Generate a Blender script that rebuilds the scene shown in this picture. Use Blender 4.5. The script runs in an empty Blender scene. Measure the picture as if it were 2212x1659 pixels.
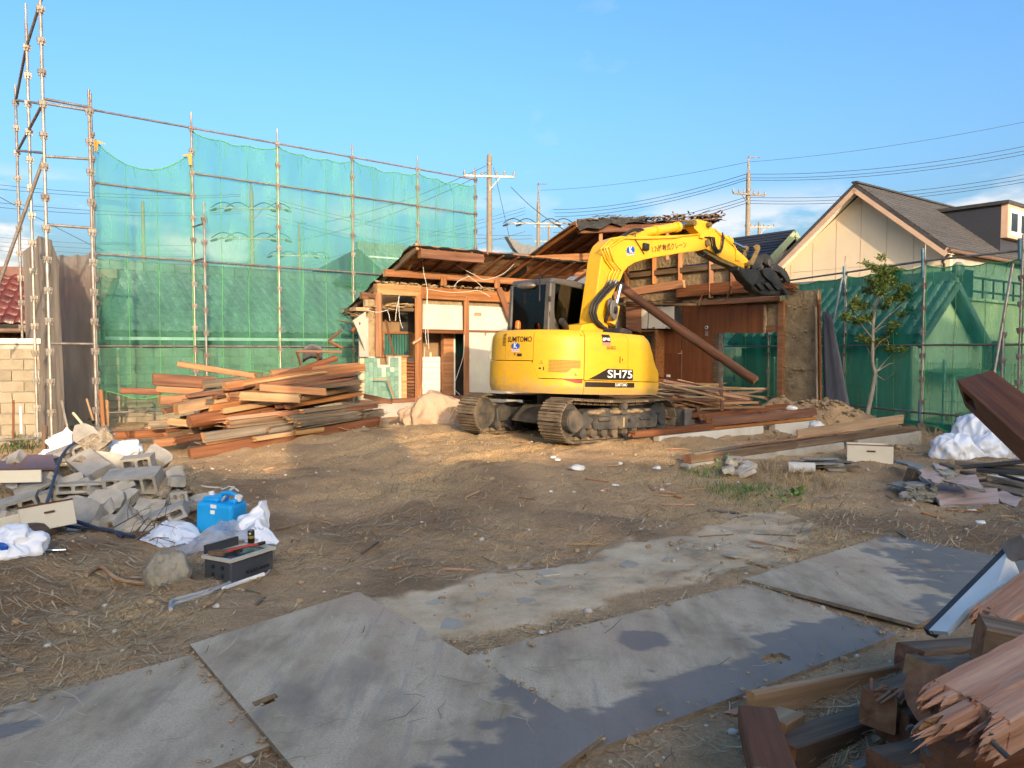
import bpy, bmesh, math, random
from mathutils import Vector, Matrix, noise, Euler
R = math.radians
rnd = random.Random(7)
scn = bpy.context.scene
COL = scn.collection

# ------------------------------------------------------------------ camera
FPX = 1661.0; CX = 1106.0; CY = 829.5; HZ = 755.0; CAMH = 1.70
PITCH = math.atan((CY - HZ) / FPX)
cam = bpy.data.cameras.new('camera'); camo = bpy.data.objects.new('camera', cam); COL.objects.link(camo)
cam.sensor_fit = 'HORIZONTAL'; cam.angle = 2 * math.atan(CX / FPX); cam.clip_start = 0.05; cam.clip_end = 3000
camo.location = (0, 0, CAMH); camo.rotation_euler = (math.pi / 2 - PITCH, 0, 0)
scn.camera = camo
# ------------------------------------------------------------------ sky and sun
SUN_EL = R(12.5); SUN_AZ = R(17)          # the sun stands behind the camera, a little to the right
sx, sy = math.sin(SUN_AZ), -math.cos(SUN_AZ)
w = bpy.data.worlds.new('World'); scn.world = w; w.use_nodes = True
nt = w.node_tree; nt.nodes.clear()
def N(nt, t, **k):
    n = nt.nodes.new(t)
    for a, b in k.items(): setattr(n, a, b)
    return n
out = N(nt, 'ShaderNodeOutputWorld'); bg = N(nt, 'ShaderNodeBackground'); sky = N(nt, 'ShaderNodeTexSky', sky_type='NISHITA')
sky.sun_disc = False; sky.sun_elevation = SUN_EL; sky.sun_rotation = math.atan2(sx, sy)
sky.air_density = 1.0; sky.dust_density = 7.0; sky.ozone_density = 3.0; sky.altitude = 0
tc = N(nt, 'ShaderNodeTexCoord'); sep = N(nt, 'ShaderNodeSeparateXYZ'); nt.links.new(tc.outputs['Generated'], sep.inputs[0])
def ramp(nt, pts, interp='LINEAR'):
    r = N(nt, 'ShaderNodeValToRGB'); r.color_ramp.interpolation = interp
    e = r.color_ramp.elements
    while len(e) < len(pts): e.new(0.5)
    for el, (p, c) in zip(e, pts):
        el.position = p; el.color = (c, c, c, 1) if isinstance(c, (int, float)) else (*c, 1)
    return r
mp = N(nt, 'ShaderNodeMapping'); mp.inputs['Scale'].default_value = (3.2, 3.2, 9.0); mp.inputs['Location'].default_value = (1.35, 0.4, 0.2)
nt.links.new(tc.outputs['Generated'], mp.inputs[0])
cn = N(nt, 'ShaderNodeTexNoise'); cn.inputs['Scale'].default_value = 1.6; cn.inputs['Detail'].default_value = 9; cn.inputs['Roughness'].default_value = .55
nt.links.new(mp.outputs[0], cn.inputs[0])
cr = ramp(nt, [(.47, 0), (.56, 1)]); nt.links.new(cn.outputs[0], cr.inputs[0])
zr = ramp(nt, [(0.0, 1), (.11, .95), (.16, .6), (.20, .0), (.55, 0)]); nt.links.new(sep.outputs[2], zr.inputs[0])
mm = N(nt, 'ShaderNodeMath', operation='MULTIPLY'); nt.links.new(cr.outputs[0], mm.inputs[0]); nt.links.new(zr.outputs[0], mm.inputs[1])
# faint high wisps
mp2 = N(nt, 'ShaderNodeMapping'); mp2.inputs['Scale'].default_value = (2.2, 3.0, 5.0); mp2.inputs['Location'].default_value = (4.1, 1.3, 0)
nt.links.new(tc.outputs['Generated'], mp2.inputs[0])
cn2 = N(nt, 'ShaderNodeTexNoise'); cn2.inputs['Scale'].default_value = 2.2; cn2.inputs['Detail'].default_value = 7; nt.links.new(mp2.outputs[0], cn2.inputs[0])
cr2 = ramp(nt, [(.66, 0), (.85, .3)]); nt.links.new(cn2.outputs[0], cr2.inputs[0])
mx0 = N(nt, 'ShaderNodeMath', operation='MAXIMUM'); nt.links.new(mm.outputs[0], mx0.inputs[0]); nt.links.new(cr2.outputs[0], mx0.inputs[1])
mix = N(nt, 'ShaderNodeMixRGB'); nt.links.new(mx0.outputs[0], mix.inputs[0]); 
hs = N(nt, 'ShaderNodeHueSaturation'); hs.inputs['Saturation'].default_value = 1.15
gam = N(nt, 'ShaderNodeGamma'); gam.inputs[1].default_value = 1.1; nt.links.new(sky.outputs[0], gam.inputs[0]); nt.links.new(gam.outputs[0], hs.inputs['Color'])
nt.links.new(hs.outputs[0], mix.inputs[1]); mix.inputs[2].default_value = (2.9, 2.65, 2.5, 1)
nt.links.new(mix.outputs[0], bg.inputs[0]); bg.inputs[1].default_value = 0.15
nt.links.new(bg.outputs[0], out.inputs[0])
sl = bpy.data.lights.new('sun', 'SUN'); so = bpy.data.objects.new('sun', sl); COL.objects.link(so)
sl.energy = 2.1; sl.angle = R(0.5); sl.color = (1.0, .74, .47)
sd = Vector((sx * math.cos(SUN_EL), sy * math.cos(SUN_EL), math.sin(SUN_EL)))   # towards the sun
so.rotation_euler = sd.to_track_quat('Z', 'Y').to_euler(); so.location = sd * 60
scn.view_settings.view_transform = 'Standard'; scn.view_settings.look = 'None'; scn.view_settings.gamma = 1
scn.view_settings.use_curve_mapping = False; scn.view_settings.exposure = 1.52
scn.cycles.max_bounces = 5; scn.cycles.diffuse_bounces = 3; scn.cycles.glossy_bounces = 2; scn.cycles.transparent_max_bounces = 12; scn.cycles.use_adaptive_sampling = True; scn.cycles.adaptive_threshold = .02; scn.cycles.use_denoising = True
scn.cycles.caustics_reflective = False; scn.cycles.caustics_refractive = False

# ------------------------------------------------------------------ survey helpers: turn a sighting into a place
CF = Vector((0, math.cos(PITCH), -math.sin(PITCH))); CU = Vector((0, math.sin(PITCH), math.cos(PITCH))); CO = Vector((0, 0, CAMH))
def ray(px, py): return CF * FPX + Vector((1, 0, 0)) * (px - CX) - CU * (py - CY)
def P(px, py, d):
    r = ray(px, py); return CO + r * (d / r.y)
def G(px, py, z=0.0):
    r = ray(px, py); return CO + r * ((z - CAMH) / r.z)
def PL(px, py, p0, dr):                     # vertical plane through p0 along the horizontal direction dr
    n = Vector((-dr[1], dr[0], 0)); r = ray(px, py); p0 = Vector((p0[0], p0[1], 0))
    return CO + r * ((p0 - CO).dot(n) / r.dot(n))
def proj(p):
    v = Vector(p) - CO; k = FPX / v.dot(CF); return CX + v.x * k, CY - v.dot(CU) * k
def crop(ox, oy, s): return lambda x, y: ((ox + x / s) / 1.736, (oy + y / s) / 1.736)
UA = R(38); U = Vector((math.cos(UA), math.sin(UA), 0)); V = Vector((-math.sin(UA), math.cos(UA), 0)); Z = Vector((0, 0, 1))

# ------------------------------------------------------------------ objects
WM = {}
def mk(name, mesh, mat=None, parent=None, M=None):
    o = bpy.data.objects.new(name, mesh); COL.objects.link(o)
    M = M.copy() if M is not None else Matrix()
    if parent is not None:
        o.parent = parent; o.matrix_basis = WM[parent].inverted() @ M
    else: o.matrix_basis = M
    WM[o] = M
    if mat is not None and mesh is not None and not mesh.materials: mesh.materials.append(mat)
    return o
def tag(o, label=None, cat=None, group=None, kind=None):
    if label: o['label'] = label
    if cat: o['category'] = cat
    if group: o['group'] = group
    if kind or cat: o['kind'] = kind or 'thing'
    return o
def thing(name, label, cat, M=None, group=None):
    if M is not None and not isinstance(M, Matrix): M = Matrix.Translation(Vector(M))
    o = mk(name, None, None, None, M); o.empty_display_size = .2
    return tag(o, label, cat, group)
def frame(x, y, z, o):                       # matrix from axes and origin
    return Matrix(((x[0], y[0], z[0], o[0]), (x[1], y[1], z[1], o[1]), (x[2], y[2], z[2], o[2]), (0, 0, 0, 1)))
def along(p0, p1, roll=0.0, up=None):        # local X runs from p0 to p1
    p0, p1 = Vector(p0), Vector(p1); x = (p1 - p0).normalized(); up = Vector(up) if up else Vector((0, 0, 1))
    if abs(x.dot(up)) > .99: up = Vector((0, 1, 0))
    y = up.cross(x).normalized(); z = x.cross(y)
    return frame(x, y, z, p0) @ Matrix.Rotation(roll, 4, 'X')
class MB:
    def __init__(s): s.v = []; s.f = []; s.m = []; s.sm = []
    def add(s, vs, fs, mi=0, sm=False):
        b = len(s.v); s.v += [tuple(v) for v in vs]
        for f in fs: s.f.append(tuple(i + b for i in f)); s.m.append(mi); s.sm.append(sm)
        return s
    def box(s, a, b, M=None, mi=0, c=0.0):
        (x0, y0, z0), (x1, y1, z1) = a, b
        vs = [Vector(p) for p in ((x0, y0, z0), (x1, y0, z0), (x1, y1, z0), (x0, y1, z0), (x0, y0, z1), (x1, y0, z1), (x1, y1, z1), (x0, y1, z1))]
        if M is not None: vs = [M @ v for v in vs]
        return s.add(vs, [(0, 3, 2, 1), (4, 5, 6, 7), (0, 1, 5, 4), (1, 2, 6, 5), (2, 3, 7, 6), (3, 0, 4, 7)], mi)
    def beam(s, p0, p1, w, h, roll=0, mi=0, up=None):
        M = along(p0, p1, roll, up); L = (Vector(p1) - Vector(p0)).length
        return s.box((0, -w / 2, -h / 2), (L, w / 2, h / 2), M, mi)
    def tube(s, pts, r, n=8, mi=0, cap=True, sm=True):
        pts = [Vector(p) for p in pts]; rs = r if isinstance(r, (list, tuple)) else [r] * len(pts)
        vs = []; fs = []; pu = None
        for i, p in enumerate(pts):
            t = (pts[min(i + 1, len(pts) - 1)] - pts[max(i - 1, 0)]).normalized()
            u = pu if pu is not None else (Vector((0, 0, 1)) if abs(t.z) < .9 else Vector((1, 0, 0)))
            a = (u - t * u.dot(t)).normalized(); b = t.cross(a); pu = a
            for k in range(n):
                q = 2 * math.pi * k / n; vs.append(p + (a * math.cos(q) + b * math.sin(q)) * rs[i])
        for i in range(len(pts) - 1):
            for k in range(n): fs.append((i * n + k, i * n + (k + 1) % n, (i + 1) * n + (k + 1) % n, (i + 1) * n + k))
        s.add(vs, fs, mi, sm)
        if cap:
            m = (len(pts) - 1) * n
            s.add(vs[:n], [tuple(range(n))[::-1]], mi); s.add(vs[m:], [tuple(range(n))], mi)
        return s
    def prism(s, poly, y0, y1, M=None, mi=0, ax='y'):     # poly in local x,z extruded along y (or x,y along z)
        n = len(poly)
        if ax == 'y': vs = [Vector((x, y0, z)) for x, z in poly] + [Vector((x, y1, z)) for x, z in poly]
        else: vs = [Vector((x, y, y0)) for x, y in poly] + [Vector((x, y, y1)) for x, y in poly]
        ar = sum(poly[i][0] * poly[(i + 1) % n][1] - poly[(i + 1) % n][0] * poly[i][1] for i in range(n))
        fs = [tuple(range(n)), tuple(range(2 * n - 1, n - 1, -1))] + [((i + 1) % n, i, n + i, n + (i + 1) % n) for i in range(n)]
        if (ar < 0) != (ax != 'y'): fs = [f[::-1] for f in fs]
        if M is not None: vs = [M @ v for v in vs]
        return s.add(vs, fs, mi)
    def cyl(s, c, axis, r, h, n=16, mi=0, r2=None):
        c = Vector(c); a = Vector(axis).normalized() * h / 2
        return s.tube([c - a, c + a], [r, r2 if r2 is not None else r], n, mi)
    def sphere(s, c, r, n=10, m=7, mi=0, sc=(1, 1, 1)):
        vs = [Vector(c) + Vector((0, 0, -r * sc[2]))]; fs = []
        for j in range(1, m):
            a = math.pi * j / m - math.pi / 2
            for i in range(n):
                q = 2 * math.pi * i / n; vs.append(Vector(c) + Vector((r * sc[0] * math.cos(a) * math.cos(q), r * sc[1] * math.cos(a) * math.sin(q), r * sc[2] * math.sin(a))))
        vs.append(Vector(c) + Vector((0, 0, r * sc[2])))
        for i in range(n):
            fs.append((0, 1 + (i + 1) % n, 1 + i)); t = 1 + (m - 2) * n
            fs.append((len(vs) - 1, t + i, t + (i + 1) % n))
            for j in range(m - 2): fs.append((1 + j * n + i, 1 + j * n + (i + 1) % n, 1 + (j + 1) * n + (i + 1) % n, 1 + (j + 1) * n + i))
        return s.add(vs, fs, mi, True)
    def mesh(s, name, mats=None):
        me = bpy.data.meshes.new(name); me.from_pydata(s.v, [], s.f)
        if mats:
            for m in (mats if isinstance(mats, (list, tuple)) else [mats]): me.materials.append(m)
        me.polygons.foreach_set('material_index', s.m); me.polygons.foreach_set('use_smooth', s.sm); me.update(); return me
    def obj(s, name, mats, parent=None, M=None, bevel=0.0, seg=1):
        me = s.mesh(name, mats)
        if bevel > 0: bev(me, bevel, seg)
        return mk(name, me, None, parent, M)
    def wobj(s, name, mats, parent=None, bevel=0.0, seg=1):   # vertices are world coordinates; origin put at the parent / first vertex
        o = Vector(s.v[0]); s.v = [tuple(Vector(v) - o) for v in s.v]
        return s.obj(name, mats, parent, Matrix.Translation(o), bevel, seg)
def bev(me, w, seg=1, ang=30):
    bm = bmesh.new(); bm.from_mesh(me); bmesh.ops.remove_doubles(bm, verts=bm.verts, dist=1e-5)
    ed = [e for e in bm.edges if len(e.link_faces) == 2 and e.calc_face_angle(0) > R(ang)]
    bmesh.ops.bevel(bm, geom=ed, offset=w, segments=seg, profile=.5, affect='EDGES', clamp_overlap=True)
    bm.to_mesh(me); bm.free()
def smooth(me, on=True): me.polygons.foreach_set('use_smooth', [on] * len(me.polygons))
def nz(x, y, z=0.0, s=1.0, o=3): return noise.fractal(Vector((x * s, y * s, z * s)), 1.0, 2.0, o)

# ------------------------------------------------------------------ materials
MATS = {}
def nmat(name, cols, scale=5.0, rough=.8, bump=.0, bscale=None, metal=0.0, stretch=(1, 1, 1), rand=0.0, spec=.3, detail=6, lo=.3, hi=.7,
         dirt=None, coord='Object', rrand=0.0, bdist=.02, hrand=0.0, dstretch=None):
    m = bpy.data.materials.new(name); m.use_nodes = True; t = m.node_tree; t.nodes.clear(); L = t.links.new
    o = N(t, 'ShaderNodeOutputMaterial'); b = N(t, 'ShaderNodeBsdfPrincipled'); L(b.outputs[0], o.inputs[0])
    b.inputs['Metallic'].default_value = metal; b.inputs['Roughness'].default_value = rough; b.inputs['Specular IOR Level'].default_value = spec
    tc = N(t, 'ShaderNodeTexCoord'); mp = N(t, 'ShaderNodeMapping'); mp.inputs['Scale'].default_value = stretch
    oi = N(t, 'ShaderNodeObjectInfo')
    add = N(t, 'ShaderNodeVectorMath', operation='MULTIPLY_ADD'); add.inputs[1].default_value = (37, 17, 71)
    cmb = N(t, 'ShaderNodeCombineXYZ')
    for i in range(3): L(oi.outputs['Random'], cmb.inputs[i])
    L(cmb.outputs[0], add.inputs[0]); L(tc.outputs[coord], add.inputs[2]); L(add.outputs[0], mp.inputs[0])
    n1 = N(t, 'ShaderNodeTexNoise'); n1.inputs['Scale'].default_value = scale; n1.inputs['Detail'].default_value = detail; n1.inputs['Roughness'].default_value = .6; L(mp.outputs[0], n1.inputs[0])
    k = len(cols); r = ramp(t, [(lo + (hi - lo) * i / max(1, k - 1), c) for i, c in enumerate(cols)]) if k > 1 else None
    if r: L(n1.outputs[0], r.inputs[0]); c = r.outputs[0]
    else:
        rg = N(t, 'ShaderNodeRGB'); rg.outputs[0].default_value = (*cols[0], 1); c = rg.outputs[0]
    if dirt:
        dc, amt, ds = dirt
        n2 = N(t, 'ShaderNodeTexNoise'); n2.inputs['Scale'].default_value = ds; n2.inputs['Detail'].default_value = 8; n2.inputs['Roughness'].default_value = .65
        if dstretch:
            m3 = N(t, 'ShaderNodeMapping'); m3.inputs['Scale'].default_value = dstretch; L(add.outputs[0], m3.inputs[0]); L(m3.outputs[0], n2.inputs[0])
        else: L(add.outputs[0], n2.inputs[0])
        r2 = ramp(t, [(.62 - amt * .3, 0), (.82 - amt * .3, min(1, amt * 1.3))]); L(n2.outputs[0], r2.inputs[0])
        mx = N(t, 'ShaderNodeMixRGB'); L(r2.outputs[0], mx.inputs[0]); L(c, mx.inputs[1]); mx.inputs[2].default_value = (*dc, 1); c = mx.outputs[0]
    if rand or hrand:
        h = N(t, 'ShaderNodeHueSaturation'); mr = N(t, 'ShaderNodeMapRange'); mr.inputs[3].default_value = 1 - rand; mr.inputs[4].default_value = 1 + rand
        L(oi.outputs['Random'], mr.inputs[0]); L(mr.outputs[0], h.inputs['Value']); L(c, h.inputs['Color'])
        if hrand:
            mu = N(t, 'ShaderNodeMath', operation='MULTIPLY'); mu.inputs[1].default_value = 7.31; fr = N(t, 'ShaderNodeMath', operation='FRACT')
            L(oi.outputs['Random'], mu.inputs[0]); L(mu.outputs[0], fr.inputs[0])
            mh = N(t, 'ShaderNodeMapRange'); mh.inputs[3].default_value = 1 - hrand; mh.inputs[4].default_value = 1 + hrand; L(fr.outputs[0], mh.inputs[0]); L(mh.outputs[0], h.inputs['Saturation'])
        c = h.outputs[0]
    L(c, b.inputs['Base Color'])
    if rrand:
        mr2 = N(t, 'ShaderNodeMapRange'); mr2.inputs[3].default_value = rough - rrand; mr2.inputs[4].default_value = rough + rrand; L(n1.outputs[0], mr2.inputs[0]); L(mr2.outputs[0], b.inputs['Roughness'])
    if bump:
        n3 = N(t, 'ShaderNodeTexNoise'); n3.inputs['Scale'].default_value = bscale or scale * 2; n3.inputs['Detail'].default_value = 6; L(mp.outputs[0], n3.inputs[0])
        bp = N(t, 'ShaderNodeBump'); bp.inputs['Strength'].default_value = bump; bp.inputs['Distance'].default_value = bdist; L(n3.outputs[0], bp.inputs['Height']); L(bp.outputs[0], b.inputs['Normal'])
    MATS[name] = m; return m
def flat(name, c, rough=.6, metal=0.0, spec=.3): return nmat(name, [c, tuple(x * .85 for x in c)], 9, rough, metal=metal, spec=spec)
WS = (.35, 7, 7)
wood_red = nmat('wood_red', [(.07, .027, .014), (.155, .06, .028), (.22, .098, .048)], 2.2, .75, .5, 5, stretch=WS, rand=.3, hrand=.12, dirt=((.10, .07, .045), .35, 2.5), bdist=.01)
wood_orange = nmat('wood_orange', [(.175, .07, .028), (.27, .115, .045), (.35, .17, .075)], 2.2, .7, .4, 5, stretch=WS, rand=.22, hrand=.1, dirt=((.14, .075, .035), .3, 2.2), bdist=.01)
wood_light = nmat('wood_light', [(.24, .135, .062), (.36, .22, .11), (.46, .31, .17)], 2.2, .75, .4, 5, stretch=WS, rand=.2, hrand=.12, dirt=((.17, .10, .05), .3, 2.2), bdist=.01)
wood_grey = nmat('wood_grey', [(.075, .058, .043), (.16, .125, .09), (.26, .21, .155)], 2.2, .85, .6, 5, stretch=WS, rand=.25, hrand=.2, dirt=((.06, .04, .03), .35, 2.5), bdist=.01)
wood_dark = nmat('wood_dark', [(.055, .035, .02), (.115, .075, .044), (.20, .135, .085)], 2.2, .75, .6, 5, stretch=WS, rand=.3, dirt=((.14, .075, .04), .3, 2.2), bdist=.01)
wood_pink = nmat('wood_pink', [(.27, .125, .07), (.40, .21, .13), (.50, .30, .195)], 2.6, .8, .7, 7, stretch=WS, rand=.12, bdist=.012)
wood_ply = nmat('wood_ply', [(.115, .035, .013), (.155, .05, .018), (.20, .07, .026)], 1.6, .45, .05, 6, stretch=(6, 6, .4), rand=.12, spec=.4)
galv = nmat('galv', [(.22, .205, .18), (.36, .335, .295)], 9, .5, .05, metal=.6, rand=.2, dirt=((.17, .10, .055), .5, 3))
galv_dull = nmat('galv_dull', [(.16, .145, .13), (.28, .26, .24)], 9, .55, .05, metal=.55, rand=.2, dirt=((.17, .10, .06), .5, 3))
steel_blue = nmat('steel_blue', [(.05, .12, .17), (.10, .20, .25)], 9, .5, metal=.4, rand=.2)
mud = nmat('mud_wall', [(.19, .135, .075), (.27, .20, .115), (.34, .26, .155)], 4, .95, .9, 11, rand=.07, dirt=((.13, .085, .045), .45, 1.6), bdist=.05)
plaster = nmat('plaster', [(.44, .40, .34), (.53, .49, .42)], 2.2, .85, .08, 30, dirt=((.42, .36, .28), .3, 1.3), rand=.04)
felt = nmat('roof_felt', [(.016, .016, .017), (.04, .039, .038)], 6, .85, .4, 12, dirt=((.10, .08, .06), .35, 3))
# ------------------------------------------------------------------ ground
def sstep(a, b, x):
    t = max(0.0, min(1.0, (x - a) / (b - a))); return t * t * (3 - 2 * t)
def bump2(x, y, cx, cy, rx, ry, h, ang=0.0):
    c, s = math.cos(ang), math.sin(ang); dx, dy = x - cx, y - cy
    q = ((dx * c + dy * s) / rx) ** 2 + ((-dx * s + dy * c) / ry) ** 2
    return h * math.exp(-q * 1.4)
def gz0(x, y):                                 # broad shape of the lot
    z = 0.30 * math.exp(-(((x - .4) / 4.6) ** 2 + ((y - 12.9) / 3.6) ** 2) ** 1.5)
    z += bump2(x, y, -2.6, 12.8, 2.6, 1.3, .12, UA)
    z += 0.16 * sstep(14.5, 18, y) * sstep(-8, -3, x) * (1 - sstep(3, 6, x))
    z += .20 * sstep(-2.6, -3.6, x) * sstep(3.4, 4.4, y) * (1 - sstep(6.0, 7.2, y))          # bank under the rubble
    z += bump2(x, y, -4.7, 8.6, 1.5, 1.1, .40)
    z -= .14 * sstep(7, 11, x) * sstep(9, 15, y)
    z += bump2(x, y, 6.5, 15.6, 1.35, .65, .62, R(-35)) + bump2(x, y, 5.5, 16.4, .9, .6, .35)   # soil heap
    z += bump2(x, y, 4.6, 14.2, 1.8, .5, .12, UA)
    return z
EFX, EFY = math.cos(R(43.8)), math.sin(R(43.8))
def ruts(x, y):                                # grouser prints the tracks left behind the machine
    dx, dy = x - .92, y - 12.8; t_ = dx * EFX + dy * EFY; s_ = dx * EFY - dy * EFX
    if not (-6.2 < t_ < 1.6): return 0.0
    z = 0.0
    for c_ in (-.935, .935):
        q = abs(s_ - c_ - .10 * math.sin(t_ * .9) * sstep(-1, -3, t_))
        if q < .34: z += (-.035 * sstep(.27, .20, q) + .028 * math.exp(-((q - .29) / .05) ** 2) + .016 * math.sin(t_ * 2 * math.pi / .15) * sstep(.24, .2, q)) * sstep(-6.0, -3.2, t_) * (.5 + .5 * sstep(-.25, .2, nz(x, y, 4, .9, 2)))
    return z
def gz(x, y):
    z = gz0(x, y) + ruts(x, y)
    flatn = 1 - .85 * (1 - sstep(4.6, 6.2, y)) * sstep(-2.4, -1.6, x)
    if 0 < y < 30 and abs(x) < 20:
        rg = 1 + 1.6 * math.exp(-((x - 6.2) ** 2 / 2.2 + (y - 15.8) ** 2 / 1.2))
        z += flatn * rg * (.06 * nz(x, y, 1, .9, 3) + .035 * nz(x, y, 5, 3.4, 3) + .02 * nz(x, y, 9, 11, 2))
    return z
fx = [-10 + .065 * i for i in range(int(21 / .065))]; fy = [1.2 + .06 * i for i in range(int(4.8 / .06))]
fy += [6.0 + .075 * i for i in range(int(13 / .075))]
xs = [-900, -300, -120, -60, -35, -22, -15, -12] + fx + [11.4, 12.5, 15, 20, 30, 60, 120, 300, 900]
ys = [-300, -100, -40, -20, -10, -5, -2, 0, .6] + fy + [19.4, 20.5, 22, 25, 30, 40, 60, 100, 200, 400, 900, 1600]
nx, ny = len(xs), len(ys)
vs = []; slab = []; hay = []; wet = []
SL = [G(*p) for p in ((835, 1318), (960, 1262), (1190, 1222), (1420, 1158), (1560, 1120), (1700, 1105), (1790, 1150), (1700, 1210), (1480, 1245), (1330, 1305), (1080, 1370), (930, 1385))]
def inpoly(x, y, pl):
    c = False; j = len(pl) - 1
    for i in range(len(pl)):
        a, b = pl[i], pl[j]
        if (a.y > y) != (b.y > y) and x < (b.x - a.x) * (y - a.y) / (b.y - a.y) + a.x: c = not c
        j = i
    return c
def edist(x, y, pl):
    best = 9
    for i in range(len(pl)):
        a, b = pl[i - 1], pl[i]; dx, dy = b.x - a.x, b.y - a.y
        t = max(0, min(1, ((x - a.x) * dx + (y - a.y) * dy) / (dx * dx + dy * dy)))
        best = min(best, math.hypot(x - a.x - dx * t, y - a.y - dy * t))
    return best
for y in ys:
    for x in xs:
        far = y > 20 or y < .5 or abs(x) > 12
        z = gz(x, y) if not far else gz0(x, y) * .3
        s = 0.0
        if 3.5 < y < 9 and -2 < x < 4.5:
            e = edist(x, y, SL); e = e if inpoly(x, y, SL) else -e
            e += .40 * nz(x, y, 3, 1.5, 4) + .12 * nz(x, y, 7, 6, 3); s = sstep(-.02, .05, e) * (.75 + .25 * sstep(-.3, .2, nz(x, y, 4, 3, 3)))
            z = z * (1 - .8 * s) + .012 * s
        vs.append((x, y, z)); slab.append(s)
        hay.append(max(0, min(1, .5 + .75 * nz(x, y, 2, .55, 3) + .35 * sstep(7.2, 9.5, y) - .4 * sstep(12.5, 15, y) - .3 * (1 - sstep(3, 5.5, y)))) if not far else .3)
        wet.append(max(0, min(1, .45 + .9 * nz(x, y, 8, .7, 3) + .5 * math.exp(-((y - 7.4) / .7) ** 2) + .5 * sstep(-2.6, -3.4, x) * (1 - sstep(7, 8, y)))))
fs = [(j * nx + i, j * nx + i + 1, (j + 1) * nx + i + 1, (j + 1) * nx + i) for j in range(ny - 1) for i in range(nx - 1)]
gm = bpy.data.meshes.new('ground'); gm.from_pydata(vs, [], fs); smooth(gm)
for nm, dat in (('slab', slab), ('hay', hay), ('wet', wet)):
    a = gm.attributes.new(nm, 'FLOAT', 'POINT'); a.data.foreach_set('value', dat)
m = bpy.data.materials.new('dirt'); m.use_nodes = True; t = m.node_tree; t.nodes.clear(); L = t.links.new
o = N(t, 'ShaderNodeOutputMaterial'); b = N(t, 'ShaderNodeBsdfPrincipled'); L(b.outputs[0], o.inputs[0]); b.inputs['Roughness'].default_value = .92; b.inputs['Specular IOR Level'].default_value = .2
tc = N(t, 'ShaderNodeTexCoord')
def tn(sc, det=8, ro=.65, stretch=None):
    n = N(t, 'ShaderNodeTexNoise'); n.inputs['Scale'].default_value = sc; n.inputs['Detail'].default_value = det; n.inputs['Roughness'].default_value = ro
    if stretch:
        mp = N(t, 'ShaderNodeMapping'); mp.inputs['Scale'].default_value = stretch; L(tc.outputs['Object'], mp.inputs[0]); L(mp.outputs[0], n.inputs[0])
    else: L(tc.outputs['Object'], n.inputs[0])
    return n.outputs[0]
def attr(nm):
    a = N(t, 'ShaderNodeAttribute'); a.attribute_name = nm; return a.outputs['Fac']
def mixc(f, a, bb):
    x = N(t, 'ShaderNodeMixRGB')
    for s, v in ((0, f), (1, a), (2, bb)):
        if isinstance(v, tuple): x.inputs[s].default_value = (*v, 1)
        else: L(v, x.inputs[s])
    return x.outputs[0]
def rmp(v, pts):
    r = ramp(t, pts); L(v, r.inputs[0]); return r.outputs[0]
soil = rmp(tn(1.7), [(.30, (0.325, 0.202, 0.105)), (.5, (0.506, 0.320, 0.172)), (.72, (0.688, 0.460, 0.254))])
fine = rmp(tn(38, 6, .7), [(.3, (0.268, 0.162, 0.082)), (.52, (0.534, 0.342, 0.183)), (.75, (0.720, 0.630, 0.365))])
c = mixc(rmp(tn(9), [(.35, .2), (.7, .75)]), soil, fine)
strw = rmp(tn(60, 5, .7, (1, .35, 1)), [(.38, (0.364, 0.217, 0.098)), (.55, (0.720, 0.477, 0.222)), (.75, (0.720, 0.720, 0.396))])
c = mixc(rmp(attr('hay'), [(.3, 0), (.95, .7)]), c, strw)
wetc = mixc(rmp(tn(30), [(.3, 0), (.7, 1)]), (0.162, 0.100, 0.057), (0.286, 0.180, 0.103))
c = mixc(rmp(attr('wet'), [(.5, 0), (1.0, .7)]), c, wetc)
conc = rmp(tn(2.3, 10, .65), [(.33, (0.255, 0.200, 0.134)), (.44, (0.510, 0.386, 0.244)), (.62, (0.676, 0.522, 0.336)), (.75, (0.704, 0.672, 0.475))])
conc = mixc(rmp(tn(55, 4), [(.35, 0), (.7, .35)]), conc, (0.376, 0.261, 0.162))
c = mixc(attr('slab'), c, conc)
L(c, b.inputs['Base Color'])
hsum = N(t, 'ShaderNodeMath', operation='ADD'); L(tn(16, 8, .7), hsum.inputs[0]); L(tn(70, 5, .7, (1, .5, 1)), hsum.inputs[1])
iv = N(t, 'ShaderNodeMath', operation='SUBTRACT'); iv.inputs[0].default_value = 1.0; L(attr('slab'), iv.inputs[1])
st = N(t, 'ShaderNodeMapRange'); st.inputs[3].default_value = .15; st.inputs[4].default_value = .9; L(iv.outputs[0], st.inputs[0])
bp = N(t, 'ShaderNodeBump'); bp.inputs['Distance'].default_value = .035; L(st.outputs[0], bp.inputs['Strength']); L(hsum.outputs[0], bp.inputs['Height']); L(bp.outputs[0], b.inputs['Normal'])
g = mk('ground', gm, m); tag(g, kind='structure')
def on(px, py, it=4):                          # where a sighted point meets the lot
    z = 0.0
    for _ in range(it):
        p = G(px, py, z); z = gz(p.x, p.y)
    return G(px, py, z)
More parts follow.
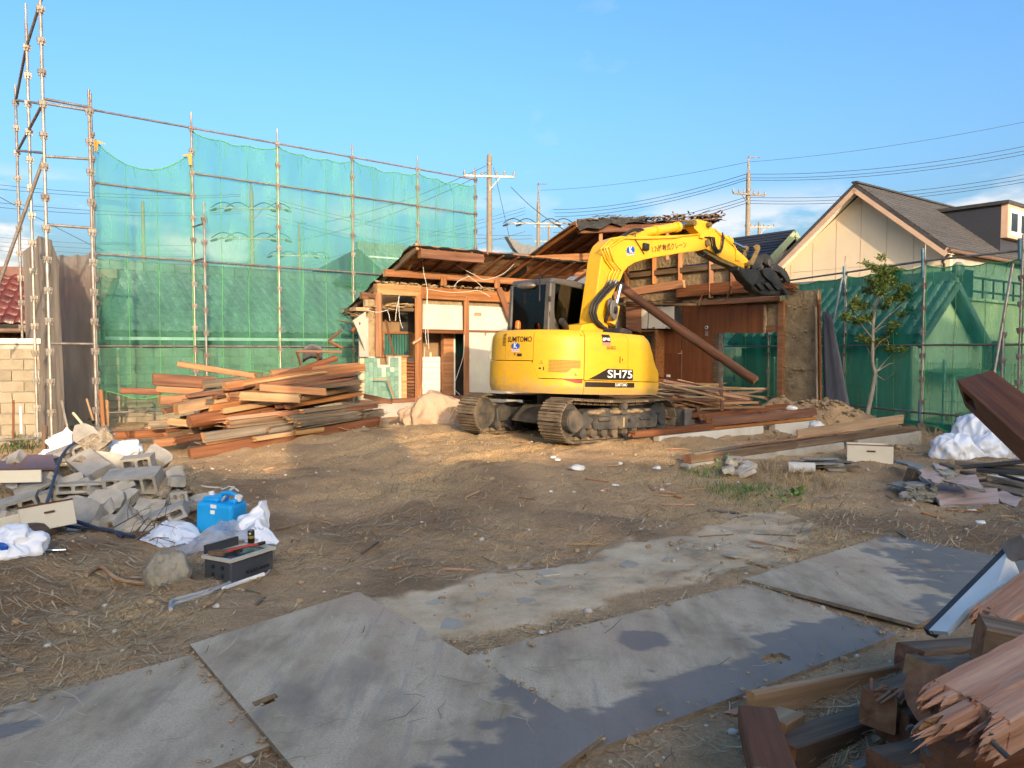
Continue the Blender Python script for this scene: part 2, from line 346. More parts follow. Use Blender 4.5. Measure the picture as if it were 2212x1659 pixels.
# ------------------------------------------------------------------ houses round the lot
tile_grey = nmat('tile_grey', [(.10, .105, .11), (.19, .195, .20)], 6, .5, .1, rand=.2, spec=.4)
tile_red = nmat('tile_red', [(.055, .012, .009), (.11, .027, .018)], 6, .38, .08, rand=.2, spec=.5)
slate_dark = nmat('slate_dark', [(.018, .02, .03), (.04, .043, .055)], 4, .6, .1, rand=.15, stretch=(1, 8, 8))
shingle = nmat('shingle', [(.055, .054, .055), (.09, .088, .088)], 5, .75, .3, 40, rand=.12)
cream = nmat('siding_cream', [(.60, .50, .36), (.66, .56, .41)], 1.2, .8, .06, 60, dirt=((.47, .38, .27), .2, .8))
cream2 = nmat('siding_tan', [(.44, .38, .24), (.50, .44, .29)], 1.2, .8, .06, 60)
trim_pink = nmat('trim_pink', [(.45, .30, .21), (.53, .37, .27)], 3, .6)
trim_green = nmat('trim_green', [(.25, .30, .16), (.33, .38, .22)], 3, .6)
trim_dark = nmat('trim_dark', [(.03, .03, .032), (.06, .058, .056)], 4, .5)
wall_grey = nmat('wall_grey', [(.30, .28, .25), (.40, .37, .33)], 2, .85, .1, 30, dirt=((.18, .15, .12), .35, 1.2))
block_c = nmat('block_concrete', [(.22, .185, .135), (.32, .275, .205)], 5, .9, .4, 40, rand=.14, dirt=((.16, .13, .10), .4, 1.7))
glass_d = nmat('glass_dark', [(.012, .016, .018)], 1, .08, spec=.7)
white_p = nmat('white_paint', [(.68, .66, .60), (.78, .76, .70)], 4, .5, dirt=((.42, .38, .30), .2, 3))
gutter = nmat('gutter_brown', [(.10, .06, .04), (.16, .10, .07)], 4, .5)
def tile_mesh(nm, w, l, h, n=6):
    mb = MB(); vs = []
    for k in range(2):
        for j, y in enumerate((0, l)):
            for i in range(n + 1):
                x = w * i / n; z = h * (.5 + .5 * math.sin(2 * math.pi * i / n - .6)) + (-.02 if k else 0) - (.03 * (y / l)) + .035
                vs.append((x, y, z))
    m = n + 1; fs = []
    for i in range(n):
        fs += [(i, m + i, m + i + 1, i + 1)[::-1], (2 * m + i, 3 * m + i, 3 * m + i + 1, 2 * m + i + 1), (m + i, 3 * m + i, 3 * m + i + 1, m + i + 1)[::-1]]
    fs += [(0, m, 3 * m, 2 * m), (n, 2 * m + n, 3 * m + n, m + n)]
    mb.add(vs, fs, 0, True); return mb
def roof_tiles(parent, o, a, dn, na, nd, tw, tl, mat, th=.045, first=0, limit=300, seen=None):
    """a runs along the eave, dn down the slope; tiles nearest the seen point become parts, the rest one part"""
    o = Vector(o); a = Vector(a).normalized(); dn = Vector(dn).normalized(); n = a.cross(dn).normalized()
    if n.z < 0: n = -n
    mb = tile_mesh('roof_tile', tw, tl * 1.12, th); me = mb.mesh('roof_tile', mat)
    cells = []
    for j in range(nd):
        for i in range(na):
            p = o + a * (i * tw) + dn * (j * tl); cells.append(((p - seen).length if seen else i + j, p, i, j))
    cells.sort(key=lambda c: c[0]); rest = MB()
    for q, (_, p, i, j) in enumerate(cells):
        M = frame(a, dn, n, p) @ Matrix.Rotation(rnd.uniform(-.012, .012), 4, 'Z') @ Matrix.Translation((0, 0, rnd.uniform(0, .006)))
        if q < limit: mk('roof_tile', me, None, parent, M)
        else: rest.add([M @ Vector(v) for v in mb.v], mb.f, 0, True)
    if rest.v: tag(rest.wobj('roof_tiles', mat, parent), kind='stuff')
def quad(parent, name, mat, pts, th=.05, down=None):
    pts = [Vector(p) for p in pts]; n = (pts[1] - pts[0]).cross(pts[2] - pts[0]).normalized()
    if (down and n.dot(Vector(down)) < 0): n = -n
    k = len(pts); mb = MB(); lo = [p - n * th for p in pts]
    fs = [tuple(range(k)), tuple(range(2 * k - 1, k - 1, -1))] + [((i + 1) % k, i, k + i, k + (i + 1) % k) for i in range(k)]
    if (pts[1] - pts[0]).cross(pts[2] - pts[0]).dot(n) < 0: fs = [f[::-1] for f in fs]
    mb.add(pts + lo, fs); return mb.wobj(name, mat, parent)
def window(parent, c, ax, w, h, nrm, mat=None, bars=0):
    """frame, pane and sill of a window; c = centre on the wall face"""
    c = Vector(c); ax = Vector(ax); nrm = Vector(nrm); M = frame(ax, nrm, Z, c) if ax.cross(nrm).z > 0 else frame(-ax, nrm, Z, c)
    f = MB(); t = .05
    f.box((-w / 2, -.02, -h / 2), (w / 2, .04, -h / 2 + t)).box((-w / 2, -.02, h / 2 - t), (w / 2, .04, h / 2)).box((-w / 2, -.02, -h / 2 + t), (-w / 2 + t, .04, h / 2 - t)).box((w / 2 - t, -.02, -h / 2 + t), (w / 2, .04, h / 2 - t)).box((-.02, -.02, -h / 2 + t), (.02, .035, h / 2 - t))
    wo = f.obj('window', mat or trim_dark, parent, M)
    MB().box((-w / 2 + t, -.015, -h / 2 + t), (-.021, .012, h / 2 - t)).obj('pane', glass_d, wo, M)
    MB().box((.021, -.015, -h / 2 + t), (w / 2 - t, .012, h / 2 - t)).obj('pane', glass_d, wo, M)
    return wo
# --- long low house with a grey tile roof behind the left net
r0 = P(120, 588, 20.4); zr_ = 3.88; r0.z = zr_; hl = thing('tiled_house', 'long low house with grey wavy roof tiles seen through the left green net', 'house', Matrix.Translation((r0.x, r0.y, 0)))
dn = (-V * 3.4 + Z * -1.78); Lr = 12.4
quad(hl, 'roof_deck', trim_dark, [r0, r0 + U * Lr, r0 + U * Lr + dn, r0 + dn], .12, (0, 0, 1))
quad(hl, 'roof_deck', trim_dark, [r0 + V * .05, r0 + U * Lr + V * .05, r0 + U * Lr + V * 3.2 - Z * 1.7, r0 + V * 3.2 - Z * 1.7], .12, (0, 0, 1))
roof_tiles(hl, r0 + Z * .03, U, dn, int(Lr / .27), int(dn.length / .27), .27, .27, tile_grey, seen=P(330, 660, 19))
for i in range(int(Lr / .42)):
    p = r0 + U * (i * .42 + .02); MB().prism([(-.16, -.03), (.16, -.03), (.12, .18), (0, .25), (-.12, .18)], 0, .40).obj('ridge_tile', tile_grey, hl, frame(V, U, Z, p + Z * .05))
e0 = r0 + dn
wl0 = e0 + V * .6; MB().box((0, 0, 0), (Lr - .4, 3.0, 2.35)).obj('wall', wall_grey, hl, frame(U, V, Z, Vector((wl0.x, wl0.y, 0)) + U * .2))
MB().beam(e0 + V * .1 - Z * .12, e0 + V * .1 + U * Lr - Z * .12, .1, .1).wobj('gutter', white_p, hl)
for k in (2.2, 6.0, 9.6): window(hl, Vector((wl0.x, wl0.y, 1.55)) + U * k - V * .0, U, 1.6, 1.0, -V, white_p)
# --- second house with a peaked tile roof behind it
pk = P(770, 537, 28); hb = thing('tiled_house', 'house with tall dark tiled gable roof behind the net and the half wrecked house', 'house', Matrix.Translation((pk.x, pk.y, 0)))
dn2 = (-V * 2.9 - Z * 1.5)
quad(hb, 'roof_deck', trim_dark, [pk, pk + U * 7, pk + U * 7 + dn2, pk + dn2 - U * 2.0], .12, (0, 0, 1))
quad(hb, 'roof_deck', trim_dark, [pk, pk + dn2 - U * 2.0, pk + V * 3 - Z * 1.5 - U * 2.0], .12, (0, 0, 1))
roof_tiles(hb, pk + Z * .03, U, dn2, 24, 11, .29, .29, tile_grey, limit=120, seen=P(830, 570, 27))
MB().beam(pk + Z * .14, pk + U * 7 + Z * .14, .22, .22).wobj('ridge_tile', tile_grey, hb)
MB().beam(pk + dn2 * .33 + Z * .12, pk + U * 7 + dn2 * .33 + Z * .12, .10, .05).wobj('snow_rail', white_p, hb)
b0 = pk + dn2 * .85; MB().box((0, 0, 0), (6.6, 4.6, b0.z - .1)).obj('wall', wall_grey, hb, frame(U, V, Z, (b0.x, b0.y, 0)))
# --- red tile house at the left edge
r1 = P(-190, 592, 17.6); hr = thing('tiled_house', 'house with glossy dark red roof tiles at the left edge behind the scaffold', 'house', Matrix.Translation((r1.x, r1.y, 0)))
e1 = P(-190, 702, 16.0); ua = Vector((.97, .24, 0)).normalized(); va = Vector((-.24, .97, 0)); d3 = -va * 1.65 + Z * (e1.z - r1.z)
quad(hr, 'roof_deck', trim_dark, [r1, r1 + ua * 4.3, r1 + ua * 4.3 + d3, r1 + d3], .1, (0, 0, 1))
roof_tiles(hr, r1 + ua * .7 + Z * .03, ua, d3, 13, 8, .27, .25, tile_red, .055)
MB().beam(r1 + Z * .1, r1 + ua * 4.3 + Z * .1, .24, .22).wobj('ridge_tile', tile_red, hr)
MB().tube([r1 + d3 - va * .05 - Z * .1, r1 + d3 + ua * 4.3 - va * .05 - Z * .1], .055, 8).wobj('gutter', gutter, hr)
q0 = r1 + d3 + va * .5; MB().box((0, 0, 0), (4.1, 1.2, q0.z - .05)).obj('wall', wood_dark, hr, frame(ua, va, Z, (q0.x, q0.y, 0)))
for i in range(14): MB().box((0, -.03, 0), (.025, .02, .42)).obj('slat', wood_red, hr, frame(ua, va, Z, Vector((q0.x, q0.y, q0.z - .55)) + ua * (2.2 + i * .13)))
# --- cream gable house on the right
ap = P(1845, 395, 27.0); hg = thing('gable_house', 'cream house with steep grey shingle gable roof and dormer behind the right net', 'house', Matrix.Translation((ap.x, ap.y, 0)))
HW = 3.1; sl_ = .82; LR = 9.0
eL = ap + V * HW - Z * HW * sl_; eR = ap - V * HW - Z * HW * sl_
bk = U * .55                                        # gable wall stands back under the rake
zw = -.3
gp = [ap + bk - Z * .28, ap + bk - V * (HW - .12) - Z * (HW * sl_ + .05), Vector(), Vector(), ap + bk + V * (HW - .12) - Z * (HW * sl_ + .05)]
gp[2] = Vector((gp[1].x, gp[1].y, zw)); gp[3] = Vector((gp[4].x, gp[4].y, zw))
quad(hg, 'gable_wall', cream, gp, .15, -U)
for k in range(-3, 4):
    zt = ap.z - .34 - abs(k * .91) * sl_; p = ap + bk + V * k * .91 - U * .004
    MB().box((-.006, -.006, zw), (.006, .004, zt)).obj('siding_joint', trim_pink, hg, frame(V, U, Z, (p.x, p.y, 0)))
zj = P(1900, 568, 26.2).z; MB().box((-HW + .3, -.006, -.006), (HW - .3, .004, .006)).obj('siding_joint', trim_pink, hg, frame(V, U, Z, ap.xy.to_3d() + bk - U * .004 + Z * zj))
for s, e in ((1, eL), (-1, eR)):
    d = (e - ap); dl = d.normalized(); nrm = U.cross(d).normalized(); nrm = nrm if nrm.z > 0 else -nrm
    quad(hg, 'roof_slope', shingle, [ap, ap + U * LR, e + U * LR, e], .12, (0, 0, 1))
    MB().beam(ap + U * .03 - Z * .18, e + U * .03 - Z * .18, .06, .26, up=nrm).wobj('bargeboard', trim_pink, hg)
    quad(hg, 'soffit', white_p, [ap + U * .07 - Z * .2, ap + bk - U * .01 - Z * .2, e + bk - U * .01 - Z * .2, e + U * .07 - Z * .2], .02, (0, 0, -1))
    if s < 0:                                        # shingle courses on the slope in view
        nc = 22
        for j in range(nc):
            a0 = ap + d * (j / nc) + nrm * .012; a1 = ap + d * ((j + 1) / nc) + nrm * .03
            for q in range(6):
                b0_, b1_ = q * LR / 6 + .004, (q + 1) * LR / 6 - .004
                mb = MB(); mb.add([a0 + U * b0_, a0 + U * b1_, a1 + U * b1_, a1 + U * b0_, a1 + U * b0_ - nrm * .03, a1 + U * b1_ - nrm * .03], [(0, 1, 2, 3)[::-1], (3, 2, 5, 4)[::-1]]); mb.wobj('shingle', shingle, hg)
    MB().tube([e - Z * .1 - V * s * -.06, e - Z * .1 + U * LR - V * s * -.06], .06, 8).wobj('gutter', gutter, hg)
MB().beam(ap + Z * .03, ap + U * LR + Z * .03, .2, .06).wobj('ridge_cap', trim_dark, hg)
MB().tube([eR + U * .3 - Z * .14, eR + U * .3 + V * .25 - Z * .4, eR + U * .55 + V * .3 - Z * .5, Vector((eR.x, eR.y, 0)) + U * .5 + V * .3], .04, 8).wobj('downpipe', trim_dark, hg)
sw = eR + V * .25 + U * .6; MB().box((0, 0, zw), (LR - 1, .15, eR.z - .1)).obj('side_wall', wall_grey, hg, frame(U, V, Z, (sw.x, sw.y, 0)))
window(hg, Vector((sw.x, sw.y, eR.z - 1.1)) + U * 1.5 - V * .0, U, 1.0, 1.1, -V)
# dormer
t0 = 6.1; dz = -.15
dm = ap + U * t0 - V * .15 + Z * dz; dw = 2.3
ftop = ap + U * 6.0 - V * 2.75 - Z * .85
d_ = tag(MB().box((0, 0, 0), (2.2, 2.6, 2.2)).obj('dormer', slate_dark, hg, frame(U, V, Z, ap + U * 5.2 - V * 2.75 - Z * 2.75)))
fc = ap + U * 5.2 - V * 2.75
MB().box((-.12, -.28, 0), (2.35, 2.9, .12)).obj('dormer_roof', trim_dark, d_, frame(U, V, Z, fc - Z * .55))
MB().box((.0, -.22, -1.2), (2.2, -.004, 0)).obj('dormer_front', trim_pink, d_, frame(U, V, Z, fc - Z * .55))
MB().box((.15, -.24, -1.1), (2.05, -.225, -.14)).obj('dormer_panel', white_p, d_, frame(U, V, Z, fc - Z * .55))
for k in (.55, 1.5): MB().box((-.28, -.262, -.95), (.28, -.243, -.3)).obj('dormer_pane', glass_d, d_, frame(U, V, Z, fc - Z * .55 + U * k))
# lower wing with balcony, right edge
bq = PL(2105, 700, (eR.x + .6, eR.y - .9), U); wg = P(2095, 640, 21.5)
MB().box((0, 0, -.3), (4.6, 3.4, 3.05)).obj('wing_wall', cream2, hg, frame(U, V, Z, (wg.x, wg.y, 0)))
MB().box((-.1, -.1, 3.06), (4.7, 1.4, 3.14)).obj('balcony_floor', cream2, hg, frame(U, V, Z, (wg.x, wg.y, 0)))
for k in range(7): MB().box((-.02, -.06, 3.15), (.02, -.02, 3.68)).obj('balcony_post', trim_dark, hg, frame(U, V, Z, Vector((wg.x, wg.y, 0)) + U * (k * .75)))
for z in (3.3, 3.68): MB().box((0, -.07, z), (4.6, -.01, z + .05)).obj('balcony_rail', trim_dark, hg, frame(U, V, Z, (wg.x, wg.y, 0)))
window(hg, Vector((wg.x, wg.y, 1.4)) + U * 1.7, U, 1.5, 1.1, -V)
# --- navy roof house with green bargeboards
an = P(1716, 496, 33); hn = thing('gable_house', 'grey house with navy slate roof and green bargeboards behind the excavator arm', 'house', Matrix.Translation((an.x, an.y, 0)))
fL = an - U * 3.3 - Z * 2.3; fR = an + U * 3.3 - Z * 2.3; LB = 7.5
quad(hn, 'roof_slope', trim_dark, [an, an + V * LB, fL + V * LB, fL], .12, (0, 0, 1)); quad(hn, 'roof_slope', trim_dark, [an, an + V * LB, fR + V * LB, fR], .12, (0, 0, 1))
dd = fL - an; nn = V.cross(dd).normalized(); nn = nn if nn.z > 0 else -nn
for j in range(16):
    a0 = an + dd * (j / 16) + nn * .01; a1 = an + dd * ((j + 1) / 16) + nn * .045
    MB().add([a0, a0 + V * LB, a1 + V * LB, a1, a1 - nn * .04, a1 + V * LB - nn * .04], [(0, 1, 2, 3), (3, 2, 5, 4)]).wobj('slate_course', slate_dark, hn)
for e in (fL, fR): MB().beam(an - V * .02 - Z * .2, e - V * .02 - Z * .2, .06, .3, up=nn).wobj('bargeboard', trim_green, hn)
g1 = an + V * .7 - Z * .3; quad(hn, 'gable_wall', wall_grey, [g1, g1 - U * 3 - Z * 2.1, Vector((*(g1 - U * 3).xy, 0)), Vector((*(g1 + U * 3).xy, 0)), g1 + U * 3 - Z * 2.1], .15, -V)
# --- small tiled house close behind the right net
at = P(2068, 607, 20.2); ht = thing('tiled_house', 'low tiled house with cream gable end seen through the right green net', 'house', Matrix.Translation((at.x, at.y, 0)))
HWt = 2.15; st_ = .74; LT = 5.6
gL = at - U * HWt - Z * HWt * st_; gR = at + U * HWt - Z * HWt * st_
for e in (gL, gR): quad(ht, 'roof_deck', trim_dark, [at, at + V * LT, e + V * LT, e], .1, (0, 0, 1))
roof_tiles(ht, gL + (at - gL) + Z * .03, V, gL - at, int(LT / .28), int((gL - at).length / .27), .28, .27, tile_grey, .06, seen=P(1950, 680, 19))
MB().beam(at + Z * .14, at + V * LT + Z * .14, .24, .26).wobj('ridge_tile', tile_grey, ht)
MB().sphere(at + Z * .3 - V * .02, .17, sc=(1, .6, 1.2)).wobj('ridge_ornament', tile_grey, ht)
for e in (gL, gR): MB().beam(at - V * .02 - Z * .1, e - V * .02 - Z * .1, .08, .18, up=(at - e).cross(V)).wobj('bargeboard', tile_grey, ht)
g2 = at + V * .35 - Z * .15; quad(ht, 'gable_wall', cream, [g2, g2 - U * 1.75 - Z * 1.3, Vector((*(g2 - U * 1.75).xy, -.2)), Vector((*(g2 + U * 1.75).xy, -.2)), g2 + U * 1.75 - Z * 1.3], .12, -V)
w2 = g2 - U * 1.75; MB().box((0, 0, -.2), (.12, LT - .6, 1.75)).obj('side_wall', wall_grey, ht, frame(U, V, Z, (w2.x, w2.y, 0)))
cp0 = g2 - U * 1.3 - V * .9; MB().box((0, 0, 0), (3.0, .85, .04), Matrix.Rotation(.12, 4, 'X')).obj('porch_roof', trim_green, ht, frame(U, V, Z, (cp0.x, cp0.y, 1.05)))
for k in (.1, 1.5, 2.9): MB().box((-.04, -.04, -.2), (.04, .04, 1.04)).obj('porch_post', white_p, ht, frame(U, V, Z, Vector((cp0.x, cp0.y, 0)) + U * k + V * .1))
# --- grey temple-like roof end between the wrecked roofs
pt = P(1106, 535, 34); hp = thing('tiled_house', 'far grey roof with upturned ridge end between the two wrecked roofs', 'house', Matrix.Translation((pt.x, pt.y, 0)))
MB().prism([(0, 0), (-.35, .45), (.5, .18), (4, .05), (6, .05), (6, -.25), (.3, -.25)], -.12, .12).obj('ridge_tile', tile_grey, hp, frame(U, V, Z, pt))
for s in (-1, 1): quad(hp, 'roof_slope', tile_grey, [pt - Z * .2, pt + U * 6 - Z * .2, pt + U * 7 + V * s * 3 - Z * 1.8, pt - U * 1 + V * s * 3 - Z * 1.8], .1, (0, 0, 1))
MB().box((0, -2.4, 0), (5.6, 2.4, pt.z - 1.6)).obj('wall', wall_grey, hp, frame(U, V, Z, (pt.x, pt.y, 0)))
# --- unseen house, plus added wall and block, shaped to shade the near lot
def behind(name, label, x0, x1, y0, y1, eave, ridge):
    h = thing(name, label, 'house', Matrix.Translation(((x0 + x1) / 2, y1, 0)))
    MB().box((x0, y0, 0), (x1, y1, eave)).wobj('wall', cream, h)
    if ridge > eave:
        ym = (y0 + y1) / 2
        quad(h, 'roof_slope', tile_grey, [(x0 - .01, ym, ridge), (x1 + .01, ym, ridge), (x1 + .01, y1 + .5, eave - .1), (x0 - .01, y1 + .5, eave - .1)], .14, (0, 0, 1))
        quad(h, 'roof_slope', tile_grey, [(x0 - .01, ym, ridge), (x1 + .01, ym, ridge), (x1 + .01, y0 - .5, eave - .1), (x0 - .01, y0 - .5, eave - .1)], .14, (0, 0, 1))
    MB().box((x0 + 1, y1, .1), (x0 + 1.9, y1 + .05, 2.1)).wobj('door', wood_dark, h)
    n = int((x1 - x0) / 3)
    for i in range(1, n):
        window(h, (x0 + i * 3 + .8, y1, 1.5), (1, 0, 0), 1.6, 1.1, (0, 1, 0), white_p)
        if eave > 4.5: window(h, (x0 + i * 3 + .8, y1, 4.2), (1, 0, 0), 1.6, 1.1, (0, 1, 0), white_p)
SH = (-9.0)
def sx_at(x, d): return x + math.tan(SUN_AZ) * (d - SH)           # sight line to the sun, back to the row of shade casters
def sh_at(z, d): return z + math.tan(SUN_EL) / math.cos(SUN_AZ) * (d - SH)
XB = sx_at(-3.2, 12.5); XM = XB + 1.25; XC = sx_at(3.2, 17.0)
HA, HB, HC = sh_at(.30, 9.0), sh_at(1.7, 12.5), sh_at(2.9, 19.0)
bw = thing('shade_wall', 'plain unseen wall added behind the photographer for its shade', 'wall', Matrix.Translation((-8, SH, 0)))  # added out of view; height set by where its shade has to end
MB().box((-26, SH - .15, 0), (XB - .02, SH, HA)).wobj('wall_panel', wall_grey, bw)
MB().box((XM + .02, SH - .15, 0), (XC - .02, SH, sh_at(.15, 10.5))).wobj('wall_panel', wall_grey, bw)
shd = thing('shade_block', 'narrow unseen block added behind the photographer for its shade', 'shade caster', Matrix.Translation((XB, SH, 0))); MB().box((XB, SH - 1.5, 0), (XM, SH, HB)).wobj('wall', cream, shd); MB().box((XB - .0, SH - 1.55, HB + .003), (XM + .0, SH + .02, HB + .06)).wobj('roof', tile_grey, shd); MB().box((XB + .25, SH + .002, .05), (XM - .25, SH + .03, 1.9)).wobj('door', wood_dark, shd)  # added out of view to cast the band of shade on the timber pile
behind('cream_house', 'two storey cream house behind the photographer on the right', XC, XC + 16, SH - 8, SH, HC, HC)

# ------------------------------------------------------------------ poles and lines
pole_c = nmat('pole_concrete', [(.17, .145, .115), (.22, .19, .15)], 3, .85, .15, 20, dirt=((.2, .16, .12), .25, 1.2))
insul = nmat('insulator_white', [(.20, .185, .17)], 3, .35, spec=.5)
rubber = nmat('black_rubber', [(.012, .012, .014), (.025, .025, .028)], 6, .6)
wire_m = nmat('wire_dark', [(.045, .05, .06)], 6, .6)
def upole(label, px, py, d, rt, arms=(), steps=True, spike=0.0):
    p = P(px, py, d); t = thing('utility_pole', label, 'utility pole', Matrix.Translation((p.x, p.y, 0)), 'utility poles beyond the lot')
    o = Vector((p.x, p.y, 0)); h = p.z
    MB().tube([o, o + Z * h * .5, o + Z * (h - .12), o + Z * h], [rt * 1.45, rt * 1.2, rt, rt * .72], 14).wobj('shaft', pole_c, t)
    for k in range(3): MB().tube([o + Z * (h - .5 - k * .55), o + Z * (h - .42 - k * .55)], rt * 1.1, 12).wobj('band', galv_dull, t)
    if spike: 
        for s in (-1, 1): MB().tube([o + Z * h + Vector((s * rt * .8, 0, -.6)), o + Z * (h + spike * .6) + Vector((s * .03, 0, 0)), o + Z * (h + spike)], .035, 6).wobj('mast', galv_dull, t)
        MB().tube([o + Z * (h + spike - .05) - Vector((.15, 0, 0)), o + Z * (h + spike - .05) + Vector((.7, 0, 0))], .03, 6).wobj('mast_arm', galv_dull, t)
    if steps:
        for k in range(8):
            s = -1 if k % 2 else 1; MB().tube([o + Z * (h - 1.6 - k * .45) + Vector((s * rt, 0, 0)), o + Z * (h - 1.6 - k * .45) + Vector((s * (rt + .14), 0, 0))], .014, 5).wobj('step_bolt', galv_dull, t)
    for (dz, half, kind, ang) in arms:
        a = Vector((math.cos(ang), math.sin(ang), 0)); c = o + Z * (h - dz) + Vector((0, -rt * 1.3, 0))
        arm = MB().beam(c - a * half, c + a * half, .09, .09).wobj('crossarm', galv_dull, t)
        MB().beam(c + a * half * .45 - Z * .02, o + Z * (h - dz - half * .55) - Vector((0, rt, 0)), .04, .04).wobj('strut', galv_dull, t)
        for k in ((-1, -.62, -.3, .3, .62, 1) if kind == 'pin' else (-1, -.45, .45, 1)):
            q = c + a * half * k
            if kind == 'pin': MB().tube([q + Z * .04, q + Z * .1, q + Z * .13, q + Z * .24], [.03, .07, .05, .04], 8).wobj('insulator', insul, t)
            else:
                b_ = a * (1 if k > 0 else -1); MB().tube([q + Z * .02, q + b_ * .25 + Z * .02, q + b_ * .5 - Z * .05], [.05, .08, .06], 7).wobj('insulator', insul, t)
                MB().tube([q + b_ * .5 - Z * .05, q + b_ * .62 - Z * .1, q + b_ * .95 - Z * .2], [.07, .10, .06], 7).wobj('dead_end_cover', rubber, t)
                pts = [q + b_ * (.9 - 1.6 * u) + Z * (.0 + .38 * math.sin(math.pi * u)) for u in [i / 8 for i in range(9)]]
                MB().tube(pts, .035, 5).wobj('jumper', rubber, t)
    return t
PA = dict
upole('tall thick concrete utility pole behind the wrecked roof with one crossarm', 1057, 333, 36, .115, [(1.05, 1.15, 'pin', R(8))])
upole('distant utility pole with two tiers of black insulators right of the thick pole', 1163, 437, 62, .13, [(1.7, 1.9, 'dead', R(0)), (4.6, 1.9, 'dead', R(0))], False, 1.5)
upole('utility pole with pin insulator arms left of the cream gable house', 1617, 372, 45, .125, [(1.3, 1.1, 'pin', R(200)), (4.5, 1.1, 'pin', R(200))], False, .9)
upole('utility pole with two spread crossarms seen through the green net', 543, 412, 52, .125, [(1.2, 1.7, 'dead', R(5)), (3.2, 1.7, 'dead', R(5)), (5.2, .9, 'pin', R(5))], True, .6)
upole('bare utility pole seen through the first net panel', 308, 435, 50, .10, [(4.8, .4, 'pin', R(5))], False)
upole('thin utility pole with wide arms low in the third net panel', 646, 500, 70, .11, [(2.2, 1.8, 'dead', R(10)), (4.6, 1.8, 'dead', R(10))], False, .8)
upole('small transformer pole far behind the navy roof', 1640, 480, 60, .10, [(.4, 1.1, 'pin', R(0))], False)
upole('faint distant utility pole just right of the two tier pole', 1186, 478, 85, .11, [(.6, 1.6, 'pin', R(0)), (2.2, 1.6, 'pin', R(0))], False)
def wire(a, b, sag=.3, r=.012, lab='power line'):
    a, b = Vector(a), Vector(b); pts = []
    for i in range(15):
        u = i / 14; pts.append(a.lerp(b, u) - Z * (4 * sag * u * (1 - u)))
    o = MB().tube(pts, r, 5).wobj('power_line', wire_m); tag(o, lab, 'cable', 'overhead lines')
WN = ('top', 'middle', 'bottom', 'lowest'); L1 = 'thin dark power line running to the right edge above the gable house'
for y0, y1, dz in ((453, 376, 0), (460, 384, 1), (468, 389, 2)):
    wire(P(1195 + dz * 2, y0, 62), P(1612, y1, 45), .5, .016, 'upper tier power line between the two far poles, %s of three' % WN[dz])
    wire(P(1612, y1, 45), P(2300, (298, 308, 316)[dz], 38), .5, .014, 'upper tier power line running to the right edge, %s of three' % WN[dz])
for y0, y1, dz in ((502, 426, 0), (510, 433, 1), (517, 439, 2)):
    wire(P(1195 + dz * 2, y0, 62), P(1612, y1, 45), .5, .016, 'lower tier power line between the two far poles, %s of three' % WN[dz])
    wire(P(1612, y1, 45), P(2300, (361, 370, 377)[dz], 38), .5, .014, 'lower tier power line running to the right edge, %s of three' % WN[dz])
wire(P(1168, 411, 62), P(1616, 350, 45), .3, .011, 'faint topmost wire between the two far poles'); wire(P(1616, 350, 45), P(2300, 245, 38), .3, .010, 'faint topmost wire rising to the right edge of the sky')
for k, (y0, y1) in enumerate(((394, 420), (404, 424), (433, 457), (444, 461))):
    wire(P(-80, y0 - 4, 40), P(520, y1, 52), .35, .014, 'dark power line crossing behind the left scaffold, %s one' % ('topmost', 'second', 'third', 'lowest')[k])
wire(P(-60, 392, 30), P(480, 640, 55), .5, .012, 'slack cable falling to the right behind the left scaffold')
for k, (y0, y1) in enumerate(((425, 508), (432, 516), (462, 545), (470, 553))):
    wire(P(575, y0, 52), P(1150, y1, 62), .8, .014, 'power line seen through the green net, %s one' % ('topmost', 'second', 'third', 'lowest')[k])
for k, (y0, y1) in enumerate(((620, 448), (628, 455), (655, 462), (668, 500))):
    wire(P(560, y0 - 30, 60), P(1135, y1, 62), .2, .014, 'power line rising to the two tier pole, %s one' % ('topmost', 'second', 'third', 'lowest')[k])
wire(P(1050, 358, 36), P(700, 480, 40), .3, .012, 'cable leaving the thick pole to the left'); wire(P(1050, 372, 36), P(640, 520, 44), .4, .012, 'second cable leaving the thick pole to the left')
wire(P(1066, 362, 36), P(1108, 545, 36), .02, .014, 'steep guy wire beside the thick pole'); wire(P(1104, 404, 36), P(1225, 500, 30), .15, .014, 'cable falling from the crossarm end behind the wrecked roof')
for k in range(4): wire(P(-80, 505 + k * 9, 60), P(420, 530 + k * 12, 70), .3, .012, 'low faint cable in front of the clouds at left, %s one' % ('topmost', 'second', 'third', 'lowest')[k])
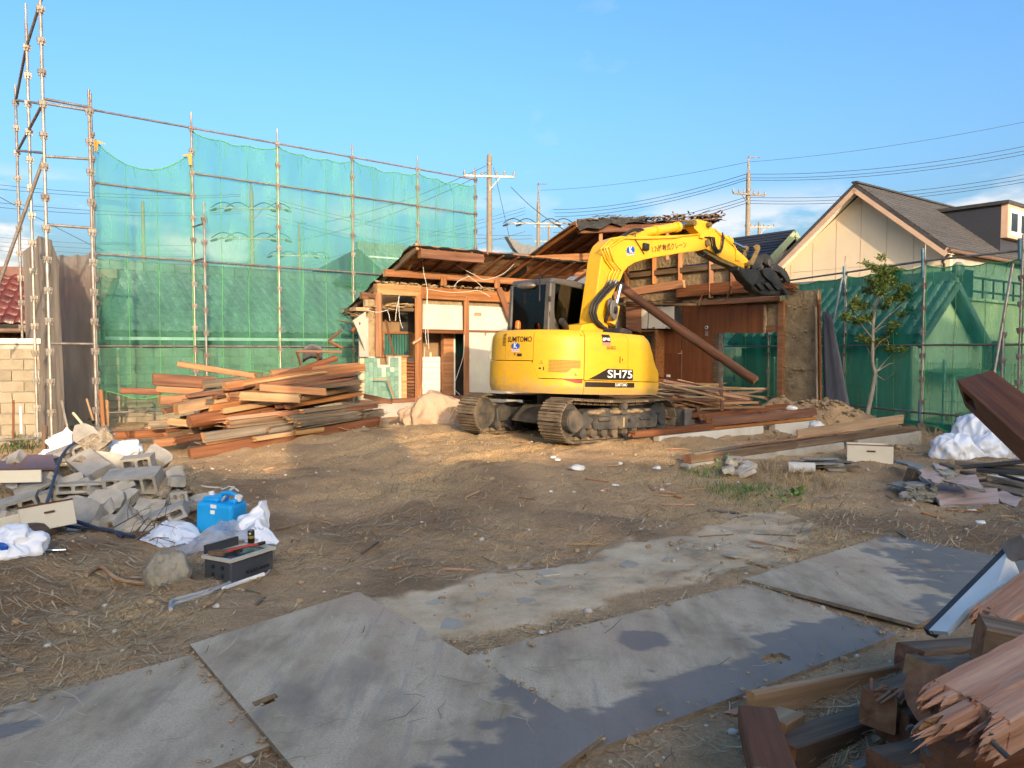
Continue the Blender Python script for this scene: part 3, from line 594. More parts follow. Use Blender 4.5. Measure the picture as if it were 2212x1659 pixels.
# ------------------------------------------------------------------ scaffolds and nets
def net_mat(name, c, fac, tint, rough=.9, fold=.12, soil=None):
    m = bpy.data.materials.new(name); m.use_nodes = True; t = m.node_tree; t.nodes.clear(); L = t.links.new
    o = N(t, 'ShaderNodeOutputMaterial'); tr = N(t, 'ShaderNodeBsdfTransparent'); tr.inputs[0].default_value = (*tint, 1)
    d = N(t, 'ShaderNodeBsdfDiffuse'); tl = N(t, 'ShaderNodeBsdfTranslucent'); mx = N(t, 'ShaderNodeMixShader'); mx.inputs[0].default_value = .35
    tc = N(t, 'ShaderNodeTexCoord'); n = N(t, 'ShaderNodeTexNoise'); mp = N(t, 'ShaderNodeMapping'); mp.inputs['Scale'].default_value = (1.6, 1.6, .35)
    L(tc.outputs['Object'], mp.inputs[0]); L(mp.outputs[0], n.inputs[0]); n.inputs['Scale'].default_value = 2.0; n.inputs['Detail'].default_value = 6
    cr = ramp(t, [(.3, tuple(x * .8 for x in c)), (.7, tuple(min(1, x * 1.2) for x in c))]); L(n.outputs[0], cr.inputs[0])
    L(cr.outputs[0], d.inputs[0]); L(cr.outputs[0], tl.inputs[0])
    L(d.outputs[0], mx.inputs[1]); L(tl.outputs[0], mx.inputs[2])
    fr = N(t, 'ShaderNodeMapRange'); fr.inputs[1].default_value = .3; fr.inputs[2].default_value = .7; fr.inputs[3].default_value = fac - fold; fr.inputs[4].default_value = fac + fold; L(n.outputs[0], fr.inputs[0])
    # threads hide more when the net is seen at a slant
    lw = N(t, 'ShaderNodeLayerWeight'); lw.inputs[0].default_value = .3; ad = N(t, 'ShaderNodeMath', operation='MULTIPLY_ADD'); ad.inputs[1].default_value = .35; ad.use_clamp = True
    L(lw.outputs['Facing'], ad.inputs[0]); L(fr.outputs[0], ad.inputs[2])
    m2 = N(t, 'ShaderNodeMixShader'); L(ad.outputs[0], m2.inputs[0]); L(tr.outputs[0], m2.inputs[1]); L(mx.outputs[0], m2.inputs[2]); L(m2.outputs[0], o.inputs[0])
    return m
net_g = net_mat('net_green', (.12, .35, .24), .40, (.66, .88, .84))
net_r = net_mat('net_green_shaded', (.025, .24, .16), .60, (.42, .80, .68))  # denser net; shade on the right side is put into its darker colour
net_grey = net_mat('sheet_grey', (.22, .19, .165), .86, (.8, .78, .75), fold=.06)
net_edge = nmat('net_edge', [(.05, .26, .08), (.12, .36, .10)], 8, .8)
cord_y = nmat('net_corner', [(.45, .26, .05)], 8, .8)
coup = MB()
for a in range(4):
    M = Matrix.Rotation(a * math.pi / 2, 4, 'Z'); coup.box((.02, -.022, -.03), (.058, .022, .03), M); coup.box((.03, -.012, -.075), (.05, .012, -.03), M)
coup.tube([(0, 0, -.03), (0, 0, .03)], .033, 8)
coup_me = coup.mesh('coupler', galv); coup_d = coup.mesh('coupler_dull', galv_dull)
def post(par, p, z0, z1, dull=False, pitch=.475, top=.33, r=.0243, zc=None, mat=None):
    o = Vector((p.x, p.y, 0)); mt = mat or (galv_dull if dull else galv)
    q = MB().tube([o + Z * z0, o + Z * (z1 - top), o + Z * (z1 - top + .01), o + Z * z1], [r, r, r * .78, r * .78], 10).wobj('post', mt, par)
    z = (zc if zc is not None else z1 - top - .06); ang = rnd.uniform(0, .2)
    while z > z0 + .1:
        mk('coupler', coup_d if dull else coup_me, None, q, Matrix.Translation((o.x, o.y, z)) @ Matrix.Rotation(UA + ang, 4, 'Z')); z -= pitch
    return q
def rail(par, a, b, name='ledger', mat=galv_dull, r=.0215): return MB().tube([a, b], r, 8).wobj(name, mat, par)
def net(label, group, a, b, ztop, zbot, mat, nu=28, nv=26, sag=.1, amp=.05, seed=0, edge=True, scal=3, ties=True):
    """a, b posts; ztop/zbot = (left,right) heights"""
    a = Vector((a.x, a.y, 0)); b = Vector((b.x, b.y, 0)); ax = (b - a); nr = Vector((-ax.y, ax.x, 0)).normalized(); mb = MB(); vs = []
    for j in range(nv + 1):
        v = j / nv
        for i in range(nu + 1):
            u = i / nu; zt = ztop[0] + (ztop[1] - ztop[0]) * u - sag * 4 * u * (1 - u) - .05 * abs(math.sin(math.pi * u * scal)); zb = zbot[0] + (zbot[1] - zbot[0]) * u + .06 * math.sin(9 * u + seed)
            z = zt + (zb - zt) * v
            off = amp * (math.sin(math.pi * u) * (.6 + nz(u * 2 + seed, z * .35, seed, 1.5, 3)) + .35 * nz(u * 9, z * .6, seed * 3.1, 1, 2))
            vs.append(a + ax * (.012 + .976 * u) + nr * (off + .035) + Z * z)
    m = nu + 1; mb.add(vs, [(j * m + i, j * m + i + 1, (j + 1) * m + i + 1, (j + 1) * m + i) for j in range(nv) for i in range(nu)], 0, True)
    o = mb.wobj('safety_net', mat); tag(o, label, 'net', group)
    if edge:
        MB().tube([v + nr * -.004 for v in vs[:m]], .012, 5).wobj('hem', net_edge, o); MB().tube(vs[::m], .010, 5).wobj('hem', net_edge, o); MB().tube(vs[nu::m], .010, 5).wobj('hem', net_edge, o)
        MB().tube(vs[nv * m:], .010, 5).wobj('hem', net_edge, o)
        for su in (.34, .67): MB().tube([v - nr * .006 for v in vs[int(nu * su)::m]], .006, 4).wobj('seam', net_edge, o)
        if ties:
            for k in range(6):
                p = vs[int((k + .5) / 6 * nu)]; L_ = rnd.uniform(.12, .38); q = rnd.uniform(-.05, .05)
                MB().tube([p, p - nr * .03 - Z * L_ * .4 + ax.normalized() * q, p - nr * .02 - Z * L_ + ax.normalized() * q * 2], .006, 4).wobj('tie_cord', net_edge, o)
                p = vs[nv * m + int((k + .5) / 6 * nu)]; MB().tube([p, p - nr * .02 - Z * .12, p - Z * .22 + ax.normalized() * q], .005, 4).wobj('tie_cord', net_edge, o)
    return o
A = P(209, 755, 15.5); B = P(1028, 755, 21.8)
sc = thing('scaffold', 'long steel pipe scaffold carrying the green nets on the left', 'scaffold', Matrix.Translation((A.x, A.y, 0)))
LP = [A.lerp(B, k / 5) for k in range(6)]
ZL = 6.46
for k, p in enumerate(LP): post(sc, p, .0, ZL + .33, dull=(k in (0, 5)), zc=ZL)
for k in range(5):
    a, b = LP[k].copy(), LP[k + 1].copy()
    for z in (ZL, 5.03 if k == 0 else 5.50, 3.62, 1.77) + ((.41,) if k < 2 else ()):
        a.z = b.z = z; rail(sc, a + Z * .0, b)
fwd = -V * .62
xp = LP[1] + fwd + U * .05; post(sc, xp, .05, 1.7 + (755 - 437) * 16.2 / 1661, dull=True, top=.3)
for z in (3.62, 4.35, 1.77): a = Vector((LP[1].x, LP[1].y, z)); b = Vector((xp.x, xp.y, z)); rail(sc, a, b, 'bracket')
# near tower at the left edge
T1 = P(107, 755, 12.0); T2 = P(76, 755, 13.4); T3 = P(49, 755, 14.9); T0 = P(205, 755, 12.4)
tw = thing('scaffold', 'tall bare scaffold tower with diagonal braces at the left edge', 'scaffold', Matrix.Translation((T1.x, T1.y, 0)))
zt = lambda y, d: 1.7 + (HZ - y) * d / FPX
post(tw, T1, .0, zt(-40, 12.0), zc=zt(231, 12.0) + 4 * .475); post(tw, T2, .0, zt(24, 13.4), zc=zt(231, 13.4) + 2 * .475); post(tw, T3, 0, zt(193, 14.9), dull=True, zc=zt(229, 14.9)); post(tw, T0, 0, zt(203, 12.4), dull=True, zc=zt(247, 12.4))
Zt = lambda p, y, d: Vector((p.x, p.y, zt(y, d)))
for ya, yb in ((222, 240), (231, 247), (343, 349), (488, 495), (742, 743)): rail(tw, Zt(T1, ya, 12.0), Zt(T0, yb, 12.4))
rail(tw, Zt(T3, 225, 14.9), Zt(T1, 233, 12)); rail(tw, Zt(T3, 331, 14.9), Zt(T1, 336, 12)); rail(tw, Zt(T1, 945, 12), P(-60, 955, 12)); rail(tw, Zt(T1, 945, 12), P(250, 938, 12.3))
for ya, yb in ((228, 232 - 232), (334, 232)):
    rail(tw, Zt(T3, ya, 14.9), Zt(T2, ya - 118, 13.4) if ya == 228 else Zt(T1, yb, 12), 'brace', galv_dull, .024)
rail(tw, Zt(T2, 112, 13.4), P(95, -20, 12.4), 'brace', galv_dull, .024)
rail(tw, Zt(T1, 340, 11.9), P(-40, 720, 12.6), 'brace', galv_dull, .026)
# grey sheets
net('brown grey dust sheet hanging in folds behind the tower', 'grey dust sheets', P(50, 700, 14.4), P(129, 700, 13.2), (zt(545, 14.4), zt(575, 13.2)), (.05, .05), net_grey, sag=-.42, amp=.12, seed=3, edge=False, nu=44)
net('brown grey dust sheet stretched between the tower and the first net', 'grey dust sheets', P(108, 700, 15.0), LP[0] - U * .05, (zt(545, 15), zt(545, 15.5)), (.25, .3), net_grey, sag=.05, amp=.10, seed=5, edge=False)
nl = ['green net with a deeply sagging top edge, leftmost panel', 'second green net panel, the one with the far two armed pole behind it', 'third green net panel from the left', 'fourth green net panel from the left', 'last green net panel beside the thick utility pole']
zts = [(5.9, 5.92), (ZL - .06, ZL - .10), (ZL - .06, ZL - .10), (ZL - .06, ZL - .12), (ZL - .08, ZL - .14)]
zbs = [(.80, .62), (1.05, 1.2), (1.2, 1.1), (1.0, 1.0), (1.0, 1.0)]
for k in range(5): net(nl[k], 'green safety nets on the left scaffold', LP[k], LP[k + 1], zts[k], zbs[k], net_g, sag=.42 if k == 0 else .06, seed=k + 1, amp=.07, scal=1 if k == 0 else 3)
for p, q in ((Vector((LP[0].x, LP[0].y, 5.88)), U), (Vector((LP[1].x, LP[1].y, 5.9)), -U)):
    MB().prism([(0, 0), (.22, -.08), (.07, -.08), (.05, -.25), (0, -.25)], -.004, .004).obj('net_corner', cord_y, sc, frame(q, Z.cross(q), Z, p + q * .03 - V * .07))
# block wall behind the left net
wp = P(170, 900, 17.3); bwl = thing('block_wall', 'weathered concrete block wall behind the left scaffold', 'wall', Matrix.Translation((wp.x, wp.y, 0)))
MB().box((-2.0, 0, -.1), (11.5, .06, 1.74)).obj('mortar', wall_grey, bwl, frame(U, V, Z, (wp.x, wp.y, 0)))
bme = MB().box((.006, -.035, .006), (.394, .0, .194)).mesh('block', block_c); bev(bme, .006)
for j in range(9):
    for i in range(33):
        mk('block', bme, None, bwl, frame(U, V, Z, Vector((wp.x, wp.y, 0)) + U * (-2 + i * .4 + (.2 if j % 2 else 0)) + Z * (j * .2 - .08)))
b2 = P(-60, 840, 13.9); bw2 = thing('block_wall', 'yellowish concrete block wall at the left edge below the red roof', 'wall', Matrix.Translation((b2.x, b2.y, 0)))
MB().box((0, 0, -.1), (1.1, .06, 1.8)).obj('mortar', wall_grey, bw2, frame(ua, va, Z, (b2.x, b2.y, 0)))
for j in range(9):
    for i in range(3): mk('block', bme, None, bw2, frame(ua, va, Z, Vector((b2.x, b2.y, 0)) + ua * (i * .4 + (.2 if j % 2 else 0) - .15) + Z * (j * .2 - .08)))
MB().box((-.05, -.08, 1.81), (1.15, .12, 1.9)).obj('coping', white_p, bw2, frame(ua, va, Z, (b2.x, b2.y, 0)))
# right scaffold
RP = [P(1520, 755, 24.2), P(1660, 755, 20.9), P(1823, 755, 18.0), P(1993, 755, 15.65), P(2203, 755, 14.0), P(2420, 755, 12.6)]
sr = thing('scaffold', 'low steel pipe scaffold carrying the green nets on the right', 'scaffold', Matrix.Translation((RP[2].x, RP[2].y, 0)))
for k, p in enumerate(RP): post(sr, p, -.25, (3.85, 3.85, 3.87, 3.82, 3.78, 3.8)[k], zc=3.49, mat=None, top=.26)
for k in range(5):
    for z in (3.49, 1.79, .41): rail(sr, Vector((RP[k].x, RP[k].y, z)), Vector((RP[k + 1].x, RP[k + 1].y, z)))
MB().tube([P(1993, 537, 15.6), P(1993, 600, 15.6)], .03, 8).wobj('sleeve', steel_blue, sr); MB().tube([P(1823, 575, 17.95), P(1823, 625, 17.95)], .03, 8).wobj('sleeve', steel_blue, sr); MB().tube([P(2203, 515, 13.95), P(2203, 560, 13.95)], .032, 8).wobj('sleeve', steel_blue, sr); MB().tube([P(1987, 870, 15.6), P(1986, 910, 15.6)], .03, 8).wobj('sleeve', steel_blue, sr)
rail(sr, P(2188, 570, 13.9), P(2140, 850, 13.6), 'brace', galv, .026); rail(sr, P(1819, 600, 17.9), P(1796, 720, 17.4), 'brace', galv, .026)
post(sr, P(2166, 755, 13.75), -.25, 1.7 + (755 - 690) * 13.75 / 1661, dull=True, top=.2)
rl = ['green net panel visible through the torn doorway of the wreck', 'green net panel just right of the mud wall, partly behind the wreck', 'right green net panel behind the young tree with a dipping top edge', 'right green net panel in front of the cream gable end', 'rightmost green net panel at the picture edge']
for k in range(5): net(rl[k], 'green safety nets on the right scaffold', RP[k], RP[k + 1], ((3.42, 3.42), (3.42, 3.40), (3.40, 3.42), (3.40, 3.36), (3.38, 3.36))[k], (.12, .08), net_r, sag=(.02, .02, .03, .03, .05)[k], seed=11 + k, amp=.06)
# wire mesh fence on a low wall behind the right nets
fo = (RP[4] - RP[1]).normalized(); fn = Vector((-fo.y, fo.x, 0)); fn = fn if fn.x > 0 else -fn
F0 = RP[0] + fn * .55 - fo * 1.5; F1 = RP[5] + fn * .55; FL = (F1 - F0).length
mf = thing('mesh_fence', 'wire mesh fence on a low wall behind the right nets', 'fence', Matrix.Translation((F0.x, F0.y, 0)))
Mf = frame(fo, fn, Z, (F0.x, F0.y, 0))
MB().box((0, -.06, -.4), (FL, .06, .12)).obj('low_wall', wall_grey, mf, Mf)
wm_ = MB()
for i in range(int(FL / .07)): wm_.box((i * .07, -.004, .16), (i * .07 + .006, .004, 1.42))
for z in (.2, .4, .6, .8, 1.0, 1.2, 1.4): wm_.box((0, .004, z), (FL, .012, z + .008))
tag(wm_.obj('wire_mesh', trim_green, mf, Mf), kind='stuff')
for i in range(int(FL / 1.9)): MB().tube([(i * 1.9 + .4, .05, .1), (i * 1.9 + .4, .05, 1.5)], .03, 8).obj('fence_post', white_p, mf, Mf)
# ------------------------------------------------------------------ timber generator
def timber_mb(L, w, h, rag0=.0, rag1=.0, seed=0, seg=None, ch=.012, wav=.006, rnd_log=False, nlog=12):
    """a weathered beam along +X with chamfered arrises, wavering sides and splintered ends"""
    q = random.Random(seed); seg = seg or max(2, min(8, int(L / .5) + 1))
    if rnd_log: ring = [(w / 2 * math.cos(2 * math.pi * i / nlog) * q.uniform(.95, 1.04), h / 2 * math.sin(2 * math.pi * i / nlog) * q.uniform(.95, 1.04)) for i in range(nlog)]
    else:
        a, b = w / 2, h / 2; ring = [(a, -b + ch), (a, b - ch), (a - ch, b), (-a + ch, b), (-a, b - ch), (-a, -b + ch), (-a + ch, -b), (a - ch, -b)]
        if rag0 or rag1: ring = [(a, -b + ch), (a, 0), (a, b - ch), (a - ch, b), (0, b), (-a + ch, b), (-a, b - ch), (-a, 0), (-a, -b + ch), (-a + ch, -b), (0, -b), (a - ch, -b)]
    n = len(ring); mb = MB(); vs = []; bow = q.uniform(-.5, .5) * wav * L
    for s in range(seg + 1):
        u = s / seg
        for i, (y, z) in enumerate(ring):
            x = u * L
            if s == 0: x += q.uniform(0, rag0) if rag0 else q.uniform(-.004, .004)
            if s == seg: x -= q.uniform(0, rag1) if rag1 else q.uniform(-.004, .004)
            k = 1 + q.uniform(-1, 1) * wav * 2
            vs.append(Vector((x, y * k, z * k + bow * 4 * u * (1 - u) + q.uniform(-1, 1) * wav * .4)))
    fs = [(s * n + i, s * n + (i + 1) % n, (s + 1) * n + (i + 1) % n, (s + 1) * n + i) for s in range(seg) for i in range(n)]
    mb.add(vs, fs, 0, rnd_log)
    for e, rg, base in ((0, rag0, 0), (1, rag1, seg * n)):
        loop = [base + i for i in range(n)]; c = Vector((0, 0, 0))
        for i in loop: c += vs[i]
        c /= n; c.x += (rg * q.uniform(-.1, .25)) * (1 if e == 0 else -1)
        mid = [vs[i].lerp(c, .5) + Vector((q.uniform(-rg, rg) * .3, 0, 0)) for i in loop]
        m2 = mid + [c]; b0 = [vs[i] for i in loop]
        f = []
        for i in range(n):
            j = (i + 1) % n; f += [(i, n + i, n + j, j), (n + i, 2 * n, n + j)]
        if e: f = [x[::-1] for x in f]
        mb.add(b0 + m2, f, 1)
    if rag0 > .06 or rag1 > .06:                   # loose splinters standing off the torn ends
        for e, rg in ((0, rag0), (1, rag1)):
            if rg <= .06: continue
            for _ in range(5):
                y, z = q.uniform(-w, w) * .42, q.uniform(-h, h) * .42; x0 = rg * .9 if e == 0 else L - rg * .9; x1 = -rg * q.uniform(.1, .9) if e == 0 else L + rg * q.uniform(.1, .9)
                t_ = q.uniform(.004, .010); mb.add([(x0, y - t_, z - t_), (x0, y + t_, z - t_), (x0, y, z + t_), (x1, y + q.uniform(-.02, .02), z + q.uniform(-.02, .02))], [(0, 1, 3), (1, 2, 3), (2, 0, 3)], 0)
    return mb
end_grain = nmat('end_grain', [(.28, .13, .05), (.46, .26, .11)], 14, .85, .4, 40, rand=.25, dirt=((.12, .07, .035), .35, 6))
end_dark = nmat('end_grain_dark', [(.15, .06, .028), (.27, .12, .055)], 14, .85, .4, 40, rand=.25)
_ts = [100]
def timber(name, p0, p1, w, h, mat, parent=None, roll=0.0, rag=(0, 0), log=False, ch=.010, wav=.005, em=None, seg=None, label=None, cat=None, group=None):
    _ts[0] += 1; L = (Vector(p1) - Vector(p0)).length
    mb = timber_mb(L, w, h, rag[0], rag[1], _ts[0], seg, ch, wav, log)
    o = mk(name, mb.mesh(name, [mat, em or (end_dark if mat in (wood_red, wood_dark) else end_grain)]), None, parent, along(p0, p1, roll))
    if label: tag(o, label, cat or 'beam', group)
    return o
# ------------------------------------------------------------------ the half demolished house
F0 = Vector((-1.18, 18.5, 0)); W0 = Vector((6.26, 18.0, 0)); NF = -V; NW = -U
hs_ = thing('wrecked_house', 'half demolished wooden house with torn open mud walls behind the excavator', 'house', Matrix.Translation((1.5, 18.5, 0)))
def on_plane(p0, dr, x0, yt, x1, yb, inset=0.0):
    q = Vector((p0[0], p0[1], 0)); nrm = Vector((dr.y, -dr.x, 0)); nrm = nrm if nrm.y < 0 else -nrm
    a = PL(x0, yt, q, dr); b = PL(x0, yb, q, dr); c = PL(x1, yt, q, dr)
    s0 = (a - q).dot(dr); s1 = (c - q).dot(dr)
    return q, nrm, min(s0, s1), max(s0, s1), b.z, a.z
def pbox(name, plane, cf, x0, yt, x1, yb, mat, th=.05, off=0.0, parent=None, z0=None, z1=None, bevel=0.0):
    """a slab on a wall plane; off > 0 stands towards the camera"""
    p0, dr = plane; X0, YT = cf(x0, yt); X1, YB = cf(x1, yb)
    q, nrm, s0, s1, zb, zt_ = on_plane(p0, dr, X0, YT, X1, YB)
    zb = z0 if z0 is not None else zb; zt_ = z1 if z1 is not None else zt_
    M = frame(dr, -nrm, Z, q + nrm * off) if dr.cross(-nrm).z > 0 else frame(-dr, -nrm, Z, q + nrm * off)
    if dr.cross(-nrm).z <= 0: s0, s1 = -s1, -s0
    mb = MB().box((s0, 0, zb), (s1, th, zt_)); c = Vector(((s0 + s1) / 2, th / 2, (zb + zt_) / 2))
    mb.v = [tuple(Vector(v) - c) for v in mb.v]
    return mb.obj(name, mat, parent or hs_, M @ Matrix.Translation(c), bevel)
FP = (F0, U); WP = (W0, V)
c4 = crop(1300, 850, 2.2133); c8 = crop(2300, 1050, 2.5525); c3 = crop(2100, 750, 2.4578); c2 = crop(1280, 500, 1.728); c6 = crop(2560, 1300, 1.728)
def ft(name, a, b, w, h, mat, cf=c4, plane=FP, off=0.0, lvl=False, rag=(0, 0), **k):   # timber between two sighted points on a wall plane
    p0, dr = plane; nrm = Vector((dr.y, -dr.x, 0)); nrm = nrm if nrm.y < 0 else -nrm
    A_ = PL(*cf(*a), p0, dr) + nrm * off; B_ = PL(*cf(*b), p0, dr) + nrm * off
    if lvl: B_.z = A_.z
    return timber(name, A_, B_, w, h, mat, hs_, rag=rag, **k)
wall_in = nmat('wall_brown', [(.22, .14, .075), (.30, .20, .11)], 2, .9, .1, 30, dirt=((.15, .09, .05), .3, 1.5))
panel_w = nmat('panel_white', [(.66, .60, .50), (.72, .67, .57)], 2, .6, dirt=((.5, .42, .32), .3, 1.5))
tile_c = nmat('tile_celadon', [(.13, .24, .19), (.19, .31, .25)], 3, .3, rand=.14, spec=.5)
grout = nmat('grout', [(.40, .38, .32), (.50, .47, .40)], 6, .9)
# facade posts, beams, infill
ft('beam', (236, 518), (600, 518), .18, .24, wood_light, lvl=True, rag=(.02, .0)); ft('beam', (560, 545), (1700, 545), .15, .27, wood_orange, lvl=True)
for a, b, w_, mt in (((262, 552), (262, 1080), .14, wood_orange), ((592, 560), (592, 1455), .16, wood_orange), ((988, 585), (988, 1432), .13, wood_orange), ((801, 415), (801, 492), .14, wood_orange), ((1243, 445), (1243, 515), .14, wood_orange)):
    ft('post', a, b, w_, w_, mt, off=.03)
ft('brace', (1240, 515), (1338, 775), .05, .16, wood_red, off=.12)
for k, (x0, yt, x1, yb) in enumerate(((617, 572, 968, 642), (1008, 585, 1500, 658))): pbox('mud_infill', FP, c4, x0, yt, x1, yb, mud, .08, -.06)
for k, (x0, yt, x1, yb) in enumerate(((617, 641, 968, 852), (1008, 656, 1500, 858))): pbox('plaster_panel', FP, c4, x0, yt, x1, yb, plaster, .06, -.035)
dl = MB()
for k in range(170):
    X, Y = c4(rnd.uniform(240, 1600), 0); p = PL(X, 600, F0 - V * rnd.uniform(-.02, .1), U); p.z = PL(*c4(700, 497), F0, U).z + rnd.uniform(0, .05) - (.0 if rnd.random() < .8 else .03); dl.sphere(p, rnd.choice((.012, .02, .035)), 6, 4, sc=(1.5, 1, .7))
tag(dl.wobj('mud_crumbs', mud, hs_), kind='stuff')
pbox('lintel', FP, c4, 612, 850, 972, 882, wood_red, .08, .02); pbox('lintel', FP, c4, 1006, 857, 1500, 874, wood_red, .08, .0)
pbox('plaster_panel', FP, c4, 1010, 872, 1500, 1425, plaster, .06, -.03)
for x, y in ((1020, 1080), (1192, 1078)): pbox('socket', FP, c4, x - 10, y - 20, x + 12, y + 20, nmat('ivory', [(.62, .55, .36)], 3, .4), .015, -.012)
for x0, y0, x1, y1 in ((1066, 712, 1124, 742), (1150, 880, 1165, 905)): pbox('torn_paper', FP, c4, x0, y0, x1, y1, mud, .006, -.028)
# room behind the doorway
BP = (F0 + V * .9, U); CP = (F0 + V * .6, U)
pbox('inner_wall', BP, c4, 560, 700, 800, 1430, wall_in, .06); pbox('door', CP, c4, 612, 1082, 776, 1425, panel_w, .04)
for k in range(6): pbox('door_groove', CP, c4, 614, 1120 + k * 48, 774, 1123 + k * 48, wall_in, .008, .005)
pbox('socket', BP, c4, 688, 1045, 703, 1080, MATS['ivory'], .02, .01)
pbox('column', CP, c4, 782, 885, 866, 1400, wood_orange, .12, .12); pbox('door_frame', CP, c4, 866, 880, 882, 1400, white_p, .06, .10)
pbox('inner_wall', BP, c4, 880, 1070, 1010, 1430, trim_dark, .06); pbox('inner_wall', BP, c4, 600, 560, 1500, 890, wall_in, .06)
# bathroom side
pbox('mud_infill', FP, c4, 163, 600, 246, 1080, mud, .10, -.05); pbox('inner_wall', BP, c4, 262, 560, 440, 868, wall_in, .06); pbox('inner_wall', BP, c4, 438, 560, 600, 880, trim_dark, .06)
pbox('inner_wall', BP, c4, 180, 1072, 600, 1460, wall_in, .06); pbox('inner_wall', BP, c4, 525, 870, 600, 1080, wall_in, .06)
for x0, y0, x1, y1 in ((285, 868, 535, 888), (285, 1066, 535, 1084), (285, 888, 303, 1066), (517, 888, 535, 1066)): pbox('window_frame', BP, c4, x0, y0, x1, y1, wood_orange, .08, .06)
for k in range(9): pbox('window_bar', BP, c4, 322 + k * 22, 890, 327 + k * 22, 1066, trim_dark, .015, .02)
for k in range(4): pbox('window_bar', BP, c4, 890 + k * 15, 890, 893 + k * 15, 1070, trim_dark, .015, .02)
pbox('window_frame', BP, c4, 880, 880, 1010, 894, trim_dark, .08, .05)
# debris shelf hanging in the bathroom
dm_ = MB()
for k in range(60):
    X, Y = c4(rnd.uniform(165, 560), rnd.uniform(640, 690)); p = PL(X, Y, F0 + V * rnd.uniform(-.1, .5), U); d_ = U * rnd.uniform(.08, .3) + V * rnd.uniform(-.15, .15) + Z * rnd.uniform(-.03, .03)
    dm_.beam(p, p + d_, rnd.uniform(.01, .05), rnd.uniform(.008, .03))
tag(dm_.wobj('hanging_straw_and_lath', nmat('straw_mud', [(.20, .13, .06), (.34, .24, .12)], 9, .95, .5, 40), hs_), kind='stuff')
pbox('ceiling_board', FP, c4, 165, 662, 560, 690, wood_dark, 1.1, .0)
# celadon tile wall with a broken top
pbox('tile_backing', FP, c4, 112, 1150, 458, 1450, grout, .07, -.02)
pq, pn, ps0, ps1, pz0, pz1 = on_plane(F0, U, *c4(146, 1078), *c4(458, 1450))
ts_ = .107; nxt = int((ps1 - ps0) / ts_); nzt = int((pz1 - pz0) / ts_); tme = MB().box((.003, 0, .003), (ts_ - .003, .012, ts_ - .003)).mesh('wall_tile', tile_c)
pbox('tile_backing', FP, c4, 112, 1078, 280, 1152, grout, .07, -.02); pbox('tile_backing', FP, c4, 352, 1078, 458, 1152, grout, .07, -.02)
for i in range(nxt):
    for j in range(nzt):
        u = i / nxt
        if j > nzt - 3 - 3 * rnd.random() * (1 if .38 < u < .62 else 0) and .36 < u < .66: continue
        if rnd.random() < .015: continue
        mk('wall_tile', tme, None, hs_, frame(U, V, Z, pq + U * (ps0 + i * ts_) + NF * -.006 + Z * (pz0 + j * ts_) - V * .014))
pbox('edge_board', FP, c4, 458, 1088, 497, 1445, wood_light, .10, .0); pbox('edge_board', FP, c4, 112, 1085, 146, 1440, cream2, .08, .0)
for k in range(12): ft('lath', (498, 1125 + k * 27 + rnd.uniform(-4, 4)), (557, 1125 + k * 27 + rnd.uniform(-4, 4)), .03, .05 + rnd.uniform(0, .02), wood_red, off=.01)
pbox('lath_back', FP, c4, 495, 1090, 575, 1445, trim_dark, .03, -.04)
ft('loose_stick', (285, 775), (360, 1075), .04, .04, wood_red, off=.2); ft('loose_stick', (510, 970), (575, 925), .05, .06, wood_light, off=.2)
ft('loose_stick', (180, 1262), (295, 1268), .03, .03, wood_light, off=.25); ft('loose_stick', (285, 1265), (338, 1415), .03, .04, wood_light, off=.3)
# floor and foundation below the facade
pbox('floor_sill', FP, c4, 100, 1440, 1700, 1475, wood_red, .16, .05); pbox('foundation', FP, c4, 100, 1475, 1700, 1600, wall_grey, .2, .02, z0=-.1)
for a_, b_ in ((300, 517), (882, 1000)): pbox('window_pane', BP, c4, a_, 888, b_, 1068, nmat('pane_teal', [(.02, .10, .085), (.05, .19, .15)], 2, .12) if 'pane_teal' not in MATS else MATS['pane_teal'], .01, .0)
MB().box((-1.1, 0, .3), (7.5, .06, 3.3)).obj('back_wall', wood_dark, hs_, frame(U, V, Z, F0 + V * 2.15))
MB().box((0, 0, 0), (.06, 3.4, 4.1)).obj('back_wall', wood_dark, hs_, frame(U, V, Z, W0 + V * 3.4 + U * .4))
# back corner: facade wall runs on to the cupboard wall
pbox('inner_wall', (F0 + V * .3, U), lambda x, y: (x, y), 1180, 640, 1290, 880, wood_dark, .06)
# --- lower roof remnant
Fr = F0 - V * .9; rl_ = PL(903, 530, Fr, U); sl1 = .385
def r1(t, s, dz=0): return rl_ + U * t + V * s - Z * (sl1 * s) + Z * dz
LR1 = 5.1
for k in range(15):
    s0 = k * .205 + .01
    for a, b in ((rnd.uniform(-.1, .06), 1.9), (1.92, 3.8), (3.82, LR1)):
        p = [r1(a, s0), r1(b, s0), r1(b, s0 + .175), r1(a, s0 + .175)]; mb = MB(); n_ = Vector((0, 0, .018)); mb.add(p + [x + n_ for x in p], [(0, 1, 2, 3), (7, 6, 5, 4), (0, 4, 5, 1), (1, 5, 6, 2), (2, 6, 7, 3), (3, 7, 4, 0)]); mb.wobj('roof_board', wood_light if rnd.random() < .45 else wood_orange, hs_)
for k in range(13):
    t_ = .05 + k * .45; timber('rafter', r1(t_, -.02, -.04), r1(t_, 3.15 + rnd.uniform(-.1, .15), -.04), .055, .075, wood_red, hs_)
timber('rafter', r1(-.06, -.05, -.05), r1(-.06, 3.3, -.05), .07, .16, wood_grey, hs_)
timber('ridge_beam', r1(.05, .03, -.15), r1(1.75, .03, -.15), .14, .2, wood_red, hs_, rag=(.0, .05))
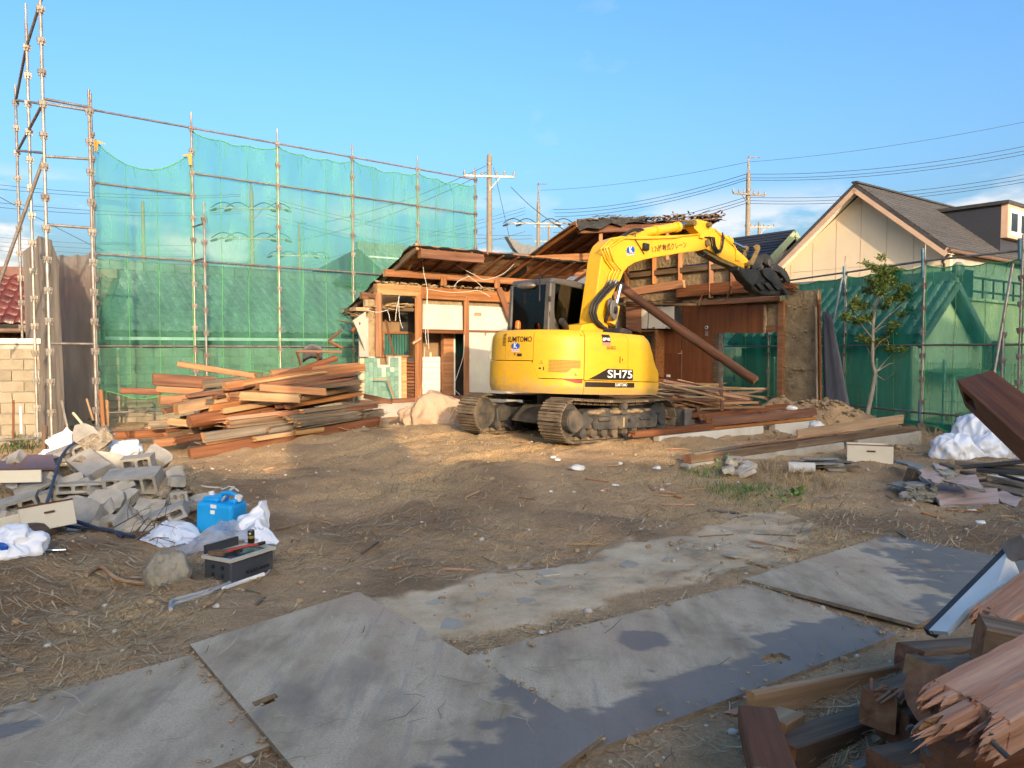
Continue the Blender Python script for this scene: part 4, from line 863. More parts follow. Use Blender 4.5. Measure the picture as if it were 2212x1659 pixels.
for s in (.95, 2.1): timber('purlin', r1(-.3, s, -.17), r1(LR1, s, -.17), .13, .16, wood_orange if s < 1 else wood_red, hs_)
for t_ in (1.25, 2.9): timber('strut', r1(t_, 1.0, -.75), r1(t_, 1.0, -.2), .09, .09, wood_orange, hs_)
def felt_sheet(fn, t0, t1, s0, s1, seed, nt_=34, ns=14, amp=.05, droop=.12):
    mb = MB(); vs = []
    for j in range(ns + 1):
        for i in range(nt_ + 1):
            u, v = i / nt_, j / ns; q = nz(u * 5, v * 3, seed, 1, 3)
            t_ = t0 + (t1 - t0) * u + (.10 * nz(v * 9, seed, 1, 1, 2) if i in (0, nt_) else 0); s = s0 + (s1 - s0) * v + (.10 * nz(u * 14, seed, 7, 1, 3) if j in (0, ns) else 0)
            ed = max(0, 1 - min(v, u * 3) * 7); vs.append(fn(t_, s, .045 + amp * q - droop * ed * ed * (1 + q)))
    m_ = nt_ + 1; mb.add(vs, [(j * m_ + i, j * m_ + i + 1, (j + 1) * m_ + i + 1, (j + 1) * m_ + i) for j in range(ns) for i in range(nt_)], 0, True)
    o = mb.wobj('roofing_felt', felt, hs_); sm = o.modifiers.new('s', 'SOLIDIFY'); sm.thickness = .012
felt_sheet(r1, -.25, LR1, -.10, 3.45, 3.3)
# eave scrap at the far left
for k in range(14):
    p = r1(-.2 + rnd.uniform(-.3, .3), 2.9 + rnd.uniform(0, .7), -.05 - rnd.uniform(0, .2)); timber('eave_scrap', p, p + U * rnd.uniform(.3, .7) + V * rnd.uniform(-.3, .3) - Z * rnd.uniform(-.05, .15), .06, .03, rnd.choice((wood_grey, wood_light, wood_dark)), hs_, rag=(.03, .05))
# --- upper roof remnant
e2 = P(1247, 484, 18.2); e3 = P(1560, 473, 20.2); rd = (e3 - e2).normalized(); L2 = (e3 - e2).length; sl2 = .36
def r2(t, s, dz=0): return e2 + rd * t + V * s - Z * (sl2 * s) + Z * dz
for k in range(14):
    s0 = k * .205 + .01
    for a, b in ((rnd.uniform(-.12, .08), 1.8), (1.82, L2)):
        p = [r2(a, s0), r2(b, s0), r2(b, s0 + .18), r2(a, s0 + .18)]; n_ = Vector((0, 0, .018)); MB().add(p + [x + n_ for x in p], [(0, 1, 2, 3), (7, 6, 5, 4), (0, 4, 5, 1), (1, 5, 6, 2), (2, 6, 7, 3), (3, 7, 4, 0)]).wobj('roof_board', wood_red if rnd.random() < .6 else wood_orange, hs_)
for k in range(10): timber('rafter', r2(.1 + k * .46, 0, -.04), r2(.1 + k * .46, 2.9, -.04), .055, .075, wood_red, hs_)
timber('rafter', r2(-.08, -.1, -.04), r2(-.08, 3.2, -.05), .08, .15, wood_orange, hs_)
timber('ridge_beam', r2(.05, .0, -.14), r2(3.6, .0, -.14), .14, .17, wood_red, hs_)
for s, t1 in ((1.35, 1.7), (2.35, 2.2)): timber('purlin', r2(-.15, s, -.2), r2(t1, s, -.22), .13, .17, wood_orange, hs_, rag=(0, .05))
for t_, s in ((.7, .05), (1.9, 1.3), (2.7, .05)): timber('strut', r2(t_, s, -.95), r2(t_, s, -.2), .09, .09, wood_orange, hs_)
felt_sheet(r2, -.25, L2, -.16, 3.0, 8.1)
# drooping torn flap of felt on the near corner
fl = MB(); vs = []
for j in range(9):
    for i in range(13):
        u, v = i / 12, j / 8; p = r2(-.1 + 2.1 * u, -.12 - .10 * v, .06); q = .32 * (1 - u * .75) * (1 + .8 * nz(u * 6, 1, 1, 1, 2)); vs.append(p - Z * q * v - NF * .05 * math.sin(8 * u + v * 3))
fl.add(vs, [(j * 13 + i, j * 13 + i + 1, (j + 1) * 13 + i + 1, (j + 1) * 13 + i) for j in range(8) for i in range(12)], 0, True); fl.wobj('roofing_felt', felt, hs_)
for k in range(90):                                # bark, laths and clods along the broken ridge
    p = r2(rnd.uniform(.2, L2), rnd.uniform(-.2, .3), .06 + rnd.uniform(0, .04)); q = rd * rnd.uniform(-.25, .25) + V * rnd.uniform(-.2, .1) + Z * rnd.uniform(-.03, .06)
    timber('roof_scrap', p, p + q, rnd.uniform(.015, .06), .012, rnd.choice((wood_grey, wood_dark, wood_red)), hs_, seg=2)
rg_ = MB()
for k in range(420):
    p = r2(rnd.uniform(-.05, L2), rnd.uniform(-.14, .3), .03 + rnd.uniform(0, .05)); q = rd * rnd.gauss(0, .1) + V * rnd.gauss(0, .06) + Z * rnd.gauss(.0, .015); rg_.beam(p, p + q, rnd.uniform(.02, .08), rnd.uniform(.012, .03))
tag(rg_.wobj('ridge_mud_and_bark', nmat('bark_mud', [(.07, .05, .035), (.19, .12, .075)], 9, .95, .5, 30), hs_), kind='stuff')
timber('fallen_beam', PL(*c3(505, 880), W0 - U * 1.2, V), PL(*c3(1150, 772), W0 - U * .6, V), .2, .2, wood_orange, hs_, rag=(.03, .06))
# --- gable wall of mud panels, cupboards and panelling
def wt(name, a, b, w, h, mat, cf=c3, off=.0, **k): return ft(name, a, b, w, h, mat, cf, WP, off, **k)
pbox('mud_infill', WP, c3, 560, 545, 1450, 640, mud, .10, .0, z0=3.90, z1=4.36); pbox('mud_infill', WP, c3, 560, 700, 1760, 790, mud, .10, .0, z0=3.30, z1=3.80); pbox('mud_infill', WP, c3, 560, 700, 1990, 790, mud, .08, -.12, z0=2.55, z1=3.30)
pbox('mud_infill', WP, c3, 700, 490, 1250, 550, mud, .10, .0, z0=4.36, z1=4.62)
for x, y0, y1, mt in ((625, 630, 905, wood_orange), (880, 480, 775, wood_orange), (1118, 470, 760, wood_orange), (1402, 480, 905, wood_orange), (1600, 540, 870, wood_red)): wt('post', (x, y0), (x, y1), .12, .12, mt, off=.06)
wt('tie_beam', (640, 700), (1700, 555), .06, .14, wood_dark, off=.08, lvl=True); wt('tie_beam', (1100, 850), (2030, 770), .15, .3, wood_red, off=.05, lvl=True)
wt('tie_beam', (1350, 950), (2060, 930), .10, .12, wood_orange, off=.12, lvl=True); wt('tie_beam', (520, 960), (1350, 970), .05, .06, wood_light, off=.3, rag=(.05, .05))
for k in range(7):                                # torn layered plate ends at the right eave
    a_ = PL(*c3(1990 + rnd.uniform(-30, 30), 782 + k * 9), W0, V) - U * rnd.uniform(0, .12); b_ = PL(*c3(2190 + rnd.uniform(-25, 25), 772 + k * 10), W0, V) - U * rnd.uniform(0, .12)
    timber('plate_board', a_, b_, .12, .05, rnd.choice((wood_red, wood_orange, wood_red)), hs_, rag=(.05, .07))
pbox('mud_wall', WP, c8, 1640, 112, 1958, 1240, mud, .12, -.02, z0=.2)
# crumbling relief on the mud wall
mc = MB()
q_, n__, a0_, a1_, zb_, zt__ = on_plane(W0, V, *c8(1640, 112), *c8(1958, 1215))
for z_ in (.33, .62, .86):
    for k in range(26):
        s_ = a0_ + (a1_ - a0_) * k / 26; zz = zb_ + (zt__ - zb_) * z_ + .16 * nz(k * .23, z_ * 9, 1, 1, 3)
        mc.sphere(q_ + V * s_ + n__ * .025 + Z * zz, rnd.choice((.004, .008, .015, .028)), 6, 4, sc=(1.6, .8, .7))
tag(mc.wobj('mud_crumbs', mud, hs_), kind='stuff')
pbox('post', WP, c8, 1590, 190, 1645, 1215, wood_orange, .12, .06, z0=.25)
for k, (x, mt) in enumerate(((1962, wood_light), (1978, wood_orange), (1994, wood_red), (1968, wood_grey))):
    wt('broken_board', (x, 100 + k * 40 + rnd.uniform(0, 40)), (x + 14, 1260 - k * 30), .05, .06, mt, cf=c8, off=.02 + .04 * k, rag=(.1, .12))
for k in range(9): wt('nail_lath', (1940, 180 + k * 120), (2012, 182 + k * 120), .02, .02, wood_light, cf=c8, off=-.05)
pbox('ply_panel', WP, c8, 668, 248, 812, 1090, wood_ply, .03, .03); pbox('ply_panel', WP, c8, 815, 248, 962, 1090, wood_ply, .03, .03)
for a, b in ((962, 1125), (1128, 1300), (1303, 1452)): pbox('ply_panel', WP, c8, a, 240, b, 508, wood_ply, .03, .03)
pbox('batten', WP, c8, 1453, 236, 1472, 508, wood_light, .06, .06); pbox('mud_infill', WP, c8, 1474, 236, 1588, 440, mud, .08, -.01); pbox('lintel', WP, c8, 1474, 438, 1590, 498, wood_red, .08, .04)
pbox('jamb', WP, c8, 962, 508, 1005, 1120, wood_dark, .25, .03); pbox('door_rail', WP, c8, 1010, 512, 1042, 1110, galv_dull, .05, .0)
pbox('ply_panel', WP, c8, 497, 480, 655, 700, wood_ply, .03, .03); pbox('ply_panel', WP, c8, 497, 703, 655, 1010, wood_ply, .03, .03)
pbox('mud_infill', WP, c8, 660, 190, 1590, 246, mud, .08, -.02)
MB().tube([PL(*c8(903, 455), W0, V) + NW * (.035), PL(*c8(903, 455), W0, V) + NW * .06], .045, 16).wobj('vent_ring', white_p, hs_); MB().tube([PL(*c8(903, 455), W0, V) + NW * (.055), PL(*c8(903, 455), W0, V) + NW * .066], .028, 12).wobj('vent_hole', trim_dark, hs_)
pbox('switch_plate', WP, c8, 890, 488, 918, 535, galv, .01, .045); pbox('door_knob', WP, c8, 528, 905, 552, 928, white_p, .05, .08)
# cupboards
cbo = .38
pbox('cupboard_back', WP, c8, 0, 150, 500, 1100, wood_dark, .03, -.15)
pbox('shelf_side', WP, c8, 486, 488, 497, 1085, wood_orange, .4, cbo); pbox('shelf_side', WP, c8, 180, 490, 192, 1085, wood_red, .4, cbo)
for y in (486, 668, 882): pbox('shelf', WP, c8, 190, y, 497, y + 14, wood_orange, .4, cbo + .005)
pbox('shelf', WP, c8, -60, 486, 190, 500, wood_orange, .4, cbo + .005)
pbox('shelf_back', WP, c8, 192, 502, 486, 668, wall_in, .02, .02)
for x0, y0, x1, y1 in ((255, 540, 368, 545), (255, 660, 368, 666), (255, 540, 260, 666), (362, 540, 368, 666)): pbox('window_frame', WP, c8, x0, y0, x1, y1, trim_dark, .02, .06)
pbox('window_pane', WP, c8, 258, 542, 366, 664, nmat('glass_green', [(.03, .11, .10), (.08, .2, .18)], 2, .15), .01, .035)
for k in range(6): pbox('window_bar', WP, c8, 275 + k * 15, 542, 279 + k * 15, 664, trim_dark, .01, .05)
cd = pbox('cupboard_door', WP, c8, 330, 690, 472, 880, wood_orange, .025, cbo + .01); pbox('door_panel', WP, c8, 352, 710, 450, 858, wood_orange, .012, cbo + .022, cd)
pbox('drawer', WP, c8, 200, 905, 480, 950, wood_orange, .3, cbo + .02); pbox('cupboard_door', WP, c8, 325, 965, 490, 1100, wood_orange, .025, cbo + .01)
for x0, x1, tl_ in ((275, 412, .04), (424, 550, .02), (555, 665, 0)):
    o = pbox('wall_cupboard_door', WP, c8, x0, 262, x1, 468, panel_w, .025, .36); o.matrix_basis = o.matrix_basis @ Matrix.Rotation(tl_ * 1.2, 4, 'Y')
    pbox('cupboard_handle', WP, c8, x0 + 36, 456, x0 + 62, 463, trim_dark, .012, .375)
pbox('wall_cupboard', WP, c8, 270, 262, 668, 470, trim_dark, .3, .33); pbox('wall_cupboard', WP, c8, -60, 262, 150, 480, wood_dark, .3, .30)
MB().prism([(0, 0), (.46, -.16), (.46, .62), (0, .72)], 0, .025).obj('open_cupboard_door', wood_red, hs_, frame(Vector((.8, -.6, 0)), Vector((.6, .8, 0)), Z, PL(*c8(120, 455), W0 - U * .55, V)))
for k in range(8): timber('ceiling_lath', PL(*c8(rnd.uniform(-20, 200), rnd.uniform(170, 235)), W0 - U * rnd.uniform(.2, .7), V), PL(*c8(rnd.uniform(350, 690), rnd.uniform(175, 250)), W0 - U * rnd.uniform(.2, .7), V), .06, .012, rnd.choice((wood_light, wood_grey, wood_dark)), hs_, rag=(.05, .05))
for a, b in (((410, 640), (350, 960)), ((1665, 795), (1610, 930)), ((820, 835), (850, 960)), ((1400, 870), (1345, 975)), ((640, 640), (720, 750))): wt('hanging_lath', a, b, .04, .03, wood_red, off=.35)
# grey corrugated sheet leaning at the right end
gs = MB(); vs = []
for j in range(13):
    for i in range(7):
        u, v = i / 6, j / 12; X, Y = crop(2560, 500, 1.728)(912 + (40 + 80 * v ** .7) * u + 12 * v * v, 1155 + 640 * v); p = PL(X, Y, W0 - U * (.05 + .1 * u), V); vs.append(p - V * .15 * v * u + NW * (.02 * math.sin(u * 12)))
gs.add(vs, [(j * 7 + i, j * 7 + i + 1, (j + 1) * 7 + i + 1, (j + 1) * 7 + i) for j in range(12) for i in range(6)], 0, True)
o = gs.wobj('wall_cladding', nmat('cladding_grey', [(.085, .085, .10), (.13, .13, .145)], 3, .6, .1, stretch=(9, 9, 1)), hs_); sm = o.modifiers.new('s', 'SOLIDIFY'); sm.thickness = .02
# cables hanging from the wreck
cab = nmat('cable_white', [(.5, .47, .42), (.6, .57, .52)], 6, .5)
def cable(pts, cf=c4, off=.35, r=.0065, mat=cab, parent=hs_, name='cable'):
    ps = [PL(*cf(*p), F0 - V * (off + .03 * i), U) for i, p in enumerate(pts)]; out_ = []
    for i in range(len(ps) - 1):
        a, b = ps[max(i - 1, 0)], ps[min(i + 2, len(ps) - 1)]
        for k in range(5):
            u = k / 5; p, q = ps[i], ps[i + 1]; t0, t1 = (q - a) / 2, (b - p) / 2
            out_.append(p * (2 * u ** 3 - 3 * u * u + 1) + t0 * (u ** 3 - 2 * u * u + u) + q * (-2 * u ** 3 + 3 * u * u) + t1 * (u ** 3 - u * u))
    MB().tube(out_ + [ps[-1]], r, 5).wobj(name, mat, parent)
for pts in (((625, 228), (640, 380), (668, 520), (660, 700), (655, 900), (668, 980)), ((672, 520), (670, 720), (676, 900), (683, 1015)), ((790, 240), (950, 340), (1060, 400), (1150, 440), (1300, 390), (1405, 290)), ((1000, 400), (1080, 460), (1135, 510)), ((1020, 410), (930, 450), (890, 500)), ((680, 520), (860, 545), (1000, 540), (1090, 530), (1190, 580)), ((440, 570), (415, 680), (405, 780)), ((430, 580), (440, 760), (465, 845)), ((335, 690), (350, 730), (360, 780)), ((975, 900), (970, 1060), (930, 1200), (890, 1330), (940, 1395)), ((650, 1000), (640, 1150), (628, 1330)), ((170, 690), (260, 710), (345, 690))): cable(pts)
cable(((1130, 770), (1160, 850), (1300, 850), (1390, 835)), c3, 1.5)
# torn wall scrap left of the bathroom
ft('window_rail', (-10, 870), (55, 800), .05, .06, wood_red, off=.3); pbox('torn_board', FP, c4, 85, 760, 162, 1080, wall_grey, .03, .1); pbox('torn_board', FP, c4, 50, 670, 160, 700, wood_light, .3, .15)
tw_ = MB(); vs = [PL(*c4(x, y), F0 - V * o_, U) for x, y, o_ in ((55, 780, .5), (160, 705, .1), (160, 830, .1), (90, 850, .4), (130, 950, .3), (160, 1040, .1))]
tw_.add(vs, [(0, 3, 2, 1), (3, 4, 5, 2)]); o = tw_.wobj('torn_sheet', panel_w, hs_); sm = o.modifiers.new('s', 'SOLIDIFY'); sm.thickness = .015
# --- foundations in front of the wreck
conc_f = nmat('foundation_concrete', [(.33, .30, .25), (.43, .40, .34)], 3, .9, .2, 30, dirt=((.2, .15, .10), .45, 1.6))
Q0 = G(1487, 1036, 0); Q1 = G(1990, 962, -.06); fu = (Q1 - Q0); fu.z = 0; FLn = fu.length; fu.normalize(); fv = Vector((-fu.y, fu.x, 0))
fd = thing('house_foundation', 'low concrete foundation strip with dark sill beam in front of the wreck', 'foundation', Matrix.Translation((Q0.x, Q0.y, 0)))
for a, b in ((0, 3.9), (4.35, FLn)): MB().box((a, 0, -.2), (b, .14, .20)).obj('footing', conc_f, fd, frame(fu, fv, Z, (Q0.x, Q0.y, 0)), .008)
def fq(t, s, z): return Vector((Q0.x, Q0.y, 0)) + fu * t + fv * s + Z * z
timber('sill_beam', fq(.05, .06, .255), fq(2.6, .07, .26), .12, .11, wood_dark, fd, rag=(.0, .1)); timber('sill_beam', fq(2.3, .09, .25), fq(FLn - .05, .08, .26), .11, .10, wood_dark, fd, rag=(.15, .2))
timber('floor_board', fq(2.9, .25, .36), fq(6.3, .18, .43), .03, .17, wood_light, fd, rag=(.05, .05)); timber('sill_splinter', fq(1.2, .1, .325), fq(4.4, .13, .33), .06, .02, wood_orange, fd, rag=(.1, .2)); timber('sill_splinter', fq(.1, .05, .32), fq(1.9, .16, .32), .08, .03, wood_grey, fd, rag=(.1, .2))
for k in range(7): MB().box((-.05, 0, .0), (.05, .04, .18)).obj('brick', nmat('brick_red', [(.16, .075, .05), (.22, .11, .075)], 8, .9, .3) if 'brick_red' not in MATS else MATS['brick_red'], fd, frame(fv, -fu, Z, fq(-.01 - .0, .06 + k * .001, -.02)) if k == 0 else frame(fv, -fu, Z, fq(-.01, .17 + k * .11, -.02)))
S0 = G(1424, 975, .1); S1 = G(1762, 935, .1); gu = (S1 - S0); gu.z = 0; SLn = gu.length; gu.normalize(); gv = Vector((-gu.y, gu.x, 0))
def gq(t, s, z): return Vector((S0.x, S0.y, 0)) + gu * t + gv * s + Z * z
f2 = thing('house_foundation', 'pale inner concrete foundation strip with red sill timbers beside the excavator track', 'foundation', Matrix.Translation((S0.x, S0.y, 0)))
for a, b in ((0, 2.75), (3.1, SLn)): MB().box((a, 0, -.1), (b, .13, .34)).obj('footing', nmat('footing_pale', [(.48, .45, .39), (.56, .53, .47)], 3, .9, .1, 30, dirt=((.3, .24, .17), .35, 2)) if 'footing_pale' not in MATS else MATS['footing_pale'], f2, frame(gu, gv, Z, (S0.x, S0.y, 0)), .006)
timber('sill_beam', gq(-.6, .05, .40), gq(1.4, .07, .41), .12, .10, wood_red, f2, rag=(.1, .03)); timber('sill_beam', gq(1.35, .1, .47), gq(SLn + .1, .1, .50), .13, .14, wood_red, f2, rag=(.0, .05)); timber('sill_beam', gq(1.3, .08, .37), gq(SLn, .06, .38), .13, .05, wood_orange, f2)
timber('sill_beam', gq(1.6, .45, .52), gq(SLn + .2, .7, .58), .10, .10, wood_red, f2, rag=(.02, .1)); timber('sill_beam', gq(1.8, .9, .5), gq(SLn - .2, 1.1, .56), .10, .09, wood_red, f2, rag=(.02, .1))
# ------------------------------------------------------------------ excavator
yel = nmat('excavator_yellow', [(.56, .305, .013), (.62, .345, .017)], 1.2, .45, .02, 60, spec=.35, dirt=((.40, .25, .06), .38, 5.0), dstretch=(1, 1, 2.5), rrand=.08)
yel_b = nmat('excavator_yellow_boom', [(.58, .31, .013), (.64, .35, .017)], 1.4, .42, .02, 60, spec=.4, dirt=((.38, .21, .05), .3, 3.5))
def splash(m, z0, z1, col, sc):                         # mud thrown up over the lower panels
    t = m.node_tree; b = next(n for n in t.nodes if n.type == 'BSDF_PRINCIPLED'); src = b.inputs['Base Color'].links[0].from_socket; L = t.links.new
    tc = N(t, 'ShaderNodeTexCoord'); sp = N(t, 'ShaderNodeSeparateXYZ'); L(tc.outputs['Object'], sp.inputs[0]); mr = N(t, 'ShaderNodeMapRange'); mr.inputs[1].default_value = z0; mr.inputs[2].default_value = z1; mr.inputs[3].default_value = .34; mr.inputs[4].default_value = -.12; L(sp.outputs[2], mr.inputs[0])
    n = N(t, 'ShaderNodeTexNoise'); n.inputs['Scale'].default_value = sc; n.inputs['Detail'].default_value = 9; n.inputs['Roughness'].default_value = .72; L(tc.outputs['Object'], n.inputs[0]); ad = N(t, 'ShaderNodeMath', operation='ADD'); L(n.outputs[0], ad.inputs[0]); L(mr.outputs[0], ad.inputs[1])
    r = ramp(t, [(.60, 0), (.80, .75)]); L(ad.outputs[0], r.inputs[0]); mx = N(t, 'ShaderNodeMixRGB'); L(r.outputs[0], mx.inputs[0]); L(src, mx.inputs[1]); mx.inputs[2].default_value = (*col, 1); L(mx.outputs[0], b.inputs['Base Color'])
splash(yel, .70, 1.15, (.34, .25, .13), 9.0)
cabg = nmat('cab_grey', [(.055, .05, .045), (.085, .078, .07)], 2, .5, dirt=((.16, .12, .08), .3, 2))
blk = nmat('machine_black', [(.012, .012, .013), (.03, .029, .028)], 4, .5, .1, dirt=((.12, .09, .06), .35, 3))
steel_d = nmat('track_frame_dark', [(.03, .03, .031), (.07, .068, .065)], 4, .6, .1, dirt=((.22, .165, .105), .5, 2.2))
shoe_m = nmat('track_shoe_mud', [(.075, .056, .038), (.17, .128, .082)], 5, .85, .6, 20, rand=.25, dirt=((.27, .205, .13), .45, 3))
chrome = nmat('chrome_rod', [(.75, .75, .76)], 2, .12, metal=1.0)
pin_m = nmat('pin_steel', [(.12, .085, .03), (.22, .15, .06)], 8, .5, metal=.3)
hose_m = nmat('hydraulic_hose', [(.016, .016, .017), (.03, .03, .03)], 6, .5)
mudc = nmat('caked_mud', [(.17, .125, .075), (.28, .21, .13)], 6, .95, .8, 24)
let_b = nmat('lettering_black', [(.018, .014, .012)], 3, .5); let_w = nmat('lettering_white', [(.72, .72, .70)], 3, .5); let_blue = nmat('decal_blue', [(.012, .075, .36)], 3, .4); let_r = nmat('decal_red', [(.42, .02, .012)], 3, .45); let_pk = nmat('decal_pink', [(.62, .18, .17)], 3, .5)
gl = bpy.data.materials.new('cab_glass'); gl.use_nodes = True; t = gl.node_tree; t.nodes.clear()
o = N(t, 'ShaderNodeOutputMaterial'); tr = N(t, 'ShaderNodeBsdfTransparent'); tr.inputs[0].default_value = (.52, .62, .57, 1); gs_ = N(t, 'ShaderNodeBsdfGlossy'); gs_.inputs['Roughness'].default_value = .04; fz = N(t, 'ShaderNodeFresnel'); fz.inputs[0].default_value = 1.6; mx = N(t, 'ShaderNodeMixShader')
t.links.new(fz.outputs[0], mx.inputs[0]); t.links.new(tr.outputs[0], mx.inputs[1]); t.links.new(gs_.outputs[0], mx.inputs[2]); t.links.new(mx.outputs[0], o.inputs[0])
EA = R(43.8); ME = Matrix.Translation((.92, 12.8, .265)) @ Matrix.Rotation(EA, 4, 'Z') @ Matrix.Rotation(R(2.4), 4, 'Y'); MEi = ME.inverted()
ex = thing('excavator', 'yellow tracked excavator with dark grapple reaching over the wrecked house', 'excavator', ME)
def exl(px, py, yl):
    o_ = MEi @ CO; r_ = MEi.to_3x3() @ ray(px, py); k = (yl - o_.y) / r_.y; p = o_ + r_ * k; return p.x, p.z
def eo(mb, name, mat, parent=ex, bevel=0.0, seg=1, sm=False):
    me = mb.mesh(name, mat)
    if bevel: bev(me, bevel, seg)
    return mk(name, me, None, parent, ME)
# --- tracks
TR = .30; TL = 2.24; pitch_ = .150
shoe = MB().box((-.071, -.225, 0), (.071, .225, .016)).box((-.064, -.223, .016), (-.044, .223, .036)).box((-.012, -.223, .016), (.010, .223, .034)).box((.042, -.223, .016), (.062, .223, .036))
shoe.box((-.06, -.07, -.05), (.06, -.035, 0)).box((-.06, .035, -.05), (.06, .07, 0)); shoe_me = shoe.mesh('track_shoe', shoe_m)
per = 2 * TL + 2 * math.pi * TR; ns_ = int(per / pitch_)
def track_at(s):
    s %= per
    if s < TL: sag = .035 * math.sin(math.pi * s / TL); return Vector((-TL / 2 + s, 0, .04 + 2 * TR - sag)), 0.0
    s -= TL
    if s < math.pi * TR: a = s / TR; return Vector((TL / 2 + TR * math.sin(a), 0, .04 + TR + TR * math.cos(a))), a
    s -= math.pi * TR
    if s < TL: return Vector((TL / 2 - s, 0, .04)), math.pi
    s -= TL; a = s / TR; return Vector((-TL / 2 - TR * math.sin(a), 0, .04 + TR - TR * math.cos(a))), math.pi + a
for yc in (-.935, .935):
    tk = thing('x', None, None, None); COL.objects.unlink(tk); bpy.data.objects.remove(tk); so_ = -1 if yc < 0 else 1
    tk = eo(MB().prism([(-.85, .20), (1.0, .20), (1.02, .44), (.8, .50), (-.70, .50), (-.86, .42)], yc - .13, yc + .13), 'track', steel_d, bevel=.015)
    for k in range(ns_):
        p, a = track_at(k * per / ns_ + .04); mk('track_shoe', shoe_me, None, tk, ME @ Matrix.Translation((p.x, yc + rnd.uniform(-.003, .003), p.z)) @ Matrix.Rotation(a, 4, 'Y'))
    yo = yc + so_ * .135                                # outer face
    eo(MB().prism([(-.62, .19), (.98, .19), (.98, .40), (-.52, .40), (-.66, .30)], min(yo, yo + so_ * .045), max(yo, yo + so_ * .045)), 'track_guard', steel_d, tk, .012)
    for x0 in (-.42, .62): eo(MB().box((x0 - .14, min(yo, yo + so_ * .085), .325), (x0 + .14, max(yo, yo + so_ * .085), .385)), 'guard_step', steel_d, tk, .012)
    eo(MB().box((.06, min(yo, yo + so_ * .05), .22), (.10, max(yo, yo + so_ * .049), .37)), 'tag_plate', nmat('tag_plate', [(.33, .25, .12)], 6, .6) if 'tag_plate' not in MATS else MATS['tag_plate'], tk); eo(MB().box((.18, min(yo, yo + so_ * .048), .29), (.25, max(yo, yo + so_ * .048), .35)), 'guard_hole', blk, tk)
    for q in range(7): eo(MB().cyl((-.55 + q * .25, yo + so_ * .045, .212), (0, 1, 0), .018, .03, 8), 'bolt', steel_d, tk)
    sp = eo(MB().cyl((-TL / 2, yc, .04 + TR), (0, 1, 0), TR - .045, .16, 24).cyl((-TL / 2, yo, .04 + TR), (0, 1, 0), .17, .16, 20), 'sprocket', steel_d, tk); idl = eo(MB().cyl((TL / 2, yc, .04 + TR), (0, 1, 0), TR - .05, .15, 24).cyl((TL / 2, yo - so_ * .02, .04 + TR), (0, 1, 0), .10, .1, 14), 'idler', steel_d, tk)
    eo(MB().cyl((-TL / 2 + .01, yo + so_ * .07, .04 + TR), (0, 1, 0), .155, .04, 24), 'motor_cover', steel_d, sp)
    for q in range(8): eo(MB().cyl((-.85 + q * .25, yc, .145), (0, 1, 0), .075, .30, 12), 'roller', steel_d, tk)
    eo(MB().cyl((.1, yc + so_ * .06, .55), (0, 1, 0), .06, .26, 12).box((.03, yc + so_ * .14 - .03, .42), (.17, yc + so_ * .14 + .03, .60)), 'carrier_roller', steel_d, tk)
    mm_ = MB()                                          # dirt lying on the frame
    for q in range(16): mm_.sphere((-.65 + q * .1 + rnd.uniform(-.03, .03), yc + so_ * rnd.uniform(.03, .13), .45 + rnd.uniform(0, .03)), rnd.uniform(.06, .11), 8, 5, sc=(1.3, 1, .45))
    tag(eo(mm_, 'caked_mud', mudc, tk), kind='stuff')
eo(MB().box((-.55, -.82, .24), (.6, .82, .46)).prism([(-.9, .25), (-.6, .2), (.7, .2), (.95, .3), (.6, .52), (-.6, .52)], -.45, .45), 'car_body', steel_d, bevel=.02); eo(MB().cyl((0, 0, .60), (0, 0, 1), .52, .2, 28), 'swing_ring', blk)
bl = eo(MB().prism([(1.83, .08), (1.90, .06), (1.86, .25), (1.93, .47), (1.86, .48), (1.78, .27)], -1.12, 1.12), 'blade', steel_d, bevel=.008); eo(MB().box((.8, -.55, .24), (1.8, -.43, .36)).box((.8, .43, .24), (1.8, .55, .36)), 'blade_arm', steel_d, bl)
for s_ in (-1, 1): eo(MB().box((1.76, s_ * 1.12 - .012, .07), (1.96, s_ * 1.12 + .012, .49)), 'blade_end', galv_dull, bl)
# --- upper structure: outline walked from the right front corner round the tail
ol = []; HWu = 1.08; XF = .98; XC_ = -.10; AX = 1.16
for i in range(14): ol.append(Vector((XF - (XF - XC_) * i / 13, -HWu, 0)))
for i in range(1, 61):
    a = math.pi / 2 * i / 30; c_, s_ = math.cos(a), math.sin(a); ex_ = 2 / 2.5
    ol.append(Vector((XC_ - AX * abs(s_) ** ex_, -HWu * (abs(c_) ** ex_) * (1 if c_ > 0 else -1), 0)))
for i in range(1, 6): ol.append(Vector((XC_ + .3 * i / 5, HWu, 0)))
cum = [0.0]
for i in range(1, len(ol)): cum.append(cum[-1] + (ol[i] - ol[i - 1]).length)
SMAX = cum[-1]
def opt(s):
    s = max(0, min(SMAX - 1e-4, s)); i = max(k for k in range(len(cum)) if cum[k] <= s); i = min(i, len(ol) - 2); u = (s - cum[i]) / (cum[i + 1] - cum[i]); p = ol[i].lerp(ol[i + 1], u)
    t_ = (ol[min(i + 2, len(ol) - 1)] - ol[max(i - 1, 0)]).normalized(); return p, Vector((-t_.y, t_.x, 0)) * -1
_, n0 = opt(.3); sgn = 1 if n0.y < 0 else -1
ZB, ZT = .72, 1.70
def topz(s): return ZT - .50 * sstep(.30, .0, s)
def skin(s, z, off=0.0, zt=None):
    p, n = opt(s); n = n * sgn; r_ = .14; q = max(0.0, z - ((zt or topz(s)) - r_)); ins = r_ - math.sqrt(max(0, r_ * r_ - q * q)) if q > 0 else 0; lo = max(0.0, ZB + .10 - z); ins += lo * .35 + .05 * max(0, z - 1.0) * .6
    return p + n * (off - ins) + Z * z
